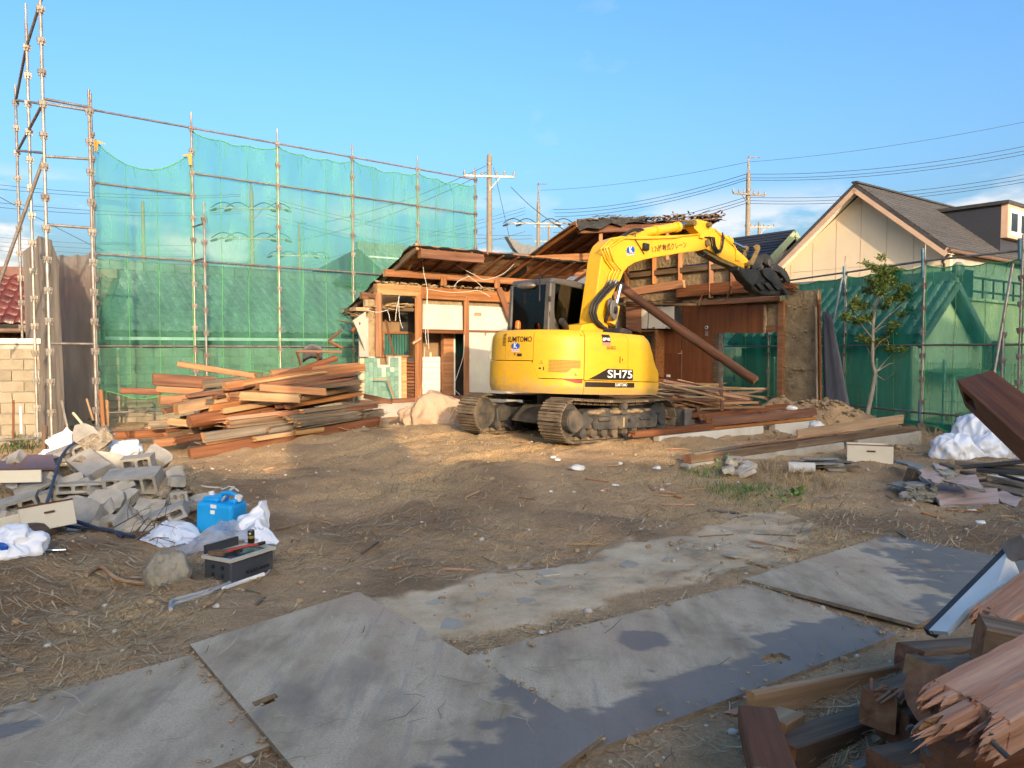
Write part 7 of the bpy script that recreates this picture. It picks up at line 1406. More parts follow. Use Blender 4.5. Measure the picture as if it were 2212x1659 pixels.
GR = [
 ('rough', 850, 340, 8.5, .34, (20, 15, 10), 'tall ragged concrete lump crowning the rubble heap', 1, None, .50, .26), ('slab', 760, 330, 8.4, .34, (60, 30, 20), 'flat cast face leaning against the tall lump', 2, None, .12, .28),
 ('block', 600, 470, 8.3, .39, (10, -20, 25), 'concrete block below left of the tall lump', 3, 3, .12, .19), ('block', 800, 600, 8.0, .44, (25, 18, -35), 'tilted hollow block with a broken top in the upper middle of the heap', 4, 3, .15, .26), ('rough', 720, 560, 8.0, .18, (0, 0, 0), 'rough broken edge beside the tilted hollow block', 5, None, .12, .14),
 ('slab', 960, 550, 8.3, .50, (70, 5, 5), 'grey slab standing behind the middle blocks', 6, None, .10, .22), ('block', 1230, 560, 8.0, .30, (8, -6, 8), 'squared pale block at the upper right of the heap', 7, 2, .15, .16), ('slab', 1400, 500, 8.2, .30, (40, 35, 30), 'broken pale face at the top right of the heap', 8, None, .10, .24),
 ('block', 1190, 720, 7.7, .52, (18, -3, 4), 'large double block with a mortar joint in the right half of the heap', 9, 4, .19, .24), ('rough', 1450, 770, 7.7, .24, (0, 0, 0), 'crumbled pebbly end of the large double block', 10, None, .36, .22), ('slab', 1550, 660, 7.9, .2, (80, 0, 40), 'small upright grey piece behind the crumbled end', 11, None, .06, .2),
 ('block', 760, 770, 7.6, .48, (0, -2, 4), 'flat hollow block showing three holes in the middle of the heap', 12, 3, .10, .19), ('block', 700, 850, 7.65, .40, (-4, 6, 12), 'half hidden hollow block under the three holed one', 13, 2, .10, .19), ('block', 330, 800, 7.7, .36, (30, -25, 35), 'tilted block at the left of the heap with a big cavity', 14, 2, .17, .22), ('block', 130, 930, 7.4, .42, (12, -15, 20), 'block with open cells at the lower left of the heap', 15, 3, .12, .20), ('slab', 420, 640, 8.0, .30, (30, 20, -40), 'small tilted slab in the left half of the heap', 16, None, .10, .2),
 ('slab', 720, 1000, 7.2, .56, (38, 10, -28), 'wide pale speckled slab at the lower middle of the heap', 17, None, .12, .32), ('slab', 950, 905, 7.4, .42, (55, -4, 6), 'smooth pale slab face in the centre of the heap', 18, None, .12, .26), ('block', 1130, 1080, 7.05, .34, (50, 10, -55), 'block standing on edge with holes down its side', 19, 2, .13, .2), ('slab', 1320, 970, 7.3, .30, (50, 8, 12), 'plain grey slab behind the diagonal block', 20, None, .06, .22), ('block', 1450, 1040, 7.1, .44, (8, -22, 12), 'diagonal hollow block with three holes on top at the right foot of the heap', 21, 3, .12, .19), ('slab', 1250, 1180, 6.95, .36, (35, -15, 40), 'low slab piece beside the white sheet', 22, None, .10, .2), ('slab', 560, 1150, 7.0, .34, (20, 5, 10), 'low slab under the dark blue hose', 23, None, .10, .2), ('rough', 1680, 800, 7.9, .30, (0, 0, 0), 'flat rough lump right of the heap', 24, None, .2, .14), ('slab', 1790, 900, 7.7, .36, (15, -10, 30), 'flat stony slab by the blue canister', 25, None, .07, .22), ('rough', 180, 740, 8.1, .5, (0, 0, 0), 'gravelly soil lump at the left edge of the heap', 26, None, .35, .18), ('slab', 1130, 880, 7.5, .24, (20, -30, 60), 'small dark slab in the middle right of the heap', 27, None, .1, .16), ('rough', 960, 800, 7.8, .6, (0, 0, 0), 'earthy core showing between the middle blocks', 28, None, .5, .3), ('rough', 1300, 900, 7.8, .5, (0, 0, 0), 'earthy core showing under the large double block', 29, None, .4, .3), ('rough', 500, 900, 7.8, .5, (0, 0, 0), 'earthy core showing at the left of the heap', 30, None, .4, .3)]
for kind, cx, cy, d, size, rot, lb, sd_, ho, W_, T_ in [(g_[0], g_[1], g_[2], g_[3], g_[4], g_[5], g_[6], g_[7], g_[8], g_[10] if g_[0] == 'block' else g_[9], g_[9] if g_[0] == 'block' else g_[10]) for g_ in GR]: 
    if kind == 'slab': W_, T_ = T_, W_
    rub(kind, cx, cy, d, size, rot, lb, sd_, ho or 3, T_, W_)
QN = ('left edge', 'left', 'middle', 'right')
for k in range(22):
    cx, cy = rnd.uniform(60, 1600), rnd.uniform(560, 1130); kd = rnd.choice(('slab', 'slab', 'block', 'rough')); sz = rnd.uniform(.16, .34)
    rub(kd, cx, cy, 8.75 - cy / 680, sz, (rnd.uniform(-40, 40), rnd.uniform(-35, 35), rnd.uniform(0, 180)), 'smaller %s among the big blocks, %s %s of the heap' % ({'slab': 'flat concrete piece', 'block': 'hollow block piece', 'rough': 'crumbly concrete lump'}[kd], where(cy, 560, 1130, ('upper', 'middle', 'lower')), where(cx, 60, 1600, QN)), 300 + k, 2, rnd.uniform(.06, .11) if kd != 'rough' else sz * .7, sz * rnd.uniform(.5, .8))
peb = MB()
for k in range(500):
    X, Y = rnd.uniform(0, 1750), rnd.uniform(620, 1230); p = P(*c5(X, Y), 8.9 - Y / 700 + rnd.uniform(-.1, .1)); g_ = gz(p.x, p.y); p.z = max(g_ + .01, min(p.z, g_ + .3)); r_ = rnd.choice((.006, .010, .016, .026)) * rnd.uniform(.7, 1.3); peb.sphere(p, r_, 6, 4, sc=(rnd.uniform(.8, 1.3), rnd.uniform(.8, 1.3), rnd.uniform(.5, .9)))
tag(peb.wobj('rubble_crumbs', aggr), 'small crumbs of broken concrete over the rubble heap', 'rubble', kind='stuff')
# ------------------------------------------------------------------ bags, sheets and soft things
bagw = nmat('plastic_white', [(.70, .71, .74), (.80, .81, .83)], 3, .42, .15, 14, spec=.4, dirt=((.55, .5, .44), .15, 3))
def blob(name, c, size, mat, label, cat, seed, crink=.12, flat_=.35, rot=0.0, group=None, sub=5, knot=False):
    bm = bmesh.new(); bmesh.ops.create_icosphere(bm, subdivisions=sub, radius=1.0)
    for v in bm.verts:
        c_ = v.co.copy(); f = 1 + crink * (1.1 * nz(c_.x, c_.y, c_.z + seed, 1.3, 1)) + crink * 1.1 * (.4 - abs(nz(c_.x + seed, c_.y, c_.z * .5, 2.2, 2))) + crink * .28 * (.3 - abs(nz(c_.x, c_.y + seed, c_.z * .6, 5, 2))); q = c_ * f
        if q.z < -flat_: q.z = -flat_ + (q.z + flat_) * .15
        if knot and c_.z > .9: q.z += (c_.z - .9) * 4; q.x *= .5; q.y *= .5
        v.co = Vector((q.x * size[0], q.y * size[1], (q.z + flat_) * size[2]))
    me = bpy.data.meshes.new(name); bm.to_mesh(me); bm.free(); me.materials.append(mat); smooth(me, True)
    o = mk(name, me, None, None, Matrix.Translation(c) @ Matrix.Rotation(rot, 4, 'Z')); return tag(o, label, cat, group)
def at_ground(px, py, dz=0.0): p = on(px, py); p.z = gz(p.x, p.y) + dz; return p
sackm = nmat('bulk_bag', [(.36, .245, .165), (.45, .32, .225)], 2.5, .85, .9, 4, dirt=((.30, .19, .12), .35, 2), bdist=.06)
pS = P(942, 918, 14.7); pS.z = gz(pS.x, pS.y) - .02; bb = blob('bulk_bag', pS, (.62, .42, .50), sackm, 'slumped pinkish bulk bag lying between timber pile and excavator', 'bag', 4.2, .34, .25, .3)
for k in range(3):
    a0 = -1.2 + k * .9; pts = [pS + Vector((math.cos(a0 + u * .5) * .62 * (1 - u * .5), -.34 + .25 * u, .05 + .42 * math.sin(u * 1.5))) + Vector((u * .2, -.06, 0)) for u in [i / 8 for i in range(9)]]
    MB().tube(pts, .02, 6).wobj('strap', sackm, bb)
MB().box((-.06, -.005, -.06), (.06, .005, .06)).obj('label_tag', white_p, bb, Matrix.Translation(pS + Vector((-.22, -.33, .36))) @ Matrix.Rotation(-.7, 4, 'X'))
GB = 'white sacks at the right edge'
for (cx, cy, sz, lb, sd_) in (((1900), 640, (.50, .36, .44), 'big knotted white sack on top at the left of the sack heap', 1), (1960, 535, (.42, .34, .34), 'white sack lying highest at the back of the sack heap', 2), (1760, 690, (.34, .28, .26), 'small white sack at the left foot of the sack heap', 3), (2070, 610, (.30, .30, .34), 'white sack half hidden behind the jutting beam', 4), (2150, 700, (.50, .32, .26), 'flat white sack at the right edge', 5), (2000, 720, (.34, .26, .22), 'crumpled white sack in the front middle of the sack heap', 6)):
    p = P(*c6(cx, cy + 40), 11.9 if cy > 650 else 12.4); p.z = max(gz(p.x, p.y), p.z - sz[2] * .45); blob('white_sack', p, sz, bagw, lb, 'sack', sd_ * 3.3, .30, .45, sd_, GB, 5, sd_ in (1, 6))
for (px, py, d, sz, lb, sd_) in ((*c5(600, 390), 8.7, (.19, .14, .13), 'tied white shopping bag left of the tall rubble lump', 1), (*c5(1110, 450), 8.9, (.22, .18, .13), 'white plastic bag right of the tall rubble lump', 2), (*c5(465, 520), 8.5, (.14, .11, .11), 'small white bag at the left of the rubble heap', 3)):
    p = P(px, py, d); p.z -= sz[2] * .4; blob('plastic_bag', p, sz, bagw, lb, 'bag', sd_ * 5.1, .28, .4, sd_, 'white plastic bags in the rubble', 5, sd_ == 1)
# ------------------------------------------------------------------ things in the left foreground
c9 = crop(500, 1750, 3.0167)
tr_ = nmat('pond_tray', [(.035, .038, .045), (.06, .065, .075)], 4, .5, .1, dirt=((.14, .12, .10), .35, 3))
b0, b1, b2_ = on(410, 1256), on(499, 1264), on(592, 1232); ex1 = (b1 - b0); ex1.z = 0; ey1 = (b2_ - b1); ey1.z = 0; w1, w2_ = ex1.length, ey1.length; ax2 = ey1.normalized(); ax1 = Vector((ax2.y, -ax2.x, 0)); b0 = b1 - ax1 * w1; zb = min(gz(b1.x, b1.y), gz(b2_.x, b2_.y)) + .005
Mt = frame(ax1, ax2, Z, (b0.x, b0.y, zb)); hB = .16
tray = thing('filter_tray', 'dark rectangular plastic tray with pale rim holding tools in the left foreground', 'tray', Mt)
MB().box((0, 0, 0), (w1, w2_, hB)).obj('body', tr_, tray, Mt, .012)
MB().box((-.012, -.012, hB), (w1 + .012, .018, hB + .022)).box((-.012, w2_ - .018, hB), (w1 + .012, w2_ + .012, hB + .022)).box((-.012, .018, hB), (.018, w2_ - .018, hB + .022)).box((w1 - .018, .018, hB), (w1 + .012, w2_ - .018, hB + .022)).obj('rim', nmat('rim_beige', [(.45, .41, .33), (.52, .48, .40)], 6, .5), tray, Mt)
MB().box((.018, .018, hB), (w1 - .018, w2_ - .018, hB + .008)).obj('glass_top', nmat('tray_glass', [(.025, .04, .05), (.04, .055, .065)], 4, .25, spec=.5), tray, Mt)
MB().box((-.02, .02, hB + .0), (-.005, w2_ * .8, hB + .09)).obj('lid_flap', tr_, tray, Mt)
for k in range(7): MB().cyl((w1 + .012, w2_ * (.35 + .08 * k), .055), (1, 0, 0), .012, .006, 10).obj('port', rubber, tray, Mt)
for k in range(2):
    for q in range(2): MB().cyl((w1 * (.35 + .35 * q), -.002, .05 + .06 * k), (0, 1, 0), .016, .006, 12).obj('boss', rubber, tray, Mt)
def tl(x, y, z): return Mt @ Vector((w1 * x, w2_ * y, hB + .02 + z))
rust = nmat('rusty_steel', [(.09, .05, .03), (.2, .12, .07)], 12, .8, .3, 30, rand=.2); redp = nmat('red_handle', [(.42, .05, .03)], 5, .5)
wr = thing('pipe_wrench', 'rusty pipe wrench lying on the dark tray', 'wrench', Matrix.Translation(tl(.3, .3, 0))); MB().beam(tl(.12, .12, .01), tl(.55, .75, .02), .03, .014).wobj('handle', rust, wr); MB().prism([(0, 0), (.07, .02), (.10, .06), (.06, .075), (0, .05)], 0, .03, ax='z').obj('jaw', rust, wr, frame(ax1, ax2, Z, tl(.06, .06, .0)))
cu_ = thing('bolt_cutter', 'red handled cutter lying across the dark tray', 'cutter', Matrix.Translation(tl(.6, .5, 0))); MB().tube([tl(.35, .3, .012), tl(.62, .62, .03), tl(.72, .80, .03)], .011, 8).wobj('handle', redp, cu_); MB().tube([tl(.72, .80, .03), tl(.80, .92, .035)], .014, 8).wobj('grip', rubber, cu_); MB().beam(tl(.2, .14, .012), tl(.36, .32, .012), .04, .012).wobj('blade', rust, cu_)
pr = thing('pry_bar', 'thin rusty pry bar on the front corner of the dark tray', 'bar', Matrix.Translation(tl(.4, .1, 0))); MB().tube([tl(.25, .05, .012), tl(.45, .05, .016), tl(.55, .1, .014)], .009, 7).wobj('shaft', rust, pr); MB().beam(tl(.5, .06, .014), tl(.62, .08, .016), .03, .01).wobj('claw', rust, pr)
rg = MB().tube([tl(.55 + .09 * math.cos(a), .45 + .06 * math.sin(a), .008) for a in [2 * math.pi * i / 16 for i in range(17)]], .008, 6).wobj('rubber_ring', rubber); tag(rg, 'black ring lying in the middle of the tray', 'ring')
cn_ = thing('drink_can', 'small black and gold coffee can standing on the tools on the tray', 'can', Matrix.Translation(tl(.34, .88, .02))); blkc = nmat('can_black', [(.03, .024, .012)], 5, .3, metal=.3); gold = nmat('can_gold', [(.42, .32, .10)], 5, .35, metal=.6)
MB().tube([tl(.34, .88, .02), tl(.34, .88, .025), tl(.34, .88, .115), tl(.34, .88, .122)], [.024, .027, .027, .023], 16).wobj('body', blkc, cn_); MB().tube([tl(.34, .88, .06), tl(.34, .88, .08)], .0274, 16, cap=False).wobj('band', gold, cn_); MB().tube([tl(.34, .88, .1221), tl(.34, .88, .1245)], .0235, 16).wobj('lid', galv, cn_)
MB().sphere(tl(.34, .88, .098) + Vector((-.0, -.0265, 0)), .009, 8, 5).wobj('emblem', let_w, cn_)
# stone
rk = blob('garden_rock', at_ground(362, 1252, -.03), (.155, .13, .17), nmat('rock_grey', [(.13, .115, .085), (.27, .24, .18), (.36, .33, .27)], 6, .9, .7, 22, bdist=.02), 'rounded grey brown garden rock beside the dark tray', 'rock', 2.7, .22, .35, .4)
# blue canister
jb = nmat('canister_blue', [(.005, .26, .62), (.012, .32, .70)], 2, .38, .05, 20, spec=.4); pJ = at_ground(478, 1150); pJ.z -= .0; Mj = Matrix.Translation(pJ) @ Matrix.Rotation(R(-14), 4, 'Z') @ Matrix.Rotation(R(3), 4, 'Y')
can = thing('water_canister', 'bright blue plastic water canister between rubble and white sheets', 'canister', Mj)
MB().box((-.19, -.13, 0), (.19, .13, .30)).obj('body', jb, can, Mj, .035, 3); MB().box((-.15, -.10, .29), (.02, .10, .345)).obj('shoulder', jb, can, Mj, .025, 2)
MB().tube([(-.02, 0, .33), (-.0, 0, .37), (.08, 0, .385), (.14, 0, .37), (.16, 0, .30)], .022, 8).obj('handle', jb, can, Mj); MB().box((.11, -.07, .29), (.185, .07, .34)).obj('shoulder', jb, can, Mj, .02, 2); MB().cyl((.17, 0, .345), (.3, 0, 1), .034, .05, 14).obj('cap', white_p, can, Mj); MB().cyl((-.13, .02, .355), (-.2, 0, 1), .026, .04, 12).obj('cap', white_p, can, Mj)
for z in (.20, .255): MB().box((-.03, -.134, z), (.03 if z > .22 else .015, -.1305, z + .035)).obj('sticker', let_w, can, Mj)
st2 = MB().beam(P(*c9(990, 390), 7.1), P(*c9(1135, 225), 7.25), .025, .012).wobj('plastic_strip', nmat('strip_grey', [(.42, .42, .36)], 5, .5)); tag(st2, 'grey plastic strip sticking up out of the blue canister', 'strip')
# sheets of plastic round the canister
def sheet(name, outline, mat, label, d0, seed, crink=.05, cat='sheet', n=22, group=None, tint=False):
    """crumpled film: outline as sighted points, (x, y, depth)"""
    ps = [P(*c9(x, y), d) for x, y, d in outline]; c_ = sum(ps, Vector()) / len(ps); k = len(ps); mb = MB(); vs = []; ring = 12; cnt = k * 8
    for j in range(ring + 1):
        r_ = j / ring
        for i in range(cnt):
            a, b, u = ps[i // 8], ps[(i // 8 + 1) % k], (i % 8) / 8; e = a.lerp(b, u); p = c_.lerp(e, r_); hgt = .11 * (1 - r_ * r_) * (1 if not tint else .5)
            p = p + Vector((0, -.02, 0)) + Z * hgt + Vector((nz(p.x, p.y, p.z + seed, 7, 3), nz(p.x + 3, p.y, p.z + seed, 7, 3), nz(p.x, p.y + 3, p.z + seed, 7, 3))) * crink; p.z = max(p.z, gz(p.x, p.y) + .006); vs.append(p)
    fs = [(j * cnt + i, j * cnt + (i + 1) % cnt, (j + 1) * cnt + (i + 1) % cnt, (j + 1) * cnt + i) for j in range(ring) for i in range(cnt)]; mb.add(vs, fs, 0, True); o = mb.wobj(name, mat); return tag(o, label, cat, group)
film = net_mat('clear_film', (.62, .64, .70), .42, (.9, .92, .95), fold=.25)
sheet('white_sheet', [(90, 890, 6.6), (160, 760, 6.8), (330, 650, 7.0), (520, 605, 7.1), (660, 660, 7.1), (800, 780, 7.0), (760, 900, 6.8), (620, 985, 6.6), (420, 985, 6.45), (210, 985, 6.4)], bagw, 'bulging white plastic sheet between rubble and dark tray', 6.7, 1.0, .05)
sheet('white_sheet', [(1150, 640, 7.0), (1380, 470, 7.1), (1455, 390, 7.15), (1515, 400, 7.15), (1530, 560, 7.1), (1535, 760, 6.95), (1660, 860, 6.75), (1600, 900, 6.7), (1420, 890, 6.65), (1250, 860, 6.7), (1200, 760, 6.85)], bagw, 'white plastic sheet with a raised peak right of the blue canister', 6.9, 2.0, .05)
sheet('clear_film', [(490, 960, 6.5), (620, 880, 6.55), (780, 800, 6.75), (940, 720, 6.85), (1010, 600, 6.95), (1150, 640, 6.95), (1350, 660, 6.9), (1450, 740, 6.8), (1340, 850, 6.6), (1080, 830, 6.45), (860, 910, 6.35), (680, 980, 6.3), (560, 1060, 6.3)], film, 'crumpled clear plastic film draped behind the dark tray', 6.7, 3.0, .07, tint=True)
# pipes by the tray
pipe_g = nmat('conduit_grey', [(.30, .29, .28), (.42, .41, .40)], 6, .5, dirt=((.2, .15, .1), .3, 5))
def gpipe(pts, r_, mat, label, cf=c9, nm='conduit_pipe', cat='pipe', group=None, dz=None):
    ps = []
    for q in pts: p = on(*cf(q[0], q[1])); p.z = gz(p.x, p.y) + (dz if dz is not None else r_) + (q[2] if len(q) > 2 else 0); ps.append(p)
    sm_ = []
    for i in range(len(ps) - 1):
        a, b = ps[max(i - 1, 0)], ps[min(i + 2, len(ps) - 1)]
        for k in range(5): u = k / 5; p, q = ps[i], ps[i + 1]; sm_.append(p * (2 * u ** 3 - 3 * u * u + 1) + (q - a) / 2 * (u ** 3 - 2 * u * u + u) + q * (-2 * u ** 3 + 3 * u * u) + (b - p) / 2 * (u ** 3 - u * u))
    o = MB().tube(sm_ + [ps[-1]], r_, 8).wobj(nm, mat); return tag(o, label, cat, group)
gpipe([(420, 1620), (440, 1540), (600, 1490), (850, 1420), (1040, 1350), (1160, 1280)], .013, pipe_g, 'bent grey conduit pipe in front of the tray, upper of the two'); gpipe([(425, 1640), (480, 1570), (700, 1500), (900, 1430), (1090, 1330)], .013, pipe_g, 'bent grey conduit pipe in front of the tray, lower of the two'); gpipe([(1020, 1405), (1250, 1320), (1480, 1240)], .016, white_p, 'straight white plastic pipe in front of the tray', nm='white_pipe'); gpipe([(1520, 1110, .05), (1560, 1150, .04), (1540, 1200, .01), (1490, 1240)], .009, pipe_g, 'short grey hose hooked into the tray side', nm='hose'); gpipe([(800, 1600), (920, 1540), (1000, 1440), (1040, 1400)], .01, wood_light, 'pale bent stick running up to the white pipe', nm='stick', cat='stick')
gpipe([(770, 270), (850, 240), (990, 230), (1010, 265), (1100, 270), (1190, 340)], .01, cab, 'pale bent hose behind the blue canister', nm='hose')
# hose, drawers, stump and litter at the left edge
hose_b = nmat('hose_navy', [(.02, .026, .05), (.035, .045, .08)], 6, .4)
def hpath(pts, r_, mat, label, nm='garden_hose', cat='hose'):
    ps = [P(*c5(x, y), d) for x, y, d in pts]; 
    for p in ps: p.z = max(p.z, gz(p.x, p.y) + r_)
    sm_ = []
    for i in range(len(ps) - 1):
        a, b = ps[max(i - 1, 0)], ps[min(i + 2, len(ps) - 1)]
        for k in range(6): u = k / 6; p, q = ps[i], ps[i + 1]; sm_.append(p * (2 * u ** 3 - 3 * u * u + 1) + (q - a) / 2 * (u ** 3 - 2 * u * u + u) + q * (-2 * u ** 3 + 3 * u * u) + (b - p) / 2 * (u ** 3 - u * u))
    return tag(MB().tube(sm_ + [ps[-1]], r_, 8).wobj(nm, mat), label, cat)
hpath([(665, 380, 8.2), (600, 430, 8.1), (540, 520, 7.9), (500, 640, 7.6), (460, 770, 7.3), (425, 890, 7.0), (385, 990, 6.8), (360, 1060, 6.7)], .016, hose_b, 'dark blue hose climbing over the rubble heap')
hpath([(310, 1170, 6.6), (370, 1110, 6.6), (470, 1070, 6.7), (600, 1060, 6.7), (760, 1105, 6.7), (900, 1150, 6.65), (1050, 1210, 6.6), (1190, 1275, 6.5)], .017, hose_b, 'dark blue hose lying along the foot of the rubble'); hpath([(480, 1030, 6.7), (560, 1105, 6.7), (720, 1135, 6.7), (880, 1140, 6.68), (1000, 1165, 6.6), (1090, 1225, 6.55)], .016, hose_b, 'second strand of dark blue hose just above the first'); hpath([(340, 925, 6.8), (400, 930, 6.8), (480, 945, 6.8), (470, 990, 6.75), (410, 1010, 6.7), (380, 960, 6.75), (400, 1040, 6.7)], .016, hose_b, 'coiled loop of dark blue hose by the drawer')
drw = nmat('drawer_cream', [(.62, .55, .42), (.70, .64, .51)], 2, .5, dirt=((.42, .33, .22), .25, 3))
def drawer(M, L_, W_, H_, label, face):
    t_ = thing('drawer', label, 'drawer', M, 'loose drawers'); k = .015
    MB().box((0, 0, 0), (L_, W_, .01)).obj('bottom', drw, t_, M); MB().box((0, 0, .0105), (k, W_, H_)).obj('side', drw, t_, M); MB().box((L_ - k, 0, .0105), (L_, W_, H_)).obj('side', drw, t_, M); MB().box((k + .001, W_ - k, .0105), (L_ - k - .001, W_, H_)).obj('back', drw, t_, M)
    f = MB().box((-.02, -.02, -.02), (L_ + .02, -.001, H_ + .03)).obj('front', face, t_, M); MB().box((-.022, -.022, H_ + .031), (L_ + .022, .001, H_ + .045)).obj('edge_trim', wood_red, f, M); MB().box((L_ * .42, -.034, H_ * .72), (L_ * .62, -.0205, H_ * .82)).obj('handle', wood_red, f, M); return t_
pD = P(*c5(120, 1120), 6.2); pD.z = gz(pD.x, pD.y) + .06; drawer(Matrix.Translation(pD + Vector((.16, -.12, 0))) @ Matrix.Rotation(R(62), 4, 'Z') @ Matrix.Rotation(R(-14), 4, 'X'), .40, .42, .15, 'cream drawer with brown edge lying tilted at the left edge', drw)
pE = on(*c6(1075, 752)); pE.z = gz(pE.x, pE.y) + .03; drawer(Matrix.Translation(pE) @ Matrix.Rotation(R(-20), 4, 'Z'), .56, .62, .20, 'cream drawer standing alone on the bare ground in front of the foundation', drw)
bd = MB().prism([(0, 0), (.62, .02), (.40, .36), (-.1, .34)], -.012, .012, ax='z').obj('cupboard_board', nmat('laminate_brown', [(.13, .075, .06), (.17, .10, .085)], 3, .35), None, Matrix.Translation(P(*c5(-60, 620), 7.7)) @ Matrix.Rotation(R(16), 4, 'X')); tag(bd, 'dark brown laminate board lying at the left edge', 'board')
bd2 = MB().box((0, 0, 0), (.5, .02, .12)).obj('cream_board', drw, None, Matrix.Translation(P(*c5(-120, 740), 7.5)) @ Matrix.Rotation(R(8), 4, 'Z')); tag(bd2, 'cream board edge below the brown laminate board', 'board')
sA_, sB_ = P(*c5(185, 1245), 5.9), P(*c5(420, 1270), 6.35); sA_.z = max(sA_.z, gz(sA_.x, sA_.y) + .07); sB_.z = gz(sB_.x, sB_.y) + .06
timber('log_stump', sA_, sB_, .17, .18, wood_dark, None, 0, (.004, .02), True, label='sawn log with a fresh orange cut face at the left edge', cat='log', em=wood_orange)
tag(MB().tube([P(*c5(-40, 1348), 5.6), P(*c5(400, 1338), 5.75), P(*c5(405, 1338), 5.75), P(*c5(582, 1330), 5.8)], [.011, .011, .009, .009], 10).wobj('chrome_pole', chrome), 'shiny telescopic steel pole at the left edge', 'pole')
pB = P(*c5(60, 1440), 5.55); pB.z = gz(pB.x, pB.y) - .02; sb = blob('cement_bag', pB, (.24, .17, .15), bagw, 'crumpled white and blue sack on a green sheet at the left edge', 'bag', 9.1, .3, .3, .3); MB().sphere((.03, -.155, .10), .06, 10, 6, sc=(1, .2, .6)).obj('blue_print', let_blue, sb, Matrix.Translation(pB) @ Matrix.Translation((.03, -.0, .0)))
gsh = MB(); vs = [P(*c5(x, y), d) for x, y, d in ((-80, 1500, 5.45), (120, 1460, 5.4), (240, 1385, 5.5), (225, 1405, 5.5), (100, 1500, 5.3), (-80, 1545, 5.3))]; gsh.add(vs, [(0, 1, 2, 3, 4, 5)]); o = gsh.wobj('green_tarp', nmat('tarp_green', [(.02, .11, .075), (.035, .15, .10)], 5, .6)); o.modifiers.new('s', 'SOLIDIFY').thickness = .01; tag(o, 'dark green sheet under the sack at the left edge', 'sheet')
br = thing('straw_broom', 'worn straw broom lying below the rubble heap', 'broom', Matrix.Translation(P(*c5(560, 1190), 6.6))); a_, b_ = P(*c5(560, 1185), 6.65), P(*c5(855, 1390), 6.05)
for q in (a_, b_): q.z = max(q.z, gz(q.x, q.y) + .03)
MB().tube([a_, a_.lerp(b_, .5), b_], [.014, .016, .014], 8).wobj('handle', wood_grey, br); hm = MB(); bd_ = (a_ - b_).normalized()
for k in range(110): e = a_ + bd_ * rnd.uniform(.2, .36) + Vector((rnd.gauss(0, .05), rnd.gauss(0, .05), rnd.gauss(.02, .035))); hm.tube([a_ + Vector((rnd.gauss(0, .01), rnd.gauss(0, .01), rnd.gauss(0, .01))), e], [.004, .0015], 4, cap=False)
tag(hm.wobj('bristles', nmat('bristle', [(.25, .14, .06), (.40, .25, .12)], 6, .9), br), kind='stuff')
for a, b, lb, mt in (((650, 115, 8.9), (755, 240, 8.7), 'yellow bamboo stick standing behind the tall rubble lump', cream2), ((385, 580, 8.6), (402, 230, 8.8), 'upright dark board left of the rubble heap', wood_dark), ((545, 0, 10.5), (610, 300, 10.5), 'grey pole leaning behind the rubble heap', galv), ((770, -10, 10.8), (830, 180, 10.6), 'weathered stick leaning behind the tall rubble lump', wood_light), ((120, 0, 11.0), (118, 350, 11.0), 'thin upright post at the left edge', wood_red), ((180, 50, 11.0), (190, 300, 11.0), 'pale short post at the left edge', white_p), ((895, -90, 11.2), (925, 340, 11.0), 'orange board standing beside the scaffold post', wood_orange), ((950, 0, 11.3), (955, 330, 11.2), 'thin pale edge of a board right of the orange one', wood_light)):
    timber('standing_stick', P(*c5(a[0], a[1]), a[2]), P(*c5(b[0], b[1]), b[2]), .05 if 'board' in lb else .03, .07 if 'board' in lb else .03, mt, None, 0, (.01, .01), label=lb, cat='stick', seg=2)
for k in range(6):                                        # bare twigs
    p = P(*c5(rnd.uniform(1000, 1300), rnd.uniform(1120, 1300)), 6.5); q = MB()
    def twig(p, d, L_, r_, dep):
        e = p + d * L_; m_ = p.lerp(e, .5) + Vector((rnd.gauss(0, 1), rnd.gauss(0, 1), rnd.gauss(0, 1))) * L_ * .1; q.tube([p, m_, e], [r_, r_ * .85, r_ * .6], 5)
        if dep:
            for _ in range(2): twig(m_.lerp(e, rnd.random()), (d + Vector((rnd.gauss(0, .6), rnd.gauss(0, .4), rnd.gauss(.1, .6)))).normalized(), L_ * .6, r_ * .55, dep - 1)
    twig(p, Vector((rnd.uniform(.3, 1), rnd.uniform(-.4, .2), rnd.uniform(.0, .6))).normalized(), .28, .006, 2); tag(q.wobj('twig', wood_dark), 'bare dark twig sticking out over the white sheet', 'twig', 'bare twigs by the rubble')
gpipe([(770, 1640), (900, 1600), (1040, 1615), (1200, 1640), (1350, 1655), (1460, 1640)], .016, wood_light, 'peeled pale root lying below the garden rock', c5, 'tree_root', 'root'); gpipe([(1050, 1640), (1250, 1600), (1420, 1640), (1500, 1700)], .012, wood_grey, 'thin dark root lying below the garden rock', c5, 'tree_root', 'root')
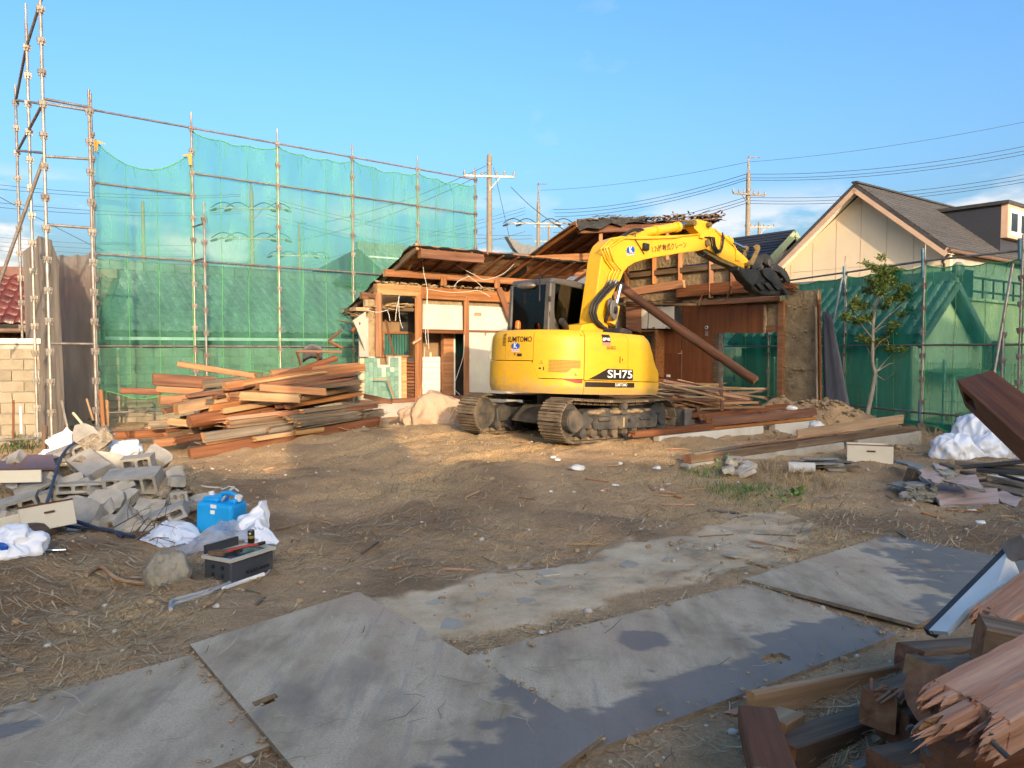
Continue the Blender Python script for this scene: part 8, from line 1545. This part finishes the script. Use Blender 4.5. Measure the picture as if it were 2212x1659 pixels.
# ------------------------------------------------------------------ right middle ground
cA = crop(2960, 1500, 2.5136)
slate_p = nmat('slate_pink', [(.33, .235, .20), (.43, .32, .275), (.50, .39, .34)], 2.6, .85, .5, 9, stretch=(1, 7, 1), rand=.12, dirt=((.24, .22, .19), .3, 3), bdist=.012); slate_g = nmat('slate_grey', [(.20, .20, .175), (.32, .31, .275)], 5, .9, .6, 20, rand=.18, bdist=.012)
def slab_poly(pts, d, th, mat, label, tilt_d=None, sd_=0, nm='stone_slab', group='flat stone slabs'):
    ps = [P(*cA(x, y), dd) for (x, y), dd in zip(pts, d)]; n = (ps[1] - ps[0]).cross(ps[2] - ps[0]).normalized(); n = n if n.z > 0 else -n
    res = []; q = random.Random(sd_)
    for i in range(len(ps)):
        a, b = ps[i], ps[(i + 1) % len(ps)]
        for k in range(5): u = k / 5; res.append(a.lerp(b, u) + (Vector((q.gauss(0, 1), q.gauss(0, 1), 0)) * .012 if k else Vector()))
    m_ = len(res); mid = [p - n * th * .5 + Vector((q.gauss(0, 1), q.gauss(0, 1), q.gauss(0, .3))) * .010 for p in res]; lo = [p - n * th + Vector((q.gauss(0, 1), q.gauss(0, 1), 0)) * .012 for p in res]; mb = MB()
    up_ = (ps[1] - ps[0]).cross(ps[2] - ps[0]).dot(n) > 0; f = [tuple(range(m_))]; f2_ = [(i, m_ + i, m_ + (i + 1) % m_, (i + 1) % m_) for i in range(m_)] + [(m_ + i, 2 * m_ + i, 2 * m_ + (i + 1) % m_, m_ + (i + 1) % m_) for i in range(m_)]
    if not up_: f = [x[::-1] for x in f]; f2_ = [x[::-1] for x in f2_]
    mb.add(res + mid + lo, f, 0); mb.f += [tuple(i for i in x) for x in f2_]; mb.m += [1] * len(f2_); mb.sm += [False] * len(f2_)
    return tag(mb.wobj(nm, [mat, slate_g]), label, 'stone slab', group)
slab_poly([(1370, 800), (1960, 830), (1985, 1030), (1650, 1000), (1440, 1018), (1375, 900)], [8.9, 8.7, 8.2, 8.3, 8.35, 8.6], .05, slate_p, 'largest pink stone slab leaning at the front of the slab heap', sd_=1)
slab_poly([(1455, 720), (1760, 700), (1840, 845), (1640, 800), (1460, 760)], [8.75, 8.7, 8.3, 8.4, 8.55], .04, slate_p, 'triangular pink slab resting on the largest slab', sd_=2); slab_poly([(1215, 650), (1430, 690), (1380, 780), (1350, 820), (1290, 750)], [8.9, 8.8, 8.55, 8.5, 8.7], .05, slate_p, 'pink slab lying behind left of the largest slab', sd_=3); slab_poly([(1310, 740), (1370, 705), (1450, 730), (1440, 770), (1370, 785)], [8.5, 8.55, 8.5, 8.42, 8.4], .03, slate_p, 'small tan flake on the slab heap', sd_=4); slab_poly([(1430, 700), (1470, 650), (1550, 635), (1575, 690), (1480, 710)], [8.6, 8.75, 8.8, 8.65, 8.58], .05, slate_g, 'grey flake standing at the top of the slab heap', sd_=5); slab_poly([(1345, 590), (1500, 620), (1480, 660), (1370, 640)], [9.4, 9.3, 9.1, 9.15], .05, slate_p, 'pink slab furthest back in the slab heap', sd_=6); slab_poly([(1945, 880), (2010, 850), (2195, 930), (2130, 1005), (2000, 960)], [8.7, 8.8, 8.5, 8.25, 8.35], .05, slate_p, 'separate pink slab lying at the right of the slab heap', sd_=7)
slab_poly([(1000, 560), (1150, 580), (1290, 620), (1240, 650), (1120, 610), (1010, 580)], [10.6, 10.3, 9.9, 9.7, 10.0, 10.4], .03, slate_g, 'long grey flake behind the slab heap', sd_=8); slab_poly([(965, 780), (1130, 750), (1240, 790), (1120, 830), (980, 800)], [9.0, 9.15, 8.9, 8.75, 8.85], .03, slate_g, 'flat grey flake at the left of the slab heap', sd_=9); slab_poly([(1050, 870), (1120, 850), (1100, 900), (1040, 895)], [8.5, 8.55, 8.4, 8.42], .03, slate_p, 'small flake on the ground left of the slab stack', sd_=10)
for k in range(7):
    y = 930 - k * 24; slab_poly([(1075 + rnd.uniform(-10, 30), y - 6), (1200, y - 26), (1370, y - 10), (1385, y + 6), (1250, y + 8), (1100, y + 4)], [8.75, 8.95, 8.8, 8.6, 8.55, 8.6], .035, slate_g, 'grey slab in the neat stack under the pink slabs, layer %s from the ground' % ('one two three four five six seven'.split()[k]), sd_=20 + k)
tag(MB().box((0, 0, 0), (.22, .16, .18)).obj('dark_block', wood_dark, None, Matrix.Translation(P(*cA(1130, 790), 8.95)) @ Matrix.Rotation(R(20), 4, 'Y')), 'dark wooden block beside the slab stack', 'block')
GX = 'planks in the heap at the right edge'
for k, (a, b, w_, h_, mt, lb) in enumerate((((1560, 595), (2230, 640), .03, .06, wood_grey, 'grey board at the back of the plank heap'), ((1620, 635), (2240, 575), .03, .05, trim_dark, 'black strip crossing the plank heap'), ((1760, 655), (2240, 690), .10, .05, trim_dark, 'wide black plank in the plank heap'), ((1820, 705), (2240, 745), .04, .03, white_p, 'white strip in the plank heap'), ((1870, 725), (2240, 810), .12, .05, wood_grey, 'wide weathered plank in the middle of the plank heap'), ((1800, 780), (2240, 860), .12, .04, wood_grey, 'weathered plank at the front of the plank heap'), ((1650, 680), (1820, 710), .08, .04, wood_dark, 'short brown board beside the slab heap'), ((1980, 700), (2240, 770), .03, .03, rubber, 'thin black pipe on the plank heap'), ((1700, 770), (1900, 750), .06, .03, wood_dark, 'dark short plank under the pink slabs'), ((1440, 600), (1600, 640), .06, .03, wood_grey, 'grey lath behind the slab heap'), ((2030, 850), (2240, 900), .08, .03, wood_grey, 'lowest plank at the right edge'))):
    timber('old_plank', P(*cA(*a), 9.5 - k * .06), P(*cA(*b), 9.2 - k * .06), w_ * 1.6, h_, mt, None, 0, (.01, .02), label=lb, cat='plank', group=GX, em=mt)
for k in range(9):
    a = P(*c6(770 + rnd.uniform(-20, 60), 730 + rnd.uniform(0, 50)), 10.4 + rnd.uniform(-.2, .2)); a.z = gz(a.x, a.y) + .02 + k * .012; b = a + Vector((rnd.uniform(.35, .75), rnd.uniform(-.2, .1), rnd.uniform(-.02, .02)))
    timber('roof_slat', a, b, .14, .015, rnd.choice((wood_grey, slate_g)), None, rnd.uniform(-.1, .1), (.02, .03), label='flat grey slat in the small stack in front of the foundation', cat='slat', group='grey slats by the drawer', seg=2, em=slate_g)
for x, y, L_ in ((330, 560, .26), (360, 620, .24)): p = P(*cA(x, y), 10.2); p.z = gz(p.x, p.y) + (.10 if y < 600 else .05); tag(MB().box((0, 0, -.05), (L_, .14, .02)).obj('clay_tile', slate_g, None, Matrix.Translation(p) @ Matrix.Rotation(R(-12), 4, 'Z'), .012, 2), 'grey brick shaped tile ' + ('on top of the slat stack' if y < 600 else 'in front of the slat stack'), 'tile')
pC = on(*cA(110, 752)); pC.z = gz(pC.x, pC.y) + .07; cy_ = MB().tube([pC + Vector((-.16, .03, 0)), pC + Vector((.16, -.04, 0))], .07, 18).wobj('concrete_cylinder', nmat('pale_concrete', [(.50, .47, .42), (.60, .57, .52)], 6, .9, .3, 30)); tag(cy_, 'small pale concrete cylinder lying on the ground', 'cylinder')
for k in range(8):
    X, Y = 330 + rnd.uniform(-90, 190), 800 + rnd.uniform(-30, 60); p = on(*c6(X, Y)); p.z = gz(p.x, p.y) + .04 + .03 * (k % 3); me = chunk_mb(rnd.uniform(.14, .32), rnd.uniform(.1, .2), .06, 60 + k).mesh('mortar_piece', [nmat('mortar_cream', [(.42, .37, .29), (.54, .49, .40)], 5, .95, .5, 30, rand=.1) if 'mortar_cream' not in MATS else MATS['mortar_cream']]); rough(me, .012, k, 1); tag(mk('mortar_piece', me, None, None, Matrix.Translation(p) @ Euler((rnd.uniform(-.4, .4), rnd.uniform(-.4, .4), rnd.uniform(0, 6))).to_matrix().to_4x4()), 'broken cream mortar piece in front of the foundation corner', 'rubble', 'mortar pieces by the foundation')
pw = on(1934, 921); pw.z = gz(pw.x, pw.y) - .05; tag(MB().box((-.05, -.05, 0), (.05, .05, .46)).obj('stub_post', white_p, None, Matrix.Translation(pw), .006), 'short white square post standing in front of the right net', 'post')
for (x, y, d, s_, lb) in ((690, 415, 15.3, .16, 'white foam lump on the soil heap near the doorway'), (865, 530, 13.9, .17, 'ragged white foam lump on the inner foundation'), (805, 580, 13.3, .15, 'flat white foam scrap on the foundation'), (650, 395, 15.6, .12, 'small white foam scrap left of the soil heap')):
    p = P(*c6(x, y), d); p.z = max(gz(p.x, p.y) + .03, p.z); blob('foam_scrap', p, (s_, s_ * .7, s_ * .5), white_p, lb, 'foam', x * .1, .5, .3, x, 'foam scraps', 3)
clod = nmat('clod', [(.27, .18, .10), (.40, .29, .17)], 9, .95, .8, 30, rand=.2); cm = MB()
for k in range(700):
    a, r_ = rnd.uniform(0, 6.28), abs(rnd.gauss(0, 1)); x, y = 6.3 + math.cos(a) * r_ * 1.1, 15.6 + math.sin(a) * r_ * .6
    if k > 380: x, y = rnd.uniform(2.5, 6.8), rnd.uniform(12.5, 16.5)
    s_ = rnd.choice((.012, .02, .03, .05)) * rnd.uniform(.7, 1.3); cm.sphere((x, y, gz(x, y) + s_ * .3), s_, 6, 4, sc=(rnd.uniform(.8, 1.4), rnd.uniform(.8, 1.4), rnd.uniform(.5, .9)))
tag(cm.wobj('soil_clods', clod), 'clods of yellow mud on the soil heap and inside the foundation', 'clods', kind='stuff')
# ------------------------------------------------------------------ young tree
cT = crop(3100, 950, 2.37); DT = 16.4
tp = lambda x, y, dd=0.0: P(*cT(x, y), DT + dd)
bark = nmat('bark_grey', [(.24, .20, .15), (.38, .33, .26)], 7, .9, .4, 30); leafm = nmat('leaf_green', [(.045, .085, .014), (.095, .135, .022), (.17, .18, .04)], 3, .6, rand=.1, spec=.3)
b_t = tp(335, 1500); tree = thing('young_tree', 'slender young evergreen tree with sparse leaves in front of the right net', 'tree', Matrix.Translation(b_t)); b_t.z = gz(b_t.x, b_t.y) - .1
tk_ = [(b_t, .055), (tp(372, 1380), .05), (tp(408, 1220), .045), (tp(432, 1070), .04), (tp(408, 960), .036), (tp(410, 800), .033), (tp(412, 650), .03), (tp(425, 525), .026), (tp(455, 430), .02), (tp(478, 330), .015), (tp(490, 200), .009), (tp(490, 60), .005)]
trk = MB().tube([a for a, _ in tk_], [r_ for _, r_ in tk_], 9).wobj('trunk', bark, tree)
BR = [[(425, 525), (405, 470), (440, 400), (430, 330), (400, 270)], [(418, 690), (520, 580), (640, 480), (720, 400)], [(412, 710), (500, 650), (610, 620)], [(410, 760), (330, 660), (250, 560), (180, 560)], [(408, 640), (330, 560), (290, 440)], [(430, 1070), (520, 960), (600, 880), (660, 830)], [(420, 860), (480, 780), (560, 740)], [(408, 930), (360, 840), (330, 760)], [(430, 1060), (560, 980), (660, 960)], [(455, 430), (560, 340), (650, 290)], [(478, 330), (560, 240), (620, 180)], [(640, 480), (740, 510)], [(490, 120), (420, 90), (340, 90)], [(470, 370), (400, 330), (350, 250)], [(600, 880), (560, 840), (540, 770)], [(490, 60), (500, 25), (515, 15)], [(430, 1075), (520, 1130), (600, 1060)]]
bm_ = MB(); tips = []
for bpts in BR:
    dd = rnd.uniform(-.45, .45); ps = [tp(x, y, dd * i / (len(bpts) - 1)) for i, (x, y) in enumerate(bpts)]; bm_.tube(ps, [.014 * (1 - .65 * i / (len(ps) - 1)) for i in range(len(ps))], 6); tips.append((ps[-1], ps[-1] - ps[-2]))
bm_.wobj('branches', bark, tree)
lf = MB()
def leaf(p, d, s_):
    d = d.normalized(); sd2 = d.cross(Vector((rnd.gauss(0, 1), rnd.gauss(0, 1), rnd.gauss(0, 1)))).normalized(); n_ = d.cross(sd2)
    lf.add([p, p + d * s_ * .45 + sd2 * s_ * .2 + n_ * s_ * .05, p + d * s_ + n_ * -s_ * .06, p + d * s_ * .45 - sd2 * s_ * .2 + n_ * s_ * .05], [(0, 1, 2), (0, 2, 3)], 0)
CL = [(500, 170, 75, 60), (420, 120, 45, 25), (590, 150, 55, 40), (480, 260, 95, 60), (570, 240, 70, 55), (400, 250, 45, 35), (380, 330, 60, 30), (480, 340, 60, 30), (690, 310, 75, 45), (640, 390, 70, 40), (730, 380, 45, 40), (560, 420, 40, 25), (260, 430, 50, 30), (230, 480, 35, 25), (330, 470, 50, 30), (180, 555, 45, 25), (260, 600, 60, 30), (330, 590, 45, 25), (380, 570, 40, 25), (600, 630, 50, 25), (560, 690, 40, 25), (620, 690, 35, 20), (330, 760, 45, 25), (300, 740, 25, 18), (390, 780, 30, 20), (540, 760, 50, 30), (620, 800, 40, 25), (660, 850, 25, 20), (560, 850, 50, 25), (480, 790, 30, 20), (740, 510, 30, 30), (670, 540, 30, 20), (490, 40, 28, 22), (350, 90, 35, 15), (620, 170, 40, 30), (500, 480, 35, 20)]
for (x, y, rx, ry) in CL:
    dd = rnd.uniform(-.5, .5)
    for k in range(int(rx * ry * .026) + 6):
        tw0 = tp(x + rnd.gauss(0, rx * .42), y + rnd.gauss(0, ry * .42), dd + rnd.gauss(0, rx * .0025)); dr_ = Vector((rnd.gauss(0, 1), rnd.gauss(0, 1), rnd.gauss(.2, .6)))
        for _ in range(4): leaf(tw0 + Vector((rnd.gauss(0, .03), rnd.gauss(0, .03), rnd.gauss(0, .02))), dr_ + Vector((rnd.gauss(0, .7), rnd.gauss(0, .7), rnd.gauss(-.2, .5))), rnd.uniform(.055, .10))
tag(lf.wobj('crown', leafm, tree), kind='stuff')
# ------------------------------------------------------------------ weeds
grass_g = nmat('grass_green', [(.06, .13, .03), (.12, .20, .05)], 6, .8); grass_d = nmat('grass_dry', [(.26, .18, .09), (.42, .31, .17)], 6, .9)
def tuft(mb, p, n, h, spread, mi=0, wd=.004):
    for _ in range(n):
        b = p + Vector((rnd.gauss(0, spread), rnd.gauss(0, spread), 0)); b.z = gz(b.x, b.y); d = Vector((rnd.gauss(0, .35), rnd.gauss(0, .35), 1)).normalized(); L_ = h * rnd.uniform(.5, 1.2); s_ = d.cross(Vector((rnd.gauss(0, 1), rnd.gauss(0, 1), 0))).normalized() * wd; m_ = b + d * L_ * .6; e = b + d * L_ + Vector((d.x, d.y, -.4)) * L_ * .35; mb.add([b - s_, b + s_, m_ + s_ * .8, m_ - s_ * .8, e], [(0, 1, 2, 3), (3, 2, 4)], mi)
gm_ = MB()
for X, Y, n, h in ((1560, 1060, 90, .10), (1590, 1066, 120, .09), (1620, 1062, 110, .08), (1650, 1056, 80, .08), (1516, 1025, 60, .10), (1530, 1030, 60, .09), (1640, 1100, 40, .06)): tuft(gm_, on(X, Y), n, h, .16)
tag(gm_.wobj('grass_patch', grass_g), 'low green grass patch in front of the foundation', 'grass', kind='stuff')
dg = MB()
for X, Y, n, h in ((1690, 1040, 60, .16), (1730, 1035, 60, .16), (1660, 1020, 40, .18), (1760, 1060, 50, .14), (1800, 1050, 50, .14), (1950, 960, 40, .25), (2000, 945, 40, .25), (1840, 905, 40, .45), (1870, 905, 30, .55), (1905, 905, 30, .4), (2050, 950, 40, .2), (1600, 1080, 50, .1)): tuft(dg, on(X, Y), n, h, .15, 0, .005)
tag(dg.wobj('dry_weeds', grass_d), 'dry straw coloured weeds round the slab heap and the young tree', 'weeds', kind='stuff')
lw = MB()
for X, Y in ((1690, 1083), (1715, 1080), (1735, 1076), (1555, 1020), (1560, 1008)):
    p = on(X, Y); p.z = gz(p.x, p.y)
    for k in range(14):
        d = Vector((rnd.gauss(0, .8), rnd.gauss(0, .8), rnd.uniform(.3, 1))).normalized(); s_ = rnd.uniform(.05, .10); b = p + Vector((rnd.gauss(0, .07), rnd.gauss(0, .07), rnd.uniform(.01, .08))); sd2 = d.cross(Z).normalized(); lw.add([b, b + d * s_ * .5 + sd2 * s_ * .3, b + d * s_, b + d * s_ * .5 - sd2 * s_ * .3], [(0, 1, 2, 3)])
tag(lw.wobj('leafy_weeds', nmat('weed_leaf', [(.09, .17, .03), (.17, .26, .06)], 6, .6)), 'broad leafed green weeds on the bare ground', 'weeds', kind='stuff')
bl_ = MB()
for k in range(40): p = on(rnd.uniform(5, 70), rnd.uniform(945, 985)); tuft(bl_, p, 3, .3, .08, 0, .008)
tag(bl_.wobj('dark_shrubs', nmat('fern', [(.03, .06, .018), (.07, .09, .03)], 6, .8)), 'dark ferny weeds under the scaffold at the left edge', 'weeds', kind='stuff')
# ------------------------------------------------------------------ litter on the bare ground
stw = [nmat('straw_a', [(.46, .34, .19), (.58, .45, .28)], 6, .9), nmat('straw_b', [(.26, .17, .09), (.36, .25, .14)], 6, .9), nmat('straw_c', [(.14, .09, .05), (.2, .13, .075)], 6, .9)]
plq = []
for o in list(COL.objects):
    if o.name.startswith('steel_plate'):
        plq.append(WM[o])
PQ = [[A2, B2, C2, A2 + (C2 - B2)], [A3, A3 + (B3 - A3).normalized() * 2.36, A3 + (B3 - A3).normalized() * 2.36 + (C3_ - B3).normalized() * 1.16, A3 + (C3_ - B3).normalized() * 1.16], [A4, A4 + u4 * 2.1, A4 + u4 * 2.1 + Vector((math.cos(R(-50)), math.sin(R(-50)), 0)) * 1.2, A4 + Vector((math.cos(R(-50)), math.sin(R(-50)), 0)) * 1.2], [R1_ - D1 * 2.42, R1_, R1_ + D2 * 1.22, R1_ - D1 * 2.42 + D2 * 1.22]]
def on_plate(x, y): return any(inpoly(x, y, q) for q in PQ)
sm_ = MB(); cnt = 0
while cnt < 36000:
    y = 2.2 + 13.5 * rnd.random() ** 1.25; x = rnd.uniform(-.72, .78) * y
    den = .42 + .75 * nz(x, y, 2, .55, 3) + .6 * nz(x, y, 6, 1.7, 3) + (.35 if 5.6 < y < 11 else 0) + (.35 if x < -2 and y < 6 else 0) - (.5 if inpoly(x, y, SL) else 0)
    pl_ = on_plate(x, y)
    if rnd.random() > den * (.05 if pl_ else 1):
        cnt += .25; continue
    L_ = rnd.choice((.05, .08, .11, .15, .22)) * rnd.uniform(.6, 1.3); a = rnd.gauss(.15, .8); d = Vector((math.cos(a), math.sin(a), 0)); w_ = rnd.choice((.0016, .0024, .0036)) * min(1, .25 + y / 8) * (1.6 if rnd.random() < .08 else 1); s_ = Vector((-d.y, d.x, 0)) * w_
    p = [Vector((x, y, 0)) + d * L_ * (k - 1) / 2 + s_ / w_ * rnd.gauss(0, L_ * .06) for k in range(3)]
    up_ = rnd.uniform(.003, .012)
    for k, q in enumerate(p): q.z = (.06 if pl_ else gz(q.x, q.y)) + up_ + (rnd.random() ** 4 * .05 if k == 2 else 0)
    sm_.add([p[0] - s_, p[0] + s_, p[1] + s_ * 1.2 + Z * .002, p[1] - s_ * 1.2 + Z * .002, p[2] + s_ * .6, p[2] - s_ * .6], [(0, 1, 2, 3), (3, 2, 4, 5)], rnd.choice((0, 0, 0, 1, 1, 2))); cnt += 1
tag(sm_.wobj('straw_litter', stw), 'dry straw and root fibres strewn over the bare ground', 'straw', kind='stuff')
st_ = MB(); stm = [nmat('pebble', [(.36, .32, .26), (.50, .46, .40)], 8, .9, rand=.2), clod]
for k in range(2600):
    y = 2.4 + 12 * rnd.random() ** 1.2; x = rnd.uniform(-.7, .75) * y
    if on_plate(x, y): continue
    r_ = rnd.choice((.004, .006, .009, .014, .022)) * rnd.uniform(.7, 1.3); st_.sphere((x, y, gz(x, y) + r_ * .3), r_, 5, 4, rnd.choice((0, 1, 1, 1)), (rnd.uniform(.8, 1.4), rnd.uniform(.8, 1.4), rnd.uniform(.5, .9)))
for q in PQ:                                              # soil trodden over the plate edges
    for k in range(330):
        i = rnd.randrange(4); a, b = q[i], q[(i + 1) % 4]; p = a.lerp(b, rnd.random()); n_ = (b - a).cross(Z).normalized(); p = p + n_ * rnd.gauss(.01, .05); r_ = rnd.choice((.003, .004, .006, .010)) * rnd.uniform(.7, 1.3)
        st_.sphere((p.x, p.y, (.035 if on_plate(p.x, p.y) else gz(p.x, p.y)) + r_ * .4), r_, 5, 4, 1, (rnd.uniform(.9, 1.8), rnd.uniform(.9, 1.8), rnd.uniform(.4, .8)))
tag(st_.wobj('ground_pebbles', stm), 'small stones and crumbs of soil on the bare ground', 'pebbles', kind='stuff')
GC = 'wood chips on the bare ground'
for k in range(75):
    y = 4.6 + 8.5 * rnd.random(); x = rnd.uniform(-.45, .7) * y
    if on_plate(x, y): continue
    a = rnd.gauss(.1, .7); L_ = rnd.uniform(.08, .45); p = Vector((x, y, gz(x, y) + .012)); q = p + Vector((math.cos(a), math.sin(a), 0)) * L_; q.z = gz(q.x, q.y) + .014
    mt = rnd.choice((wood_light, wood_light, wood_pink, wood_orange, wood_grey)); X_, Y_ = proj(p); timber('wood_chip', p, q, rnd.uniform(.01, .035), .008, mt, None, rnd.uniform(-.3, .3), (.02, .03), label='%s %s splinter %s, %s' % ('long' if L_ > .25 else 'tiny', CN(mt), where(Y_, 930, 1350, ('before the excavator', 'mid lot', 'by the old concrete', 'by the plates')), where(X_, 300, 2000, ('far left', 'left of centre', 'centre', 'right of centre', 'far right'))), cat='splinter', group=GC, seg=2)
for k, (X, Y, s_) in enumerate(((1250, 1017, .10), (1204, 985, .05), (1420, 1012, .06), (1330, 1050, .04), (850, 890, .08), (1190, 1060, .03), (1445, 1045, .03), (1430, 1060, .03), (1300, 1060, .03), (2100, 1105, .05), (2118, 1132, .05), (2055, 1190, .03), (1195, 990, .04), (730, 940, .05), (1340, 1005, .04))):
    p = on(X, Y); p.z = gz(p.x, p.y); blob('paper_scrap', p, (s_, s_ * .7, s_ * .45), white_p, '%s white scrap on the bare ground, %s' % ('large' if s_ > .07 else 'small' if s_ > .035 else 'tiny', ('below the excavator, the largest one', 'left below the near track', 'left of the foundation corner', 'below the near track centre', 'between timber pile and bulk bag', 'in the middle of the lot', 'upper of two below the foundation', 'lower of two below the foundation', 'right of the lot centre', 'below the slab heap, upper', 'below the slab heap, lower', 'above the right plate', 'beside the far track', 'at the foot of the timber pile', 'under the track middle')[k]), 'litter', k * 1.7, .5, .2, k, 'white scraps on the ground', 3)
for k, (X, Y, s_, mt) in enumerate(((940, 1305, .20, slate_g), (1140, 1305, .15, slate_g), (975, 1350, .22, slate_g), (1045, 1288, .12, slate_g), (1105, 1232, .12, slate_g), (1140, 1228, .10, slate_g), (1180, 1240, .20, slate_g), (1180, 1262, .18, slate_g), (1630, 1180, .14, slate_g), (1640, 1155, .12, slate_g), (1580, 1200, .16, slate_g), (1360, 1225, .2, slate_g), (1445, 1210, .14, slate_g), (1665, 1140, .06, slate_g))):
    p = on(X, Y); p.z = max(gz(p.x, p.y), .0) + .006; me = chunk_mb(s_ * 1.25, s_ * .8, .016, 200 + k, n=6, lo=.5).mesh('paving_chip', [nmat('bluestone', [(.34, .295, .225), (.43, .375, .29)], 6, .8, .3, 30, rand=.12) if 'bluestone' not in MATS else MATS['bluestone']]); tag(mk('paving_chip', me, None, None, Matrix.Translation(p) @ Matrix.Rotation(rnd.uniform(0, 6), 4, 'Z') @ Matrix.Rotation(rnd.uniform(-.04, .04), 4, 'X')), 'flat %s paving fragment %s of the old concrete' % ('large' if s_ > .17 else 'medium' if s_ > .12 else 'small', ('in the cracked cluster at the left end', 'in the dark stain', 'at the near left corner', 'behind the cracked cluster', 'first in the row at the back edge', 'second in the row at the back edge', 'at the back edge right of the row', 'just below the back edge', 'in the right half', 'at the far right', 'at the right near edge', 'in the centre back', 'right of the centre back', 'at the far right back')[k]), 'paving fragment', 'paving fragments')
